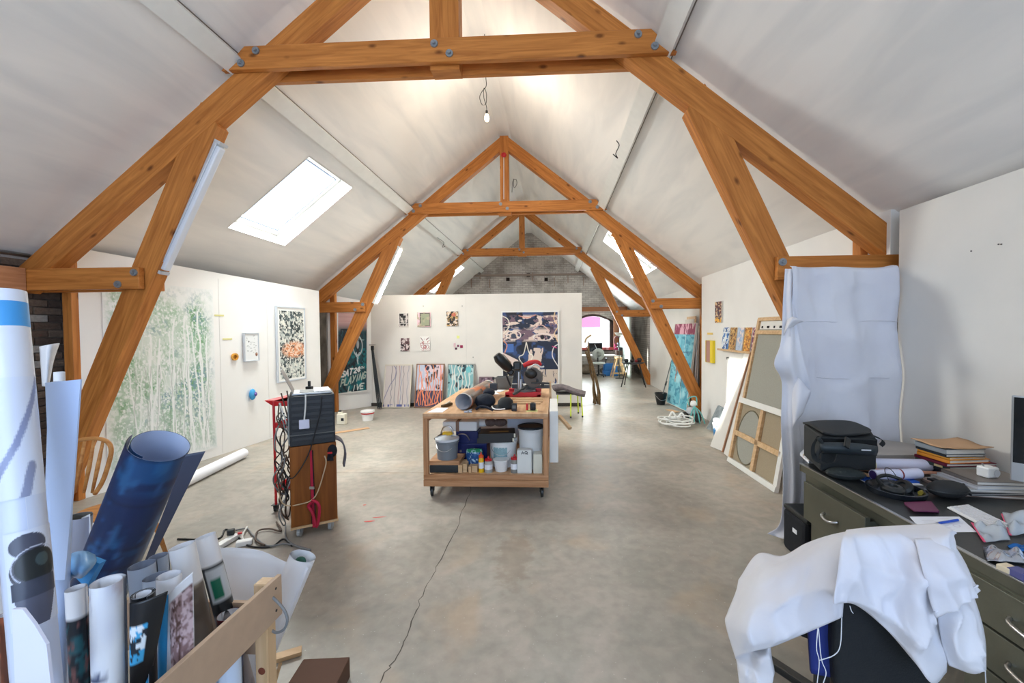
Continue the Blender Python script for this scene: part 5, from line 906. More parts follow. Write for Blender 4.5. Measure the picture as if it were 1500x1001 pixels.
# white desk by the end window
dx0, dx1 = -.4, 2.55; dzt = .74
t = thing('white_table', 'long white table under the arched end window', 'table', ((dx0+dx1)/2, 15.9, 0)); part('tabletop', MB().box(dx0, 15.5, dzt-.035, dx1, 16.2, dzt), white_paint, t, bevel=.004)
for x in (dx0+.1, dx1-.06): 
    for y in (15.55, 16.15): part('leg', MB().cyl((x, y, 0), (x, y, dzt-.035), .02, 8), white_pl, t)
t = thing('computer_monitor', 'black computer screen on the far white table', 'monitor', (1.6, 15.85, dzt)); a, b_ = W(861.5, 503, Y=15.8), W(882, 515, Y=15.8); part('screen', MB().box(a.x, 15.78, b_.z, b_.x, 15.82, a.z), mat('screen_black', (14, 20, 28), .15), t, bevel=.008); part('bezel', MB().box(a.x-.01, 15.82, b_.z-.01, b_.x+.01, 15.84, a.z+.01), black_pl, t); part('stand', MB().box(1.57, 15.83, dzt, 1.67, 15.86, b_.z).box(1.5, 15.8, dzt, 1.74, 15.95, dzt+.012), steel, t)
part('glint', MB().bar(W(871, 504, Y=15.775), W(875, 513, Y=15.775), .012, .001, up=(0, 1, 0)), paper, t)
# office chair grey
t = thing('office_chair', 'grey swivel office chair at the far white table', 'chair', (1.64, 14.95, 0)); cx_, cy_ = 1.64, 14.95
part('column', MB().cyl((cx_, cy_, .1), (cx_, cy_, .45), .03, 10), black_pl, t)
for k in range(5):
    a = k*2*math.pi/5+.3; e = Vector((cx_+.27*math.cos(a), cy_+.27*math.sin(a), .06)); part('leg', MB().bar((cx_, cy_, .1), e, .04, .03), black_pl, t); part('caster', MB().cyl(e+Vector((-.02, 0, -.03)), e+Vector((.02, 0, -.03)), .03, 10), black_pl, t)
part('seat', MB().ell((cx_, cy_, .49), .26, .25, .05, 16, 8), mat('pale_grey_pad', (186, 192, 190), .6), t, smooth=True)
part('backrest', MB().lathe([(.11, -.02), (.2, -.03), (.23, 0), (.2, .03), (.11, .02), (.11, -.02)], (cx_+.02, cy_+.24, .80), 20, (0, 1, .15)), MATS['pale_grey_pad'], t, smooth=True); part('mesh_back', MB().lathe([(0, 0), (.12, 0)], (cx_+.02, cy_+.24, .80), 20, (0, 1, .15)), mat('mesh_grey', (92, 98, 98), .7), t); part('back_stem', MB().bar((cx_, cy_+.2, .46), (cx_, cy_+.26, .72), .05, .03), black_pl, t)
for s in (-1, 1): part('armrest', MB().bar((cx_+s*.28, cy_-.1, .66), (cx_+s*.28, cy_+.15, .66), .05, .03).bar((cx_+s*.26, cy_, .48), (cx_+s*.28, cy_, .66), .03, .03), black_pl, t)
# trestles and blue crate
for k, (xc, lab) in enumerate(((2.34, 'pine trestle nearest, at the right end of the white table'),)):
    t = thing('trestle', lab, 'trestle', (xc, 14.9, 0)); y_ = 14.9; zt_ = .72
    part('top_bar', MB().box(xc-.1, y_-.3, zt_-.06, xc+.1, y_+.3, zt_), pine_l, t)
    for s in (-1, 1):
        for yy in (-.25, .25): part('leg', MB().bar((xc+s*.24, y_+yy, 0), (xc+s*.06, y_+yy*.8, zt_-.05), .035, .045), pine_l, t)
    part('cross_bar', MB().box(xc-.24, y_-.27, .13, xc+.24, y_-.25, .19).box(xc-.14, y_-.25, .42, xc+.14, y_-.23, .46), pine_l, t)
solo('blue_crate', MB().box(1.88, 15.2, 0.2, 2.36, 15.6, .46).box(1.86, 15.18, .0, 2.38, 15.62, .2), mat('bright_blue_plastic', (40, 120, 200), .4), 'blue crate under the white table behind the trestle', 'crate', bevel=.02)
for k, (x, y, s_, c) in enumerate(((W(888, 545, Y=15.9).x, 15.9, .25, (120, 110, 100)), (W(858, 545, Y=15.9).x, 15.9, .35, (140, 128, 112)), (W(918, 548, Y=15.6).x, 15.7, .28, (196, 190, 176)))): solo('storage_sack', MB().ell((x, y, s_*.55), s_, .2, s_*.55, 12, 8), mat('sack_%d' % k, c, .9, noise=.3, nscale=10, bump=.5, bscale=20), ('grey-brown sack between office chair and trestle', 'large brown sack at the left under the white table', 'pale sack under the table right of the trestle')[k], 'sack', smooth=True)
# floor lamp uplighter
lx, ly = W(907, 500, Y=14.4).x, 14.4; t = thing('floor_lamp', 'tall uplighter floor lamp with a white bowl by the end window', 'lamp', (lx, ly, 0)); ltop = W(907, 489, Y=14.4).z
part('base', MB().lathe([(.14, 0), (.14, .02), (.02, .035)], (lx, ly, 0), 20), black_pl, t, smooth='auto'); part('pole', MB().cyl((lx, ly, .03), (lx, ly, ltop-.05), .013, 8), black_pl, t); part('lamp_shade', MB().lathe([(.03, -.08), (.11, -.05), (.17, .04), (.165, .04), (.1, -.04), (0, -.07)], (lx, ly, ltop), 20), mat('opal_bowl', (240, 240, 236), .4), t, smooth=True)
# round dark barbecue-like table
gx, gy = W(927, 528, Y=12.4).x, 12.4; t = thing('round_side_table', 'round dark metal table on four splayed legs in the right passage', 'table', (gx, gy, 0))
part('tabletop', MB().lathe([(0, -.05), (.26, -.05), (.33, -.02), (.34, 0), (0, 0)], (gx, gy, .72), 24), mat('gunmetal', (50, 56, 64), .4), t, smooth='auto')
for (dx, dy) in ((-.38, -.2), (.32, -.3), (-.2, .3), (.4, .25)): part('leg', MB().tube([(gx+dx, gy+dy, 0), (gx+dx*.5, gy+dy*.5, .69)], .016, 8), black_pl, t)
for k, (x, c, s_, lab) in enumerate(((-.2, (40, 40, 44), .07, 'small black object left on the round dark table'), (-.03, (60, 52, 50), .06, 'brown lump in the middle of the round dark table'), (.1, (150, 40, 40), .05, 'dark red pot on the round dark table'), (.2, (44, 40, 40), .08, 'rounded dark item right on the round table'))): solo('tabletop_pot', MB().lathe([(s_*.7, 0), (s_, s_), (s_*.6, s_*1.5), (0, s_*1.5)], (gx+x, gy-.05+.03*k, .722), 12), mat('pot_%d' % k, c, .6), lab, 'pot', 'pots on the round table', smooth=True)
# brown shelf items right of window
t = thing('amplifier', 'black audio box on a brown case on the white table', 'box', (W(913, 515, Y=15.7).x, 15.7, dzt)); a, b_ = W(903, 514, Y=15.6), W(920, 520, Y=15.6); part('case', MB().box(a.x, 15.6, dzt, b_.x, 15.95, a.z), mat('brown_case', (92, 64, 54), .5), t); a2 = W(907, 509.5, Y=15.6); part('radio', MB().box(a2.x, 15.62, a.z, W(916, 512, Y=15.6).x, 15.9, a2.z), black_pl, t, bevel=.01)
a, b_ = W(900, 499, Y=16.4), W(905, 506, Y=16.4); solo('magenta_box', MB().box(a.x, 16.35, wz0+.05, b_.x+.05, 16.55, wz0+.05+.25), mat('magenta_card', (196, 40, 110), .6), 'magenta box on the sill at the right of the end window', 'box')
for k, (x, y) in enumerate(((886, 503), (890, 504), (872, 499))): p = W(x, y, Y=16.4); solo('sill_pot', MB().lathe([(.05, 0), (.07, .1), (.06, .1), (0, .09)], (p.x, 16.52, wz0+.045), 12), mat('sill_%d' % k, ((170, 80, 80), (220, 150, 150), (120, 130, 120))[k], .5), ('red pot on the end window sill', 'pink pot right of the red one on the end window sill', 'grey-green pot on the end window sill above the screen')[k], 'pot', smooth='auto')
t = thing('wall_shelf', 'small wooden shelf with clutter beside the end window', 'shelf', (2.62, 16.2, 1.45)); part('board', MB().box(2.45, 16.05, 1.42, 2.62, 16.5, 1.45).box(2.45, 16.05, 1.0, 2.62, 16.5, 1.03), mat('brown_shelf', (120, 88, 70), .6), t); part('pipe_loop', MB().tube(cat_rom([(2.5, 16.0, 1.1), (2.38, 16.0, 1.2), (2.4, 16.0, 1.4), (2.55, 16.0, 1.42)], 5), .03, 8), mat('maroon_pipe', (120, 60, 60), .5), t, smooth=True); part('jar', MB().cyl((2.54, 16.1, 1.03), (2.54, 16.1, 1.2), .05, 10), galv, t)

# ------------------------------------------------------------------ right side, far: leaning works
p = W(970, 594, Z=0); t = thing('mop_bucket', 'black plastic bucket holding a broom by the right passage wall', 'bucket', p+Vector((0, .12, 0))); o = p+Vector((0, .12, 0))
part('body', MB().lathe([(.09, 0), (.14, .26), (.135, .26), (.085, .01), (0, .01)], o, 18), black_pl, t, smooth='auto'); part('handle', MB().tube(cat_rom([o+Vector((-.14, 0, .24)), o+Vector((-.05, -.14, .12)), o+Vector((.1, -.1, .14)), o+Vector((.14, 0, .24))], 5), .005, 5), steel, t)
q = W(991, 500, Y=9.6); t = thing('broom', 'thin dark broom handle standing in the black bucket', 'broom', o+Vector((0, 0, .02))); part('handle', MB().cyl(o+Vector((0, 0, .04)), q, .012, 8), grey_pl, t); part('grip', MB().cyl(o.lerp(q, .28)+Vector((0, 0, .02)), o.lerp(q, .36), .02, 8), black_pl, t)
im = Img(110, 160, (96, 176, 196)); im.thr(im.noise(6, 9, 71), .4, .6, (130, 200, 214)); im.thr(im.noise(10, 30, 72), .56, .66, (60, 140, 168)); im.mask(im.t < .13, (150, 60, 90)); im.mask((im.t < .13)*(im.noise(20, 10, 73) > .5), (226, 170, 186)); im.thr(im.noise(4, 6, 74)*(im.t > .5), .5, .7, (170, 220, 228))
im.wig(.6, .13, .62, .95, (226, 232, 232), .012, .03, 4); im.wig(.3, .5, .32, .7, (190, 110, 60), .03, .02, 5); im.wig(.62, .55, .6, .75, (60, 60, 50), .03, .02, 6); im.wig(.55, .35, .8, .34, (50, 90, 130), .015, .02, 7)
b0, b1 = Vector((2.60, 9.5, .03)), Vector((2.70, 8.42, .03)); tz = 1.78; sh = Vector((.20, .02, tz)); framed('turquoise_canvas', im, [b0+sh, b1+sh, b0], 'tall turquoise canvas with a crimson top edge leaning in the right passage', 'painting', th=.03, n=(-1, -.05, .2), frame=mat('canvas_edge', (222, 220, 210), .7), fw=.012)
for k in range(4):
    xb0, xt0 = 2.78+.035*k, 2.885+.016*k; ya, yb_ = 9.1-.05*k, 8.56-.045*k; h = 1.9-.1*k+.16*(k % 2); mb = MB().prism([(xb0, ya, .02), (xb0, yb_, .02), (xt0, yb_, h), (xt0, ya, h)], (.022, 0, 0))
    solo('stored_canvas', mb, (mat('raw_edge', (206, 200, 190), .7), pine_l, white_paint, MATS['raw_edge'])[k], 'canvas stored on edge behind the turquoise one, %s from it' % ('first', 'second', 'third', 'fourth')[k], 'canvas', 'canvases stored behind the turquoise canvas')
t = thing('paint_sprayer', 'small wheeled teal and white machine on the floor by the canvases', 'machine', W(1017, 620, Z=0)); p = W(1017, 620, Z=0)
part('wheel', MB().lathe([(.02, -.02), (.09, -.02), (.09, .02), (.02, .02)], p+Vector((.08, .05, .09)), 16, (1, .2, 0)), black_pl, t); part('wheel', MB().lathe([(.02, -.02), (.09, -.02), (.09, .02), (.02, .02)], p+Vector((-.12, .1, .09)), 16, (1, .2, 0)), black_pl, t)
part('tank', MB().ell(p+Vector((-.02, .08, .2)), .1, .09, .08, 12, 8), grey_l, t, smooth=True); part('motor', MB().ell(p+Vector((.0, .05, .34)), .06, .06, .06, 10, 7), white_pl, t, smooth=True)
teal = mat('teal_enamel', (110, 190, 186), .4)
for a in (-.7, -.2, .4, .9): part('frame_tube', MB().tube(cat_rom([p+Vector((0, 0, .3)), p+Vector((.1*a, -.06, .2)), p+Vector((.17*a, -.1, .01))], 4), .011, 6), teal, t)
part('handle', MB().tube(cat_rom([p+Vector((-.06, .1, .3)), p+Vector((-.08, .1, .42)), p+Vector((.06, .1, .46)), p+Vector((.07, .08, .3))], 4), .012, 6), teal, t)
pts = []; c = W(990, 622, Z=.02)
for i in range(60): a = i*.55; r_ = .2+.07*math.sin(i*.9); pts.append(c+Vector((r_*1.15*math.cos(a), r_*1.2*math.sin(a), .012+.0016*i+.012*math.sin(i))))
solo('coiled_hose', MB().tube(cat_rom(pts, 2), .013, 6), mat('white_hose', (226, 226, 222), .5), 'loose coil of white hose on the floor by the right canvases', 'hose', smooth=True)
t = thing('foam_offcut', 'white crumpled tape and foam on the hose coil', 'scrap', c+Vector((0, 0, .1))); part('loop', MB().tube(cat_rom([c+Vector((-.12, 0, .12)), c+Vector((-.06, 0, .22)), c+Vector((.02, 0, .12)), c+Vector((.1, 0, .2)), c+Vector((.16, 0, .1))], 5), .016, 6), white_pl, t, smooth=True); part('scrap', MB().rbox(c+Vector((0, .05, .11)), .2, .1, .03, .4), white_pl, t, bevel=.006)
solo('card_scrap', MB().rbox(W(985, 602, Z=.006), .12, .3, .01, .4), kraft, 'kraft card scrap under the turquoise canvas edge', 'cardboard')
# works on the mid right wall
nr = Vector((-1, 0, 0))
im = Img(30, 60, (110, 60, 60)); im.thr(im.noise(6, 14, 91), .5, .6, (60, 50, 70)); im.thr(im.noise(7, 14, 92), .58, .62, (220, 190, 150)); im.mask((im.t > .75)*(im.noise(7, 14, 93) > .45), (240, 180, 60))
def plq(x0, y0, x1, y1, off=.025):
    a = W(x0, y0, X=2.85-off); b = W(x1, (y0+y1)/2, X=2.85-off); z = W(x0, y1, X=2.85-off).z; return [Vector((a.x, a.y, a.z)), Vector((b.x, b.y, a.z)), Vector((a.x, a.y, z))]
framed('small_painting', im, plq(1047.5, 443, 1057, 473), 'narrow dark red painting highest on the right wall', 'painting', n=nr, th=.02)
im = Img(30, 40, (176, 130, 120)); im.mask(im.u > .55, (240, 214, 30)); framed('yellow_painting', im, plq(1034.5, 499, 1044.5, 530, .04), 'half pink half yellow block painting on the right wall', 'painting', n=nr, th=.035, frame=mat('yellow_edge', (236, 210, 40), .6), fw=.004)
q = plq(1036, 487.5, 1044, 490.5, .004); solo('masking_tape', MB().box(2.846, q[0].y, q[2].z, 2.849, q[1].y, q[0].z), mat('amber_note', (240, 210, 120), .7), 'amber tape strip above the yellow painting', 'tape')
sz = W(1080, 514, X=2.8).z; sa, sbb = W(1053, 513, X=2.78), W(1110, 517, X=2.78); t = thing('picture_ledge', 'narrow pine ledge holding five small paintings', 'shelf', (2.8, (sa.y+sbb.y)/2, sz)); part('board', MB().box(2.76, sbb.y, sz-.02, 2.849, sa.y, sz), pine_l, t); part('lip', MB().box(2.752, sbb.y, sz-.02, 2.76, sa.y, sz+.012), pine_l, t)
pal = [((60, 120, 190), (230, 236, 240), (40, 60, 110)), ((190, 140, 80), (90, 60, 40), (226, 190, 120)), ((190, 206, 226), (236, 220, 214), (160, 180, 214)), ((220, 150, 60), (150, 90, 50), (240, 200, 110)), ((130, 60, 90), (226, 200, 200), (70, 50, 70))]
LB = ('blue and white small painting, farthest on the pine ledge', 'ochre patterned small painting, second on the pine ledge', 'pale pink and blue small painting, middle of the pine ledge', 'orange patterned small painting, fourth on the pine ledge', 'plum scribbled small painting, nearest on the pine ledge')
for k, (xa_, xb_) in enumerate(((1057, 1066.5), (1067.5, 1077), (1078, 1087), (1088.5, 1098.5), (1100, 1112))):
    im = Img(36, 64, pal[k][0]); im.thr(im.noise(4 if k in (0, 2) else 8, 6 if k in (0, 2) else 14, 200+k), .5, .56, pal[k][1]); im.thr(im.noise(9, 16, 210+k), .6, .63, pal[k][2])
    ya, yb_ = W(xa_, 500, X=2.79).y, W(xb_, 500, X=2.79).y; h = W((xa_+xb_)/2, 480, X=2.8).z-sz
    framed('ledge_painting', im, [Vector((2.825, ya, sz+h)), Vector((2.825, yb_, sz+h)), Vector((2.785, ya, sz+.004))], LB[k], 'painting', 'small paintings on the pine ledge', n=(-1, 0, .1), th=.015)
# tall white leaning panels and the big stretcher
def leaning(name, label, f0, f1, h, xt, m, th=.03, cat='panel'):
    lw = Vector((xt-f0.x, .12, h)); mb = MB().prism([f0, f1, Vector((f1.x+ (xt-f1.x), f1.y+.12, h)), Vector((xt, f0.y+.12, h))], (-.0-th, 0, 0)); return solo(name, mb, m, label, cat, bevel=.003)
f0, f1 = W(1043, 654, Z=.01), W(1063, 662, Z=.01)
leaning('white_board', 'tall white board leaning on the right wall below the ledge', f0, f1, 1.33, 2.79, white_wall); leaning('white_board', 'second tall white board, in front of the first, with a pine edge', f1+Vector((-.03, -.08, 0)), f1+Vector((-.045, -.32, 0)), 1.36, 2.75, white_wall)
solo('pine_batten', MB().bar(f1+Vector((-.05, -.02, 0)), Vector((2.73, f1.y+.12, 1.36)), .025, .02, up=(1, 0, 0)), mat('red_brown_batten', (176, 130, 100), .6), 'thin brown batten along the edge of the white boards', 'timber')
F0, F1 = W(1067.5, 676, Z=.0), W(1138, 723, Z=.0); U = (F1-F0); UL = U.length; U.normalize(); TOPZ = W(1115, 467.5, X=2.74).z; Vv = Vector((2.74-F0.x, .37, TOPZ)); VL_ = Vv.length; Vn = Vv.normalized(); Nn = U.cross(Vn).normalized(); Nn = Nn if Nn.x < 0 else -Nn
def SP(u, v, d=0): return F0+U*u*UL+Vn*v*VL_+Nn*d
st = thing('stretched_canvas', 'big raw linen canvas seen from its pine stretcher back, leaning on the right wall', 'canvas', SP(.5, 0))
linen = mat('linen', (168, 154, 130), .9, noise=.12, nscale=120); linen2 = mat('grey_linen', (164, 164, 154), .9, noise=.1, nscale=90)
vm = .42
part('linen', MB().frame(SP(.5, vm/2, -.02), U, Vn, Nn, UL*.98, VL_*vm*.97, .004), linen, st)
def sbar(n_, u0, v0, u1, v1, wd, m=pine_l, d=0., th=.035): part(n_, MB().bar(SP(u0, v0, d), SP(u1, v1, d), wd, th, up=Nn), m, st, bevel=.002)
sbar('stretcher_bar', 0, .015, 1, .015, .06, white_paint, .01); sbar('stretcher_bar', 0, vm, 1, vm, .07, white_paint, .01); sbar('stretcher_bar', .02, 0, .02, vm, .05); sbar('stretcher_bar', .97, 0, .97, vm, .06, white_paint); sbar('cross_bar', .03, .2, .97, .2, .06); sbar('cross_bar', .52, .02, .52, vm, .06)
ovm = mat('dark_cardboard', (120, 112, 92), .9); pl_ = [SP(.30+.24*math.cos(a), .205+.17*math.sin(a), -.014) for a in [i*2*math.pi/28 for i in range(28)]]; part('oval_disc', MB().add(pl_, [tuple(range(28))]), linen2, st); rim_ = MB().tube(pl_+[pl_[0]], .008, 6); part('oval_rim', rim_, ovm, st)
st2 = thing('tall_canvas', 'tall grey linen canvas back with pine frame behind the cross-barred one', 'canvas', SP(.5, .42)); st = st2
part('linen', MB().frame(SP(.52, .68, -.03), U, Vn, Nn, UL*.94, VL_*.5, .004), linen2, st2); sbar('stretcher_bar', .04, .43, .04, 1.0, .045, d=-.02); sbar('stretcher_bar', .02, 1.0, 1, 1.0, .045, d=-.02); sbar('cross_bar', .04, .905, 1, .905, .05, d=-.02); sbar('stretcher_bar', .98, .43, .98, 1, .045, d=-.02); part('glazed_gap', MB().frame(SP(.5, .955, -.035), U, Vn, Nn, UL*.9, VL_*.07, .006), white_paint, st2)
for k in range(4): part('print_mark', MB().frame(SP(.12+.13*k, .945, -.028), U, Vn, Nn, .03+.02*(k % 2), .03, .003), dark_fab, st2)
p = W(1040, 628, Z=0); solo('leaning_slab', MB().prism([p+Vector((-.06, 0, 0)), W(1050, 636, Z=0), W(1050, 636, Z=0)+Vector((.2, 0.05, .36)), p+Vector((.16, .08, .38))], (.03, .0, .0)), mat('grey_marbled', (150, 160, 164), .5, rgb2=(110, 122, 128), nscale=9), 'small grey marbled slab leaning on the right wall', 'slab')
p = W(1055, 645, Z=0); t = thing('blue_pail', 'blue printed paint pail with white paper in it, by the white boards', 'pail', p); im = Img(60, 40, (240, 242, 244)); im.mask(im.t > .3, (30, 130, 200)); im.mask((im.t < .45)*(im.noise(14, 5, 5) > .5), (40, 140, 210)); im.mask((im.u > .25)*(im.u < .4)*(im.t > .3), (230, 240, 246))
nn = 24; G = [[p+Vector(((.085+.025*j/11)*math.cos(2*math.pi*i/nn), (.085+.025*j/11)*math.sin(2*math.pi*i/nn), .25*j/11)) for i in range(nn+1)] for j in range(12)]; part('printed_side', MB().grid(G, [im.a[int(39*(1-j/11)), int(59*i/nn)] for j in range(12) for i in range(nn+1)]), VCs, t, smooth=True); part('rim', MB().lathe([(.11, .24), (.116, .25), (.11, .26), (.1, .25)], p, 24), white_pl, t)
part('crumpled_paper', MB().ell(p+Vector((0, 0, .26)), .1, .1, .05, 9, 6).ell(p+Vector((-.05, .02, .3)), .05, .05, .04, 7, 5), paper, t)
for k, (x, y) in enumerate(((1066, 523), (1075, 523))): pass
pth = W(1067, 524, X=2.84); solo('wall_hook', MB().cyl(pth, pth+Vector((-.03, 0, 0)), .012, 8).box(pth.x-.03, pth.y-.006, pth.z-.03, pth.x-.02, pth.y+.006, pth.z+.01), grey_pl, 'small dark hook under the pine ledge', 'hook')

# ------------------------------------------------------------------ white sheet hung on the near right truss
t = thing('hung_sheet', 'white bed sheet hung from the truss tie down to the floor', 'sheet', (2.3, 3.4, 0))
rows = []
for (yy, yl, dY) in ((2.185, 0, 0), (2.15, 0, -.03), (1.95, 0, -.03), (1.72, 0, -.02), (1.55, 0, -.03), (1.3, 0, -.035), (1.0, 0, -.03), (.7, 0, -.035), (.35, 0, -.04), (.04, 0, -.07)):
    rows.append([Vector((x+.012*math.sin(yy*3+i)*(i < 8), 3.41+dY+.022*math.sin(i*1.9+yy*2.1)+(.014*math.sin(yy*9+i*.7)), yy+.02*(i == 7)-.004*i*(yy > 2))) for i, x in enumerate((1.90, 1.97, 2.1, 2.22, 2.35, 2.47, 2.59, 2.68, 2.735))])
part('front_drop', MB().grid(wrinkle(surf(rows, 8), .016, 2.6)), clothw, t, smooth=True, solid=.003)
LE = [(1150, 394, 3.40), (1147, 440, 3.34), (1144, 500, 3.32), (1134, 533, 3.25), (1145, 560, 3.33), (1144, 620, 3.34), (1147, 700, 3.36), (1143, 765, 3.36), (1124, 782, 3.32)]
ME = [(1158, 394, 3.37), (1158, 440, 3.30), (1160, 490, 3.28), (1160, 535, 3.22), (1165, 570, 3.27), (1160, 620, 3.30), (1164, 700, 3.32), (1160, 770, 3.32), (1150, 790, 3.26)]
RE = [(1168, 394, 3.38), (1160, 432, 3.37), (1166, 466, 3.33), (1176, 520, 3.26), (1188, 575, 3.24), (1172, 612, 3.30), (1176, 660, 3.35), (1182, 720, 3.36), (1185, 785, 3.36)]
part('side_drop', MB().grid(surf([[W(a[0], a[1], Y=a[2]), W((a[0]+b[0])/2-1, (a[1]+b[1])/2, Y=(a[2]+b[2])/2+.015), W(b[0], b[1], Y=b[2]), W((c[0]+b[0])/2, (c[1]+b[1])/2, Y=(c[2]+b[2])/2+.02), W(c[0], c[1], Y=c[2])] for a, b, c in zip(LE, ME, RE)], 5)), clothw, t, smooth=True, solid=.003)
FO = [[W(x, y, Y=Y) for x, y, Y in r] for r in (((1160, 545, 3.31), (1172, 556, 3.22), (1186, 572, 3.2)), ((1158, 580, 3.33), (1168, 590, 3.21), (1187, 576, 3.19)), ((1160, 630, 3.34), (1164, 622, 3.24), (1176, 606, 3.24)))]
part('fold_flap', MB().grid(surf(FO, 5)), clothw, t, smooth=True, solid=.003)
K = [[W(x, y, Y=Y) for x, y, Y in r] for r in (((1157, 462, 3.33), (1166, 466, 3.25), (1178, 471, 3.30)), ((1152, 474, 3.30), (1160, 470, 3.22), (1168, 474, 3.28)), ((1148, 492, 3.31), (1153, 482, 3.25), (1160, 480, 3.30)))]
part('gathered_knot', MB().grid(surf(K, 4)), clothw, t, smooth=True, solid=.004)
for z in (1.735, 1.285): part('crease', MB().tube(cat_rom([Vector((1.97+.75*i/6, 3.366+.012*math.sin(i*2.2), z+.006*math.sin(i*1.7))) for i in range(7)], 4), .0035, 5), clothw, t, smooth=True)

# ------------------------------------------------------------------ steel desk
DX, DY0, DY1, DZ, DB = 1.70, .15, 2.90, .75, 2.68
dk_ = thing('steel_desk', 'long olive steel desk with a black top along the right wall', 'desk', ((DX+DB)/2, 1.5, 0))
part('desktop', MB().box(DX+.012, DY0, DZ-.03, DB, DY1-.006, DZ), linotop, dk_, bevel=.003)
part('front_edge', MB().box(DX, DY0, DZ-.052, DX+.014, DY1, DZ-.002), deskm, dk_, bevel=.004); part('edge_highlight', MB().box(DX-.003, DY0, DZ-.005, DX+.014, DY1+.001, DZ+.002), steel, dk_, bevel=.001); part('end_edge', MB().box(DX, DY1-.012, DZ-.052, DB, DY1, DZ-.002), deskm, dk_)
part('apron', MB().box(DX+.03, DY0, DZ-.12, DX+.045, DY1-.02, DZ-.05), deskm, dk_)
def pedestal(y0, y1, drawers, openz=0):
    part('pedestal', MB().box(DX+.05, y0, .06, DB-.08, y1, DZ-.06), deskm, dk_, bevel=.004); part('plinth', MB().box(DX+.07, y0+.02, 0, DB-.1, y1-.02, .06), black_pl, dk_)
    for (za, zb, pull) in drawers:
        d = part('drawer', MB().box(DX+.012-pull, y0+.012, za, DX+.04-pull, y1-.012, zb).box(DX+.04-pull, y0+.03, za+.01, DX+.06, y0+.035, zb-.03).box(DX+.04-pull, y1-.035, za+.01, DX+.06, y1-.03, zb-.03), deskm, dk_, bevel=.003)
        ym = (y0+y1)/2; zm = (za+zb)/2; L_ = .06 if pull else .10
        h = link('handle', MB().tube(cat_rom([(DX+.012-pull, ym-L_, zm), (DX-.012-pull, ym-L_*.8, zm-.008), (DX-.02-pull, ym, zm-.016), (DX-.012-pull, ym+L_*.8, zm-.008), (DX+.012-pull, ym+L_, zm)], 5), .008, 8), steel, ORG[dk_.name], True); h.parent = d; h.matrix_parent_inverse = Matrix.Identity(4)
        k_ = link('label_slot', MB().box(DX+.006-pull, ym-.02, zm+.03, DX+.012-pull, ym+.02, zm+.045), steel, ORG[dk_.name], False) if pull == 0 else None
        if k_: k_.parent = d
pedestal(2.24, 2.80, ((.42, .665, .05), (.16, .41, 0)))
pedestal(1.22, 1.78, ((.50, .67, 0), (.33, .49, 0), (.08, .32, 0)))
pedestal(.55, 1.18, ((.50, .67, 0), (.33, .49, 0), (.08, .32, 0)))
part('kneehole_back', MB().box(DX+.4, 1.78, .2, DX+.41, 2.24, DZ-.05), deskm, dk_)
# black bag on the floor at the desk end
p0 = W(1160, 806, Z=0); t = thing('black_holdall', 'black soft equipment bag on the floor at the desk end', 'bag', (1.95, 3.1, 0))
part('body', MB().box(1.76, 2.94, 0, 2.25, 3.22, .31), dark_fab, t, bevel=.03); part('flap', MB().box(1.77, 2.93, .30, 2.24, 3.23, .335), black_pl, t, bevel=.012); part('tag', MB().rbox((1.756, 3.05, .2), .004, .05, .03), paper, t); part('strap', MB().tube(cat_rom([(1.80, 2.91, .03), (1.80, 2.9, .2), (1.90, 2.9, .32), (2.1, 2.92, .36)], 6), .009, 6), black_pl, t)

# ------------------------------------------------------------------ things on the desk
def D(x, y, h=0): return W(x, y, Z=DZ+.002+h)
# messenger bag
t = thing('messenger_bag', 'black open messenger bag lying on the far end of the desk', 'bag', D(1225, 668)); bf = mat('ballistic_nylon', (30, 34, 36), .75, bump=.3, bscale=250); YB_ = 2.72
def Bg(x, y, Y=2.72): return W(x, y, Y=Y)
base_z = DZ+.03
bb = [Bg(1200, 668, 2.66), Bg(1286, 666, 2.66), Bg(1290, 655, 2.98), Bg(1180, 642, 2.98)]
A1 = [(1202, 638, 2.64), (1284, 641, 2.66), (1276, 630, 2.98), (1177, 620, 2.98)]
bot = [Vector((W(x, y, Y=Y).x, Y, base_z)) for x, y, Y in A1]; top = [W(x, y, Y=Y) for x, y, Y in A1]; mb = MB(); mb.add(bot+top, [(3, 2, 1, 0), (0, 1, 5, 4), (1, 2, 6, 5), (2, 3, 7, 6), (3, 0, 4, 7), (4, 5, 6, 7)]); part('body', mb, bf, t, bevel=.015)
part('flap', MB().grid(surf([[W(x, y, Y=Y) for x, y, Y in r] for r in (((1176, 620, 3.0), (1205, 617, 3.02), (1245, 618, 3.02), (1272, 628, 3.0)), ((1185, 622, 2.85), (1215, 622, 2.86), (1250, 625, 2.86), (1276, 632, 2.86)), ((1200, 631, 2.7), (1220, 633, 2.68), (1250, 634, 2.68), (1272, 635, 2.70)), ((1206, 634, 2.64), (1225, 638, 2.62), (1252, 637, 2.62), (1266, 635, 2.66)))], 5)), bf, t, smooth=True, solid=.012)
part('opening_rim', MB().tube([W(x, y, Y=Y) for x, y, Y in ((1200, 641, 2.6), (1240, 643, 2.59), (1284, 645, 2.62), (1285, 656, 2.60), (1240, 653, 2.57), (1201, 652, 2.58), (1200, 641, 2.6))], .006, 6), bf, t)
part('front_pocket', MB().grid(surf([[W(x, y, Y=Y) for x, y, Y in r] for r in (((1201, 650, 2.58), (1225, 650, 2.55), (1255, 651, 2.55), (1284, 655, 2.58)), ((1202, 656, 2.55), (1225, 657, 2.52), (1255, 658, 2.52), (1284, 661, 2.56)), ((1203, 662, 2.58), (1225, 663, 2.56), (1255, 665, 2.56), (1283, 666, 2.6)))], 4)), mat('slate_nylon', (42, 52, 58), .6), t, smooth=True, solid=.02)
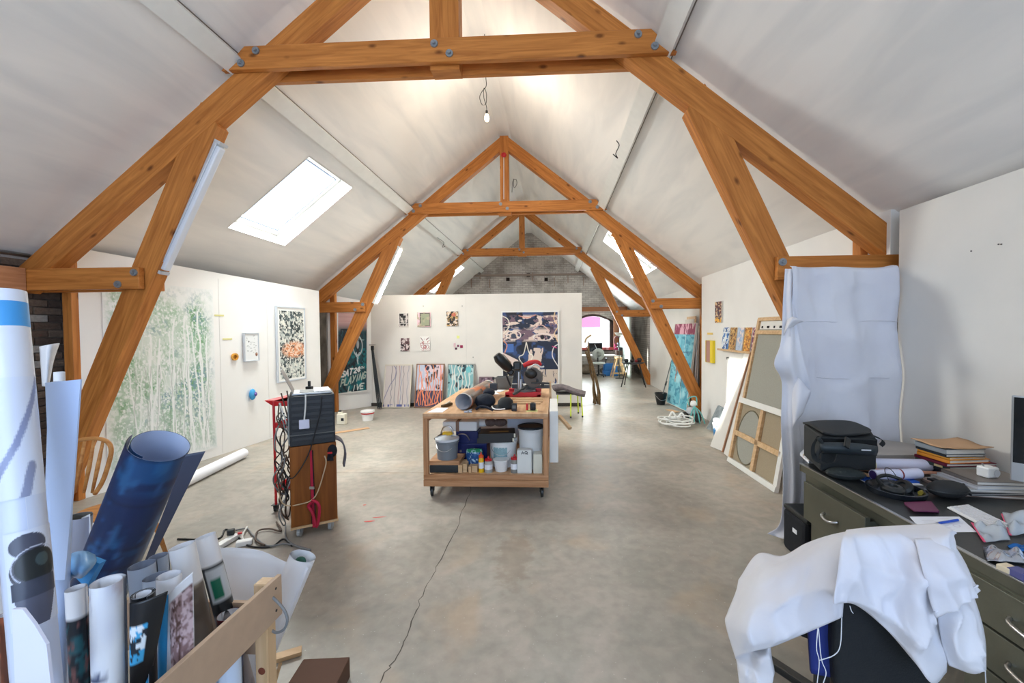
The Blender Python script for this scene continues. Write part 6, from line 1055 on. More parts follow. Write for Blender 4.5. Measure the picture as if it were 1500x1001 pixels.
part('dark_opening', MB().add([W(x, y, Y=2.6) for x, y in ((1201, 642), (1284, 646), (1284, 655), (1201, 651))], [(0, 1, 2, 3)]), mat('bag_inside', (10, 12, 14), .9), t)
part('buckle', MB().bar(W(1242, 642, Y=2.54), W(1240, 656, Y=2.5), .035, .012, up=(0, 1, 0)), black_pl, t, bevel=.004); part('logo_print', MB().bar(W(1262, 659.5, Y=2.50), W(1276, 660, Y=2.50), .008, .002, up=(0, 1, 0)).bar(W(1186, 619.4, Y=3.02)+Vector((0, 0, .01)), W(1197, 619.8, Y=3.02)+Vector((0, 0, .01)), .008, .002), grey_l, t)
part('strap', MB().grid([[q+Vector((0, 0, 0)), q+Vector((.03, .012, .004))] for q in cat_rom([W(x, y, Y=Y) for x, y, Y in ((1196, 640, 2.66), (1188, 655, 2.6), (1190, 672, 2.55), (1204, 680, 2.52), (1220, 678, 2.55), (1226, 666, 2.58))], 6)]), bf, t, solid=.004); part('strap', MB().grid([[q, q+Vector((.0, .03, .01))] for q in cat_rom([W(x, y, Y=Y) for x, y, Y in ((1280, 640, 2.8), (1292, 645, 2.75), (1297, 650, 2.72), (1293, 655, 2.7))], 5)]), bf, t, solid=.004); part('side_loop', MB().tube(cat_rom([W(x, y, Y=2.57) for x, y in ((1199, 642), (1204, 652), (1197, 666), (1200, 676))], 5), .012, 8), bf, t, smooth=True)
# papers under the bag
for k, (px, lab) in enumerate((([(1168, 646), (1200, 662), (1198, 676), (1174, 668)], 'white papers sticking out under the left of the bag'), ([(1180, 664), (1225, 680), (1212, 684), (1185, 682)], 'old cream papers under the bag strap'))): 
    solo('loose_papers', MB().prism([Vector((q.x, q.y, DZ+.004)) for q in [D(x, y) for x, y in (((1176, 672), (1212, 676), (1240, 662), (1190, 655)) if k else ((1172, 668), (1185, 680), (1215, 668), (1190, 650)))]], (0, 0, .02+.006*k)), paper if k == 0 else mat('cream_paper', (206, 196, 170), .8), lab, 'paper')
# beige portfolio
solo('portfolio', MB().prism([D(1270, 676), D(1368, 676), D(1345, 660), D(1290, 652)], (0, 0, .045)), mat('taupe_board', (180, 172, 164), .7), 'flat taupe portfolio lying behind the long white tube', 'portfolio', bevel=.004)
def dcyl(name, lab, xa, ya, xb, yb, r, m, cat_, h=0., extra=None, n=24):
    a, b_ = D(xa, ya, r+h), D(xb, yb, r+h); t = thing(name, lab, cat_, Vector((a.x, a.y, DZ))); part('tube', MB().tube([a, b_], r, n), m, t, smooth='auto')
    if extra: extra(t, a, b_, r)
    return t
lilac = mat('lilac_paper', (220, 220, 240), .6)
def ex1(t, a, b_, r): d = (b_-a); q = a+d*.36; part('yellow_sticker', MB().tube([q, q+d*.06], r*1.012, 24, False), mat('straw_label', (236, 226, 170), .7), t)
dcyl('paper_tube', 'long thick white paper tube across the desk', 1215, 679, 1367, 682, .038, lilac, 'roll', 0, ex1)
def ex2(t, a, b_, r):
    d = (b_-a).normalized(); part('inner_end', MB().lathe([(0, 0), (r*.86, 0)], a-d*.002, 20, d), mat('violet_inside', (70, 50, 120), .7), t); q = a.lerp(b_, .55); part('elastic_band', MB().tube([q, q+d*.01], r*1.03, 20, False), mat('maroon_elastic', (130, 50, 56), .6), t)
dcyl('small_roll', 'short white roll with a maroon band on the desk', 1279, 696, 1346, 694, .031, lilac, 'roll', .01, ex2)
dcyl('kraft_tube', 'thin salmon kraft tube running behind the short roll', 1212, 686, 1400, 695, .011, mat('salmon_card', (224, 160, 132), .7), 'tube')
solo('wood_ruler', MB().bar(D(1250, 690, .02), D(1276, 698, .02), .05, .004), kraft, 'tan card end beside the short roll', 'card')
solo('blue_book', MB().rbox(D(1300, 703, .006), .3, .09, .01, .0), mat('cobalt', (30, 90, 190), .5), 'blue booklet under the short white roll', 'book'); solo('paper_sheet', MB().rbox(D(1305, 707, .001), .3, .08, .003, -.02), paper, 'white paper sheet below the blue booklet', 'paper')
# black pouch, glasses case
def pouch(nm, lab, x, y, rx, ry, rz, rot, m):
    c = D(x, y); t = thing(nm, lab, 'pouch', c); part('shell', MB().ell(c+Vector((0, 0, rz*.95)), rx, ry, rz, 22, 12, Matrix.Rotation(rot, 3, 'Z')), m, t, smooth=True); part('zip', MB().tube([c+Vector((rx*1.01*math.cos(a)*math.cos(rot)-ry*1.01*math.sin(a)*math.sin(rot), rx*1.01*math.cos(a)*math.sin(rot)+ry*1.01*math.sin(a)*math.cos(rot), rz*.95)) for a in [i*2*math.pi/30 for i in range(31)]], .003, 5), black_pl, t); return t, c
t, c = pouch('black_pouch', 'soft black pouch left of the short white roll', 1238, 702, .105, .055, .036, -.25, mat('dark_green_fabric', (34, 42, 42), .8, bump=.4, bscale=120)); part('flap', MB().ell(c+Vector((-.01, 0, .05)), .06, .045, .02, 14, 8), MATS['dark_green_fabric'], t, smooth=True)
t, c = pouch('glasses_case', 'black oval zip case right of the headphones', 1388, 728, .105, .065, .045, .1, mat('eva_black', (28, 30, 32), .7)); part('zip_pull', MB().tube([c+Vector((.1, .03, .05)), c+Vector((.13, .05, .05))], .008, 6), black_pl, t)
# dish with headphones
c = D(1312, 722); t = thing('round_dish', 'shallow round black dish on the desk', 'dish', c); part('dish', MB().lathe([(0, .004), (.11, .004), (.125, .03), (.135, .03), (.128, .0), (0, 0)], c, 36), mat('gloss_black', (26, 30, 36), .25), t, smooth='auto')
t = thing('headphones', 'black headphones lying in the round dish', 'headphones', c+Vector((0, 0, .006)))
for k, (dx, dy, r_) in enumerate(((-.03, -.015, .052), (.07, .03, .045))): part('ear_cup', MB().lathe([(0, .0), (r_, 0), (r_*1.05, .02), (r_*.8, .034), (r_*.45, .036), (r_*.4, .025), (0, .025)], c+Vector((dx, dy, .012)), 22, (.0, -.1, 1) if k == 0 else (-.7, -.3, .8)), black_pl, t, smooth='auto')
part('headband', MB().tube(cat_rom([c+Vector((-.05, .03, .03)), c+Vector((-.03, .09, .05)), c+Vector((.04, .11, .06)), c+Vector((.09, .07, .05))], 6), .01, 8), black_pl, t, smooth=True); part('cable', MB().tube(cat_rom([c+Vector((0, .03, .03)), c+Vector((-.02, .05, .1)), c+Vector((.01, .08, .115)), c+Vector((.06, .1, .09)), c+Vector((.1, .09, .02))], 6), .002, 5), cable_b, t)
p = D(1352, 722, .01); t = thing('gold_adapter', 'small gold and silver jack adapter beside the dish', 'adapter', p-Vector((0, 0, .01))); part('plug', MB().cyl(p+Vector((-.03, -.02, .004)), p+Vector((.0, .0, .004)), .013, 12), mat('brass', (220, 200, 90), .3, metal=.8), t); part('sleeve', MB().cyl(p, p+Vector((.03, .02, .004)), .011, 12), steel, t)
# wallet
t = thing('wallet', 'maroon wallet lying near the desk front edge', 'wallet', D(1349, 744)); mr = mat('maroon_leather', (104, 40, 76), .45); part('cover', MB().prism([D(1324, 739), D(1338, 750), D(1376, 752), D(1364, 737)], (0, 0, .012)), mr, t, bevel=.003); part('inner_flap', MB().prism([D(1326, 741, .012), D(1339, 750, .012), D(1374, 751, .012), D(1363, 738, .012)], (0, 0, .006)), mr, t, bevel=.002)
# letter with handwriting and pen
im = Img(80, 50, (236, 238, 246)); 
for k in range(7):
    x = rr_.uniform(.1, .6); im.wig(x, .15+.11*k, x+rr_.uniform(.15, .4), .15+.11*k, (190, 180, 190), .008, .01, k)
im.stroke([(.35, .5), (.6, .75)], (190, 150, 170), .01); im.ell(.75, .6, .06, .08, (200, 190, 210), ring=.01)
q = [D(1332, 757), D(1405, 757), D(1352, 780)]; t = thing('letter', 'handwritten white sheet on the desk under the pen', 'paper', q[2]); part('sheet', picture(im, q[0], q[1], q[2]), VC, t)
a, b_ = D(1366, 768, .006), D(1403, 762, .006); t = thing('ballpoint_pen', 'blue ballpoint pen lying on the letter', 'pen', a); part('barrel', MB().cyl(a.lerp(b_, .2), b_, .0055, 10), mat('pen_blue', (20, 80, 190), .3), t); part('tip', MB().tube([a, a.lerp(b_, .2)], [.001, .005], 10), steel, t)
# keyboard
K0, K1, K3 = D(1387, 745), D(1418, 741.5), D(1485, 774); kb = thing('keyboard', 'white computer keyboard slanting across the desk', 'keyboard', K0)
ku, kv = (K3-K1), (K0-K1); part('case', MB().prism([K1, K1+ku, K1+ku+kv, K1+kv], (0, 0, .008)), white_pl, kb, bevel=.002)
kk = MB()
for i in range(13):
    for j in range(5): o = K1+ku*((i+.7)/14.2)+kv*((j+.6)/5.7)+Vector((0, 0, .0095)); kk.frame(o, ku.normalized(), kv.normalized(), (0, 0, 1), ku.length/14.2*.82, kv.length/5.7*.8, .003)
k_ = part('keys', kk, mat('key_white', (222, 222, 226), .5), kb); k_['kind'] = 'stuff'
# zip bags, foil packets
def crumple(name, lab, px, h, m, cat_, seed, extra=None):
    rr = random.Random(seed); P = [D(*q) for q in px]; G = []
    for j in range(6):
        a, b_ = P[0].lerp(P[3], j/5), P[1].lerp(P[2], j/5); G.append([a.lerp(b_, i/5)+Vector((0, 0, h*rr.uniform(.1, 1)*(1 if 0 < i < 5 and 0 < j < 5 else .25))) for i in range(6)])
    t = thing(name, lab, cat_, P[0]); part('film', MB().grid(surf(G, 3)), m, t, smooth=True, solid=.002); 
    if extra: part('seal_strip', MB().bar(P[extra[0]]+Vector((0, 0, .006)), P[extra[1]]+Vector((0, 0, .006)), .008, .003), mat('pink_seal', (230, 80, 120), .5), t)
clear = mat('clear_film', (214, 222, 230), .12, alpha=.55)
crumple('zip_bag', 'clear zip bag with a pink seal nearest the letter', [(1424, 768), (1470, 768), (1480, 792), (1442, 796)], .04, clear, 'bag', 1, (0, 3)); crumple('zip_bag', 'clear zip bag with a pink seal at the right picture edge', [(1468, 755), (1510, 757), (1520, 785), (1480, 786)], .06, clear, 'bag', 2, (0, 3))
crumple('foil_packet', 'crumpled silver foil blister packet near the desk edge', [(1440, 803), (1500, 812), (1505, 828), (1446, 824)], .035, mat('foil', (196, 200, 210), .25, metal=.9), 'packet', 3); crumple('blue_packet', 'blue foil packet between the zip bags and the silver foil', [(1475, 800), (1515, 802), (1518, 812), (1482, 808)], .02, mat('blue_foil', (30, 100, 170), .3, metal=.5), 'packet', 4)
t = thing('eraser', 'cream and blue eraser on the desk edge', 'eraser', D(1482, 836)); part('rubber', MB().rbox(D(1476, 833, .012), .05, .04, .022, .2), mat('cream_rubber', (226, 210, 180), .7), t, bevel=.004); part('sleeve', MB().rbox(D(1494, 840, .013), .05, .044, .024, .2), mat('indigo_card', (90, 90, 140), .6), t)
# magazine of thumbnails
im = Img(90, 60, (206, 214, 216)); 
for i in range(4):
    for j in range(2): im.rect(.08+.2*i, .1+.32*j, .24+.2*i, .34+.32*j, (70, 84, 110)); im.mask((im.u > .1+.2*i)*(im.u < .22+.2*i)*(im.t > .12+.32*j)*(im.t < .3+.32*j)*(im.noise(20, 12, i+j*4) > .5), (120, 130, 150))
im.rect(0, .8, 1, 1, (120, 196, 160)); q = [D(1348, 701, .008), D(1395, 696.5, .008), D(1395, 724, .008)]; q2 = D(1440, 716, .008)
t = thing('contact_sheet', 'pale magazine page of small blue pictures on the desk', 'magazine', q[0]); C_ = 90; vs = []
p00, p10, p01, p11 = D(1350, 700, .008), D(1392, 696, .008), D(1402, 722, .008), D(1442, 718, .008)
vs = [p00.lerp(p10, i/89).lerp(p01.lerp(p11, i/89), j/59) for j in range(60) for i in range(90)]; mb = MB().add(vs, [(j*C_+i, j*C_+i+1, (j+1)*C_+i+1, (j+1)*C_+i) for j in range(59) for i in range(89)], im.a.reshape(-1, 3)); part('page', mb, VCs, t); part('pages_below', MB().prism([v-Vector((0, 0, .0015)) for v in (p00, p10, p11, p01)], (0, 0, -.006)), mat('mint_edge', (170, 214, 196), .6), t)
# stack of books by the wall
def book(lab, cx, cy, z, lx, ly, th, rot, cov, pg=(226, 222, 214), grp='books stacked by the wall', extra=None):
    t = thing('book', lab, 'book', (cx, cy, z), grp); Mz = Matrix.Rotation(rot, 3, 'Z'); ax, ay = Mz @ Vector((1, 0, 0)), Mz @ Vector((0, 1, 0)); c = Vector((cx, cy, z)); cm = mat('cover_%d_%d_%d' % cov, cov, .5)
    part('cover', MB().frame(c+Vector((0, 0, .0015)), ax, ay, (0, 0, 1), lx, ly, .003).frame(c+Vector((0, 0, th-.0015)), ax, ay, (0, 0, 1), lx, ly, .003).frame(c-ax*(lx/2-.0015)+Vector((0, 0, th/2)), ax, ay, (0, 0, 1), .003, ly, th), cm, t); part('pages', MB().frame(c+ax*.0+Vector((0, 0, th/2)), ax, ay, (0, 0, 1), lx-.008, ly-.01, th-.006), mat('pages_%d_%d_%d' % pg, pg, .85), t)
    if extra: part('label_patch', MB().frame(c-ax*(lx/2+.001)-ay*.04+Vector((0, 0, th/2)), ax, ay, (0, 0, 1), .002, .05, th*.6), mat('cream_patch', (226, 206, 150), .7), t)
bx, by = W(1395, 660, Y=2.72).x, 2.72; z = DZ+.002
for k, (lab, lx, ly, th, rot, cov, ex) in enumerate((('navy book, lowest of the stack by the wall', .27, .22, .03, .10, (20, 36, 56), 0), ('second black and grey book from the bottom of the wall stack', .26, .21, .022, .05, (30, 34, 38), 0), ('dark green book with a cream spine label, third in the wall stack', .28, .21, .022, .12, (54, 70, 62), 1), ('dark red book fourth from the bottom of the wall stack', .31, .21, .018, .06, (120, 24, 50), 0), ('orange spiral book in the wall stack', .27, .2, .022, .12, (236, 150, 50), 0), ('thin yellow-orange book on the orange spiral one', .24, .2, .014, .1, (240, 170, 60), 0), ('black book below the kraft covered one', .24, .2, .018, .05, (30, 36, 42), 0), ('thick grey book under the kraft envelope', .25, .2, .03, .07, (150, 156, 160), 0))):
    book(lab, bx+(.02, .01, .0, .01, .0, -.01, -.02, -.02)[k], by, z, lx, ly, th, rot, cov, extra=ex); z += th+.0005
solo('kraft_envelope', MB().grid(surf([[Vector((bx-.16+.1*i, by-.11+.075*j, z+.006+.012*((i == 3)+(i == 0)*.5)*(j != 1))) for i in range(4)] for j in range(4)], 3)), kraft, 'kraft envelope topmost on the books by the wall', 'envelope', smooth=True, solid=.004)
# second stack, grey sketchbooks, nearer
sx, sy = W(1450, 700, Y=2.42).x+.01, 2.44; z = DZ+.002
for k, (lab, lx, ly, th, rot, cov) in enumerate((('brown sketchbook, lowest under the white plug', .42, .25, .014, -.15, (150, 130, 120)), ('black sketchbook second from the bottom beside the big screen', .38, .25, .012, .05, (40, 42, 48)), ('grey sketchbook third from the bottom beside the big screen', .36, .24, .016, -.08, (176, 172, 166)), ('white sketchbook under the taupe one', .33, .23, .018, .03, (196, 198, 204)), ('taupe sketchbook topmost under the white plug', .31, .22, .02, -.05, (120, 112, 106)))):
    book(lab, sx-.012*(4-k), sy, z, lx, ly, th, rot, cov, grp='sketchbooks beside the screen'); z += th+.0005
p = Vector((W(1447, 676, Y=2.42).x, 2.42, z)); t = thing('plug_adapter', 'white cube plug adapter on the taupe sketchbook', 'adapter', p); part('body', MB().rbox(p+Vector((0, 0, .03)), .075, .06, .058, .2), white_pl, t, bevel=.008); part('socket_face', MB().lathe([(0, 0), (.019, 0), (.019, .003)], p+Vector((.018, -.032, .03)), 16, (.2, -1, 0)), grey_l, t); part('pin', MB().cyl(p+Vector((-.02, 0, .055)), p+Vector((-.03, 0, .075)), .004, 6), steel, t)
p = D(1398, 682, .02); t = thing('compact_camera', 'small black camera between the two book stacks', 'camera', p-Vector((0, 0, .02))); part('body', MB().rbox(p+Vector((0, 0, .004)), .07, .04, .045, .3), black_pl, t, bevel=.006); part('lens', MB().cyl(p+Vector((-.01, -.03, .004)), p+Vector((-.005, -.015, .004)), .016, 14), steel, t)
# all-in-one screen cut by the frame edge
s0 = W(1482, 579, Y=2.05); s1 = Vector((s0.x+.34, 1.66, s0.z)); su = (s1-s0).normalized(); sn = Vector((su.y, -su.x, 0)); sc_ = (s0+s1)/2; zb_ = W(1482, 676, Y=2.05).z
def SB(z0, z1, wd, th, off): return MB().frame(Vector((sc_.x, sc_.y, (z0+z1)/2))+sn*off, su, sn, (0, 0, 1), wd, th, z1-z0)
t = thing('desktop_screen', 'large slim screen with a dark glossy face at the right picture edge', 'monitor', (sc_.x, sc_.y, DZ)); L_ = (s1-s0).length
part('screen', SB(zb_, s0.z-.008, L_-.016, .006, .008), mat('glossy_screen', (16, 22, 26), .08), t); part('back', SB(zb_-.09, s0.z, L_, .014, -.002), alu, t, bevel=.005); part('chin', SB(zb_-.085, zb_, L_-.01, .006, .007), alu, t); part('stand', SB(DZ+.014, zb_-.02, .2, .012, -.03), alu, t); part('foot', SB(DZ+.002, DZ+.014, .22, .18, -.01), alu, t)
# ------------------------------------------------------------------ swivel chair under a white cloth
t = thing('swivel_chair', 'black and blue office chair mostly hidden under a white cloth', 'chair', (1.13, 1.78, 0)); cx_, cy_ = 1.13, 1.76; upb = mat('black_upholstery', (22, 26, 30), .85, bump=.3, bscale=150); blu = mat('blue_upholstery', (24, 44, 120), .7)
for k in range(5):
    a = k*2*math.pi/5+2.0; e = Vector((cx_+.31*math.cos(a), cy_+.31*math.sin(a), .075)); part('leg', MB().bar((cx_, cy_, .12), e, .05, .035), black_pl, t, bevel=.008); part('caster', MB().lathe([(.01, -.025), (.028, -.022), (.028, .022), (.01, .025)], e+Vector((0, 0, -.046)), 14, (math.cos(a+1.2), math.sin(a+1.2), 0)), black_pl, t)
part('column', MB().cyl((cx_, cy_, .1), (cx_, cy_, .44), .03, 14), black_pl, t); part('seat', MB().ell((cx_, cy_+.02, .50), .255, .25, .055, 24, 10), upb, t, smooth=True)
bp = MB(); G = [[Vector((1.165+.17*(u_)*(1-.12*abs(v_-.3)), 1.50-.03*math.cos(u_*1.4)+.02*v_, .40+.47*v_)) for u_ in [-1+.25*i for i in range(9)]] for v_ in [0, .1, .3, .5, .7, .9, 1.0]]
part('backrest', MB().grid(surf(G, 2)), upb, t, smooth=True, solid=.06); G2 = [[q+Vector((-.05, .05, -.0)) for q in r_] for r_ in G[:4]]; part('back_shell', MB().grid(surf(G2, 2)), blu, t, smooth=True, solid=.02)
for s in (-1, 1): x = cx_+s*.2; part('armrest', MB().bar((x, cy_-.06, .61), (x, cy_+.12, .61), .06, .03), black_pl, t, bevel=.01); part('arm_post', MB().tube([(cx_+s*.2, cy_+.03, .47), (x, cy_+.03, .5), (x, cy_+.03, .6)], .014, 8), black_pl, t)
ct = thing('white_cloth', 'white cotton cloth thrown over the swivel chair', 'cloth', (1.2, 1.5, .6))
def gg(rows): return wrinkle(surf([[W(x, y, Y=Y) for x, y, Y in r] for r in rows], 10), .03, 4.6)
part('left_drop', MB().grid(gg([
    [(1262, 776, 1.52), (1218, 784, 1.60), (1180, 797, 1.72), (1146, 815, 1.82), (1110, 812, 1.88), (1082, 850, 1.86)],
    [(1256, 790, 1.44), (1212, 800, 1.50), (1175, 818, 1.56), (1140, 835, 1.63), (1108, 840, 1.72), (1078, 868, 1.80)],
    [(1237, 830, 1.42), (1205, 840, 1.45), (1168, 858, 1.52), (1135, 872, 1.56), (1095, 878, 1.64), (1066, 898, 1.76)],
    [(1236, 870, 1.41), (1200, 882, 1.44), (1162, 900, 1.50), (1128, 910, 1.53), (1090, 918, 1.58), (1063, 915, 1.72)],
    [(1234, 904, 1.42), (1198, 920, 1.45), (1160, 936, 1.50), (1127, 949, 1.53), (1100, 955, 1.57), (1078, 966, 1.66)]])), clothw, ct, smooth=True, solid=.003)
part('lower_tail', MB().grid(gg([[(1128, 940, 1.57), (1112, 948, 1.60), (1096, 950, 1.62), (1077, 958, 1.68)], [(1130, 962, 1.57), (1114, 968, 1.56), (1098, 965, 1.62), (1080, 975, 1.66)], [(1134, 986, 1.57), (1118, 992, 1.58), (1100, 1010, 1.60), (1084, 1010, 1.64)], [(1128, 1000, 1.58), (1118, 1020, 1.57), (1104, 1030, 1.60), (1088, 1035, 1.64)]])), clothw, ct, smooth=True, solid=.003)
part('front_drop', MB().grid(gg([
    [(1240, 777, 1.50), (1275, 773, 1.52), (1310, 771, 1.52), (1345, 769, 1.52), (1375, 768, 1.50), (1392, 775, 1.46)],
    [(1233, 792, 1.40), (1270, 790, 1.41), (1310, 789, 1.41), (1345, 790, 1.40), (1378, 788, 1.40), (1400, 800, 1.40)],
    [(1227, 838, 1.355), (1262, 842, 1.39), (1300, 846, 1.38), (1342, 846, 1.33), (1378, 850, 1.37), (1402, 860, 1.38)],
    [(1222, 872, 1.34), (1254, 870, 1.385), (1298, 892, 1.375), (1342, 912, 1.31), (1370, 912, 1.36), (1392, 905, 1.38)],
    [(1221, 885, 1.34), (1253, 886, 1.38), (1298, 922, 1.37), (1338, 968, 1.32), (1366, 1002, 1.31), (1386, 985, 1.35)]])), clothw, ct, smooth=True, solid=.003)
part('right_drop', MB().grid(gg([[(1340, 790, 1.385), (1368, 789, 1.39), (1392, 790, 1.41)], [(1350, 830, 1.31), (1382, 830, 1.33), (1412, 822, 1.38)], [(1362, 880, 1.29), (1398, 868, 1.31), (1426, 852, 1.36)], [(1371, 906, 1.285), (1404, 888, 1.30), (1436, 866, 1.34)]])), clothw, ct, smooth=True, solid=.003)
part('hem_band', MB().tube(cat_rom([W(x, y, Y=Y) for x, y, Y in ((1369, 897, 1.282), (1402, 878, 1.297), (1432, 858, 1.336))], 5), .003, 5), clothw, ct)
part('under_fold', MB().grid(gg([[(1372, 890, 1.34), (1396, 880, 1.33), (1424, 868, 1.37)], [(1376, 920, 1.34), (1402, 930, 1.30), (1436, 905, 1.36)], [(1382, 950, 1.35), (1406, 960, 1.30), (1443, 940, 1.35)], [(1390, 975, 1.35), (1424, 987, 1.32), (1444, 982, 1.35)]])), clothw, ct, smooth=True, solid=.003)
for k, px in enumerate((((1198, 921), (1196, 950), (1200, 970), (1197, 1001)), ((1199, 921), (1203, 965), (1210, 985), (1206, 1001)), ((1233, 905), (1231, 945), (1222, 960), (1200, 968)), ((1443, 982), (1444, 1001), (1443, 1010)), ((1245, 888), (1247, 895), (1250, 899)))): part('loose_thread', MB().tube(cat_rom([W(x, y, Y=1.42) for x, y in px], 4), .0014, 4), paper, ct)

# ------------------------------------------------------------------ windsor chair at the left wall
t = thing('windsor_chair', 'pale wooden spindle-back chair behind the poster rolls', 'chair', (-3.1, 2.6, 0)); sx_, sy_ = -3.12, 2.72; zs = .44
part('seat', MB().ell((sx_, sy_, zs), .21, .2, .025, 24, 8), chairw, t, smooth=True)
bow = [W(x, y, Y=2.62) for x, y in ((139, 724), (150, 706), (159, 680), (163, 660), (158, 648), (145, 643), (128, 643), (112, 647), (98, 656), (92, 680), (92, 722))]
part('bow', MB().tube(cat_rom(bow, 5), .013, 8), chairw, t, smooth=True)
for (xa_, xb_, ya) in ((123, 138, 644), (135, 151, 646), (110, 124, 646), (100, 110, 652)): part('spindle', MB().tube([W(xa_, 722, Y=2.62), W((xa_+xb_)/2, 685, Y=2.62), W(xb_, ya, Y=2.62)], [.008, .012, .008], 8), chairw, t, smooth=True)
for (dx, dy) in ((-.14, -.12), (.14, -.12), (-.13, .13), (.13, .13)): part('leg', MB().tube([(sx_+dx*1.5, sy_+dy*1.5, 0), (sx_+dx*1.2, sy_+dy*1.2, .25), (sx_+dx, sy_+dy, zs)], [.012, .018, .012], 8), chairw, t, smooth=True)
part('stretcher', MB().cyl((sx_-.18, sy_, .2), (sx_+.18, sy_, .2), .01, 8), chairw, t)
a, b_ = W(262, 710, Z=.065), W(357, 664, Z=.065); d = (b_-a).normalized(); solo('long_paper_roll', MB().tube([a-d*1.2, b_], .062, 20), paper, 'long white paper roll lying on the floor at the left wall', 'roll', smooth='auto')

# ------------------------------------------------------------------ bin of poster rolls, near left
bn = thing('print_bin', 'open mdf and pine bin holding the upright poster rolls', 'bin', (-1.55, 1.15, 0)); BX0, BX1, BY0, BY1, BZ = -2.05, -1.07, .62, 1.50, .75
part('side_board', MB().box(BX1, BY0, BZ-.155, BX1+.016, BY1+.01, BZ), mdf, bn, bevel=.002); part('side_board', MB().box(BX0-.016, BY0, BZ-.155, BX0, BY1, BZ), mdf, bn); part('end_board', MB().box(BX0, BY1-.016, BZ-.3, BX1-.04, BY1, BZ-.1), mdf, bn); part('end_board', MB().box(BX0, BY0, BZ-.155, BX1, BY0+.016, BZ), mdf, bn); part('bottom_board', MB().box(BX0, BY0, .03, BX1, BY1, .05), mdf, bn)
for x in (BX1-.05, BX0):
    for y in (BY1-.05, BY0+.02): plank('leg', (x+.025, y+.02, 0), (x+.025, y+.02, BZ-.003 if x > -1.5 else BZ-.1), .05, .05, pine_l, bn, up=(1, 0, 0))
for z in (BZ-.035, BZ-.12): part('screw', MB().lathe([(0, .001), (.005, .001), (.005, 0)], (BX1+.0165, BY1-.025, z), 10, (1, 0, 0)), black_pl, bn)
part('knot', MB().lathe([(0, .001), (.014, .0)], (BX1-.024, BY1-.056, .42), 12, (0, -1, 0)), mat('knot_brown', (120, 60, 40), .7), bn)
solo('cable_loop', MB().tube(cat_rom([W(x, y, Y=Y) for x, y, Y in ((388, 868, 1.47), (400, 876, 1.46), (415, 892, 1.45), (421, 908, 1.45), (416, 922, 1.46), (404, 927, 1.47), (394, 918, 1.48), (388, 900, 1.49))], 5), .005, 6), cable_g, 'grey cable loop sticking out of the bin corner', 'cable', smooth=True)
def droll(name, label, tx, ty, bx_, by_, wpx, Y, im=None, m=None, turns=1.5, start=0., flap=None, group='poster rolls standing in the bin', zb=.06, spread=.1, inner=None, Yb=None):
    a = W(tx, ty, Y=Y); b_ = W(bx_, by_, Y=Yb or Y); d = (b_-a); k = (a.z-zb)/(a.z-b_.z); bb_ = a+d*k
    return roll(name, label, a, bb_, wpx*.5*Y/FPX/math.hypot(1, (tx-PX)/FPX), im, inner, group, turns=turns, start=start, flap=flap, spread=spread, m=m), a, bb_
def pim(seed, base, spots, band=.14, w=90, h=140):
    im = Img(w, h, base)
    for (fx, fy, s, lo, hi, c) in spots: im.thr(im.noise(fx, fy, seed+s), lo, hi, c)
    if band: im.mask(im.t < band, (238, 240, 246))
    return im
droll('poster_roll', 'white topped roll with dark mosaic print beside the tall tubes', 111, 862, 118, 1001, 38, 1.12, pim(1, (24, 34, 44), ((14, 30, 1, .5, .6, (40, 90, 100)), (16, 30, 2, .6, .66, (120, 80, 80))), .10), start=.5)
mb_ = pim(5, (222, 226, 232), ((3, 4, 1, .5, .7, (196, 200, 214)), (6, 9, 2, .66, .72, (180, 176, 186))), 0); mb_.stroke([(.15, .22), (.35, .25), (.55, .24)], (50, 60, 90), .02); mb_.stroke([(.3, .255), (.5, .235)], (70, 80, 110), .02)
droll('poster_roll', 'thick white marbled roll at the front of the bin', 157, 852, 160, 1001, 62, 1.0, mb_, turns=1.35, start=1.0, spread=.2)
dkb = pim(9, (24, 26, 30), ((4, 7, 1, .62, .66, (44, 46, 50)),), 0)
dkb.mask((dkb.u > .10)*(dkb.u < .62)*(dkb.t > .13)*(dkb.t < .46), (60, 160, 210)); dkb.mask((dkb.u > .10)*(dkb.u < .62)*(dkb.t > .2)*(dkb.t < .44)*(dkb.noise(7, 14, 3) > .5), (30, 44, 60)); dkb.mask((dkb.u > .10)*(dkb.u < .62)*(dkb.t > .13)*(dkb.t < .4)*(dkb.noise(8, 16, 8) > .6), (214, 226, 236)); dkb.mask((dkb.u > .10)*(dkb.u < .62)*(dkb.t > .56)*(dkb.t < .8), (60, 150, 190))
tC, aC, bC = droll('poster_roll', 'tight roll of a black bordered blue print at the bin front', 209, 870, 212, 1001, 43, 1.06, dkb, turns=2.6, start=.6, spread=.3)
# its loose outer sheet
def flat_sheet(parent, name, px, Y, im, m=VCs, bow=.015):
    P = [W(x, y, Y=Yq) for x, y, Yq in px]; G = []; H_, W_ = 40, 24
    for j in range(H_): G.append([P[0].lerp(P[1], i/(W_-1)).lerp(P[3].lerp(P[2], i/(W_-1)), j/(H_-1))+Vector((0, -bow*math.sin(math.pi*i/(W_-1)), 0)) for i in range(W_)])
    part(name, MB().grid(G, [im.a[int((im.h-1)*j/(H_-1)), int((im.w-1)*i/(W_-1))] for j in range(H_) for i in range(W_)]), m, parent, smooth=True, solid=.0015)
sh = Img(40, 80, (22, 24, 28)); sh.mask((sh.u < .66)*(sh.t > .25)*(sh.t < .62), (60, 160, 210)); sh.mask((sh.u < .66)*(sh.t > .3)*(sh.t < .6)*(sh.noise(5, 9, 3) > .5), (26, 36, 48)); sh.mask((sh.u < .66)*(sh.t > .24)*(sh.t < .5)*(sh.noise(5, 9, 6) > .6), (220, 230, 238)); sh.mask((sh.u < .5)*(sh.t > .84), (60, 150, 190))
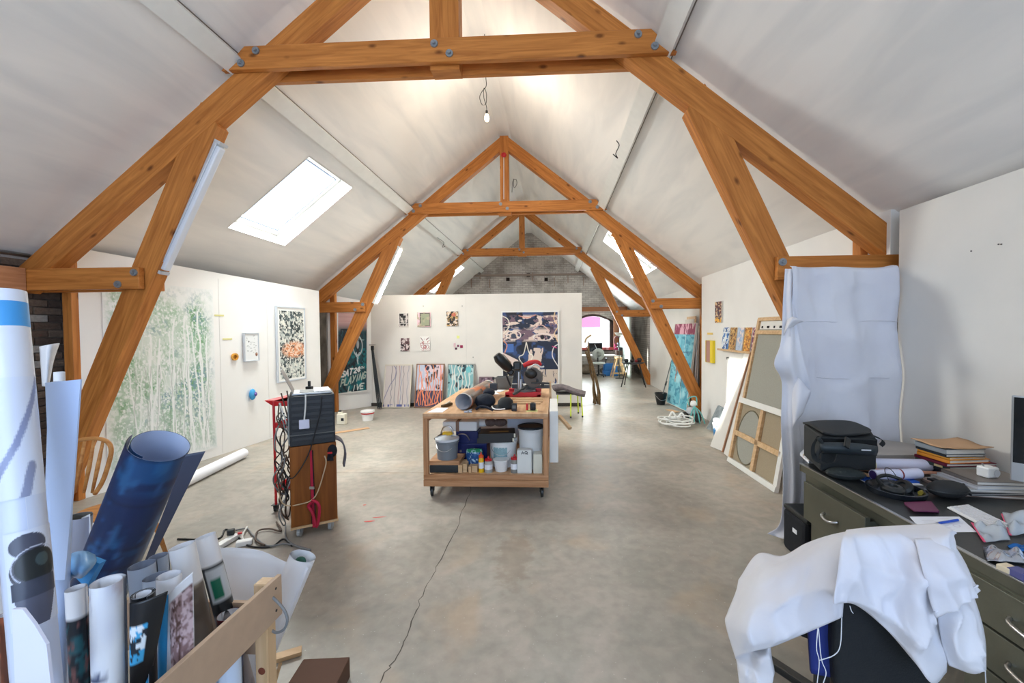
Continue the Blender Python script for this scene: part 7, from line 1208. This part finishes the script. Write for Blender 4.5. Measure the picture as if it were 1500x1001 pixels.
flat_sheet(tC, 'loose_sheet', ((190, 884, 1.02), (246, 866, 1.06), (218, 1010, 1.06), (190, 1030, 1.0)), 1.03, sh)
blm = pim(13, (186, 160, 164), ((9, 16, 1, .5, .62, (120, 90, 80)), (14, 26, 2, .6, .68, (236, 222, 226)), (5, 12, 3, .62, .68, (104, 78, 70))), .10)
tD, aD, bD = droll('poster_roll', 'white topped roll with a blossom print in the middle of the bin', 248, 843, 252, 985, 43, 1.16, None, m=paper, turns=1.3, start=.3)
fl_ = Img(40, 100, (150, 122, 124)); fl_.thr(fl_.noise(8, 18, 1), .48, .58, (206, 184, 190)); fl_.thr(fl_.noise(9, 20, 2), .6, .66, (90, 62, 58)); fl_.wig(.45, .3, .55, 1, (92, 64, 56), .06, .05, 3); fl_.mask((fl_.u < .06)|(fl_.u > .94)|(fl_.t < .11), (236, 238, 244))
flat_sheet(tD, 'loose_sheet', ((247, 872, 1.13), (283, 838, 1.17), (285, 960, 1.17), (250, 1000, 1.13)), 1.15, fl_)
droll('poster_roll', 'thin bright blue roll edge between black and blossom prints', 240, 872, 238, 990, 16, 1.13, None, m=mat('cyan_print', (40, 150, 214), .4))
bri = pim(17, (104, 94, 86), ((3, 8, 1, .5, .7, (70, 64, 58)), (2, 14, 2, .6, .7, (150, 140, 130))), .15); bri.mask((bri.t > .52), (170, 190, 210))
droll('poster_roll', 'tall white topped roll with a grey-brown print', 266, 800, 288, 905, 46, 1.36, bri, turns=1.5, start=2.5, spread=.14)
tv = pim(21, (150, 144, 146), ((8, 18, 1, .55, .6, (130, 124, 128)),), .12); tv.rect(0, .12, 1, .34, (28, 34, 40))
for xx in (.05, .35, .65): tv.rect(xx, .14, xx+.2, .28, (200, 206, 212)); tv.rect(xx+.02, .18, xx+.1, .27, (20, 110, 84)); tv.ell(xx+.12, .46, .09, .05, (26, 36, 56)); tv.ell(xx+.15, .45, .03, .02, (190, 200, 214))
droll('poster_roll', 'rearmost white topped roll printed with dark screens', 300, 786, 330, 900, 36, 1.48, tv, turns=1.6, start=2.2)
greyp = mat('pale_grey_print', (176, 188, 206), .4)
droll('poster_roll', 'flattened pale grey roll behind the blossom print', 208, 828, 214, 900, 48, 1.36, None, m=greyp, inner=mat('grey_blue_inside', (150, 160, 180), .6)); droll('poster_roll', 'pale grey roll with a thin wall, left of the tall white topped one', 228, 845, 232, 900, 44, 1.26, None, m=greyp, inner=MATS['grey_blue_inside'])
droll('poster_roll', 'small glossy grey roll tucked behind the flattened one', 232, 815, 236, 870, 34, 1.44, None, m=greyp, inner=MATS['grey_blue_inside'])
# big dark blue print roll leaning back
db = Img(150, 160, (22, 50, 96)); db.thr(db.noise(3, 14, 31), .5, .62, (28, 78, 130)); db.thr(db.noise(3, 14, 32), .62, .74, (44, 42, 84), .6); db.thr(db.noise(24, 10, 33), .62, .68, (40, 96, 150)); db.mask(np.abs(np.sin(db.t*34)) < .12, (20, 34, 66), .6)
for k in range(16): db.wig(k/16, .1+.05*(k % 5), k/16+.06, .5+.04*(k % 7), (50, 96, 156), .004, .01, k)
tI, aI, bI = droll('dark_blue_roll', 'big dark blue print rolled up and leaning behind the bin', 235, 652, 158, 838, 108, 1.62, db, turns=1.25, start=5.2, spread=.16, group=None, Yb=1.72, zb=.15, inner=mat('pale_inside', (190, 204, 232), .5))
flp = Img(20, 40, (70, 78, 100)); flat_sheet(tI, 'loose_edge', ((272, 666, 1.60), (301, 661, 1.62), (218, 830, 1.72), (206, 838, 1.70)), 1.6, flp, bow=.0)
# tall wrapped tubes cut by the left picture edge
def tall_im():
    im = Img(120, 300, (206, 218, 240)); return im
ti = Img(140, 260, (216, 224, 242)); ti.mask(ti.t < .02, (236, 238, 246)); ti.mask((ti.t > .03)*(ti.t < .055), (60, 150, 226)); ti.thr(ti.noise(3, 20, 1), .55, .8, (204, 214, 238))
tt, aT, bT = droll('tall_poster_tube', 'tall white wrapped poster tube at the left picture edge, blue tape round its top', 2, 428, 54, 1001, 84, 1.0, None, m=mat('cool_white_print', (206, 216, 238), .3), turns=1.5, start=1.2, group=None, spread=.12, Yb=.92)
def band(t_, name, a, b_, k0, k1, r0, m, label=None, arcd=None):
    part(name, MB().tube([a.lerp(b_, k0), a.lerp(b_, k1)], r0, 36, False), m, t_, label, smooth=True)
rT = 42*1.0/FPX/math.hypot(1, (2-PX)/FPX)
band(tt, 'blue_tape_band', aT, bT, .018, .055, rT*1.01, tapeb); band(tt, 'wrapper_sleeve', aT, bT, .0, .22, rT*1.006, mat('clear_wrap', (226, 232, 246), .2)); 
# printed speaker figure on the tube
def patch(t_, name, a, b_, k0, k1, r, ang0, ang1, im):
    d = (b_-a).normalized(); vw = (Vector((0, 0, CAM_H))-a); vw = (vw-d*vw.dot(d)).normalized(); sd = vw.cross(d); H_, W_ = 90, 70
    G = [[a.lerp(b_, k0+(k1-k0)*j/(H_-1))+(vw*math.cos(q)+sd*math.sin(q))*r for q in [ang0+(ang1-ang0)*i/(W_-1) for i in range(W_)]] for j in range(H_)]
    part(name, MB().grid(G, [im.a[int((im.h-1)*j/(H_-1)), int((im.w-1)*i/(W_-1))] for j in range(H_) for i in range(W_)]), VCs, t_, smooth=True)
spk = Img(140, 180, (214, 222, 240)); spk.ell(.62, .16, .3, .12, (70, 74, 92)); spk.ell(.52, .42, .42, .2, (70, 72, 84)); spk.ell(.5, .38, .36, .17, (22, 30, 34)); spk.ell(.42, .34, .12, .07, (60, 76, 80)); spk.ell(.5, .38, .4, .19, (190, 196, 214), ring=.02); spk.mask((spk.t > .52)*(spk.t < .7)*(spk.u > .12+.1*spk.noise(5, 5, 3))*(spk.u < .93), (56, 62, 80)); spk.mask((spk.t >= .7)*(np.abs(spk.u-.55) < .34-.6*(spk.t-.7)), (84, 88, 108))
L_T = (bT-aT).length
patch(tt, 'printed_figure', aT, bT, .345, .475, rT*1.012, 1.7, -.8, spk)
dgs = Img(40, 60, (216, 224, 242)); dgs.stroke([(.0, .0), (.5, .55), (.95, .9)], (110, 122, 168), .10, .8); dgs.stroke([(.3, .75), (.45, 1)], (110, 120, 160), .14, .8); patch(tt, 'painted_shade_streak', aT, bT, .13, .30, rT*1.012, 1.35, -1.2, dgs)  # diagonal grey shadow on the tube, painted into its surface colour
crn = Img(20, 30, (226, 232, 248)); part('torn_corner', MB().prism([W(x, y, Y=.86) for x, y in ((17, 893), (33, 893), (50, 915), (68, 945), (75, 1010), (22, 1010))], (0, .006, 0)), mat('torn_white', (226, 230, 250), .5), tt, 'torn white corner of the outer sheet')
t2, aK, bK = droll('tall_poster_tube', 'second tall pale blue tube just right of the wrapped one', 93, 560, 84, 820, 46, 1.12, None, m=mat('pale_blue_print', (190, 208, 240), .3), turns=1.4, start=4.0, group=None)
part('flat_sheet', MB().prism([W(x, y, Y=1.08) for x, y in ((66, 561), (118, 556), (108, 700), (95, 850), (78, 850))], (0, .004, 0)), MATS['pale_blue_print'], t2)
t3, _, _ = droll('tall_poster_tube', 'short white tube end behind the pale blue one', 87, 545, 90, 700, 20, 1.3, None, m=paper, turns=1.3, group=None); part('curled_sheet', MB().grid(surf([[W(x, y, Y=Y) for x, y, Y in r_] for r_ in (((58, 508, 1.2), (72, 505, 1.16), (87, 503, 1.2)), ((60, 535, 1.2), (70, 535, 1.16), (78, 530, 1.2)), ((62, 566, 1.2), (68, 566, 1.17), (72, 562, 1.2)))], 4)), paper, t3, 'curled white sheet tip', smooth=True, solid=.002)
# grey roll with dark inside, blue tape lump, scraps at the edge
tg, aG, bG = droll('grey_roll', 'grey print roll with a dark inside in front of the spindle chair', 118, 756, 112, 880, 44, 2.0, None, m=mat('grey_print', (156, 160, 178), .5), inner=mat('olive_inside', (96, 92, 84), .7), turns=1.4, group=None, zb=.02, spread=.12)
part('inner_sheet', MB().prism([aG+Vector((-.02, .02, -.02)), aG+Vector((.05, .0, .01)), aG+Vector((.06, 0, -.3)), aG+Vector((-.02, .02, -.3))], (0, .003, 0)), paper, tg)
pb = W(118, 830, Y=1.22); t = thing('tape_lump', 'crumpled blue tape and film between the tall tubes and the bin rolls', 'tape', pb-Vector((0, 0, .05)))
part('film', MB().grid(surf([[W(x, y, Y=Y) for x, y, Y in r_] for r_ in (((92, 832, 1.2), (105, 812, 1.24), (122, 808, 1.2), (138, 814, 1.25)), ((94, 846, 1.16), (106, 838, 1.2), (122, 834, 1.14), (140, 822, 1.2)), ((96, 856, 1.2), (108, 846, 1.22), (120, 846, 1.2), (134, 832, 1.22)))], 4)), mat('sky_film', (130, 180, 226), .3), t, smooth=True, solid=.006); part('tape', MB().prism([W(x, y, Y=1.24) for x, y in ((112, 848), (130, 820), (146, 826), (126, 862))], (0, .02, 0)), tapeb, t)
for k, (x, y, bx_, w_, c, lab) in enumerate(((4, 790, 8, 26, (90, 160, 214), 'blue edged roll highest at the left picture edge'), (2, 828, 4, 34, (206, 200, 196), 'white roll with a brown rim low at the left picture edge'), (10, 900, 14, 30, (150, 84, 60), 'rusty red roll lowest at the left picture edge'))):
    im = Img(30, 60, c); im.thr(im.noise(6, 10, k+50), .5, .6, tuple(int(v*.6) for v in c)); droll('poster_roll', lab, x, y, bx_, 1000, w_, 1.2-.07*k, im, turns=1.3, start=1)
# big white sheet with a rolled right edge, behind the bin
wt, aW, bW = droll('white_sheet_roll', 'large white paper unrolling from a leaning tube behind the bin', 444, 815, 372, 985, 44, 1.80, None, m=paper, turns=2.2, start=.3, group=None, zb=.03, spread=.12, Yb=1.72)
part('unrolled_sheet', MB().grid(surf([[W(x, y, Y=Y) for x, y, Y in r_] for r_ in (((318, 803, 1.72), (350, 803, 1.72), (385, 808, 1.75), (420, 824, 1.80), (452, 832, 1.76)), ((320, 870, 1.70), (345, 880, 1.70), (375, 890, 1.72), (400, 880, 1.76), (428, 890, 1.74)), ((322, 960, 1.68), (340, 970, 1.68), (358, 975, 1.70), (375, 960, 1.72), (392, 960, 1.70)), ((324, 1040, 1.66), (335, 1060, 1.66), (345, 1060, 1.68), (355, 1060, 1.68), (365, 1050, 1.68)))], 5)), paper, wt, smooth=True, solid=.002)
d = (aW-bW).normalized(); part('green_inside', MB().ell(aW-d*.03, .026, .012, .03, 12, 8, Matrix.Rotation(.6, 3, 'Y')), mat('bottle_green', (24, 80, 66), .5), wt, smooth=True)
droll('poster_roll', 'dark red and black roll at the bin corner under the white sheet', 335, 900, 340, 1001, 40, 1.44, pim(41, (40, 30, 40), ((6, 12, 1, .5, .6, (120, 40, 50)), (7, 12, 2, .6, .66, (60, 60, 110))), 0), start=1)
droll('poster_roll', 'pale blue-white roll seen through the bin side', 336, 930, 338, 1001, 38, 1.34, None, m=mat('blue_white_print', (206, 222, 244), .4))
# floor scraps by the bin
solo('brown_box', MB().rbox((-1.10, 1.80, .05), .22, .2, .1, .1), mat('brown_card', (92, 62, 46), .8), 'flat brown cardboard box on the floor behind the bin', 'box', bevel=.003)
solo('wooden_stick', MB().bar(W(400, 1010, Y=1.72), W(411, 971, Y=1.78), .012, .008), pine_l, 'thin pine stick standing by the brown box', 'stick'); solo('pine_offcut', MB().rbox(W(402, 985, Z=.012)+Vector((-.02, .1, .0)), .16, .05, .02, .5), pine_l, 'pale pine offcut on the floor behind the brown box', 'offcut')
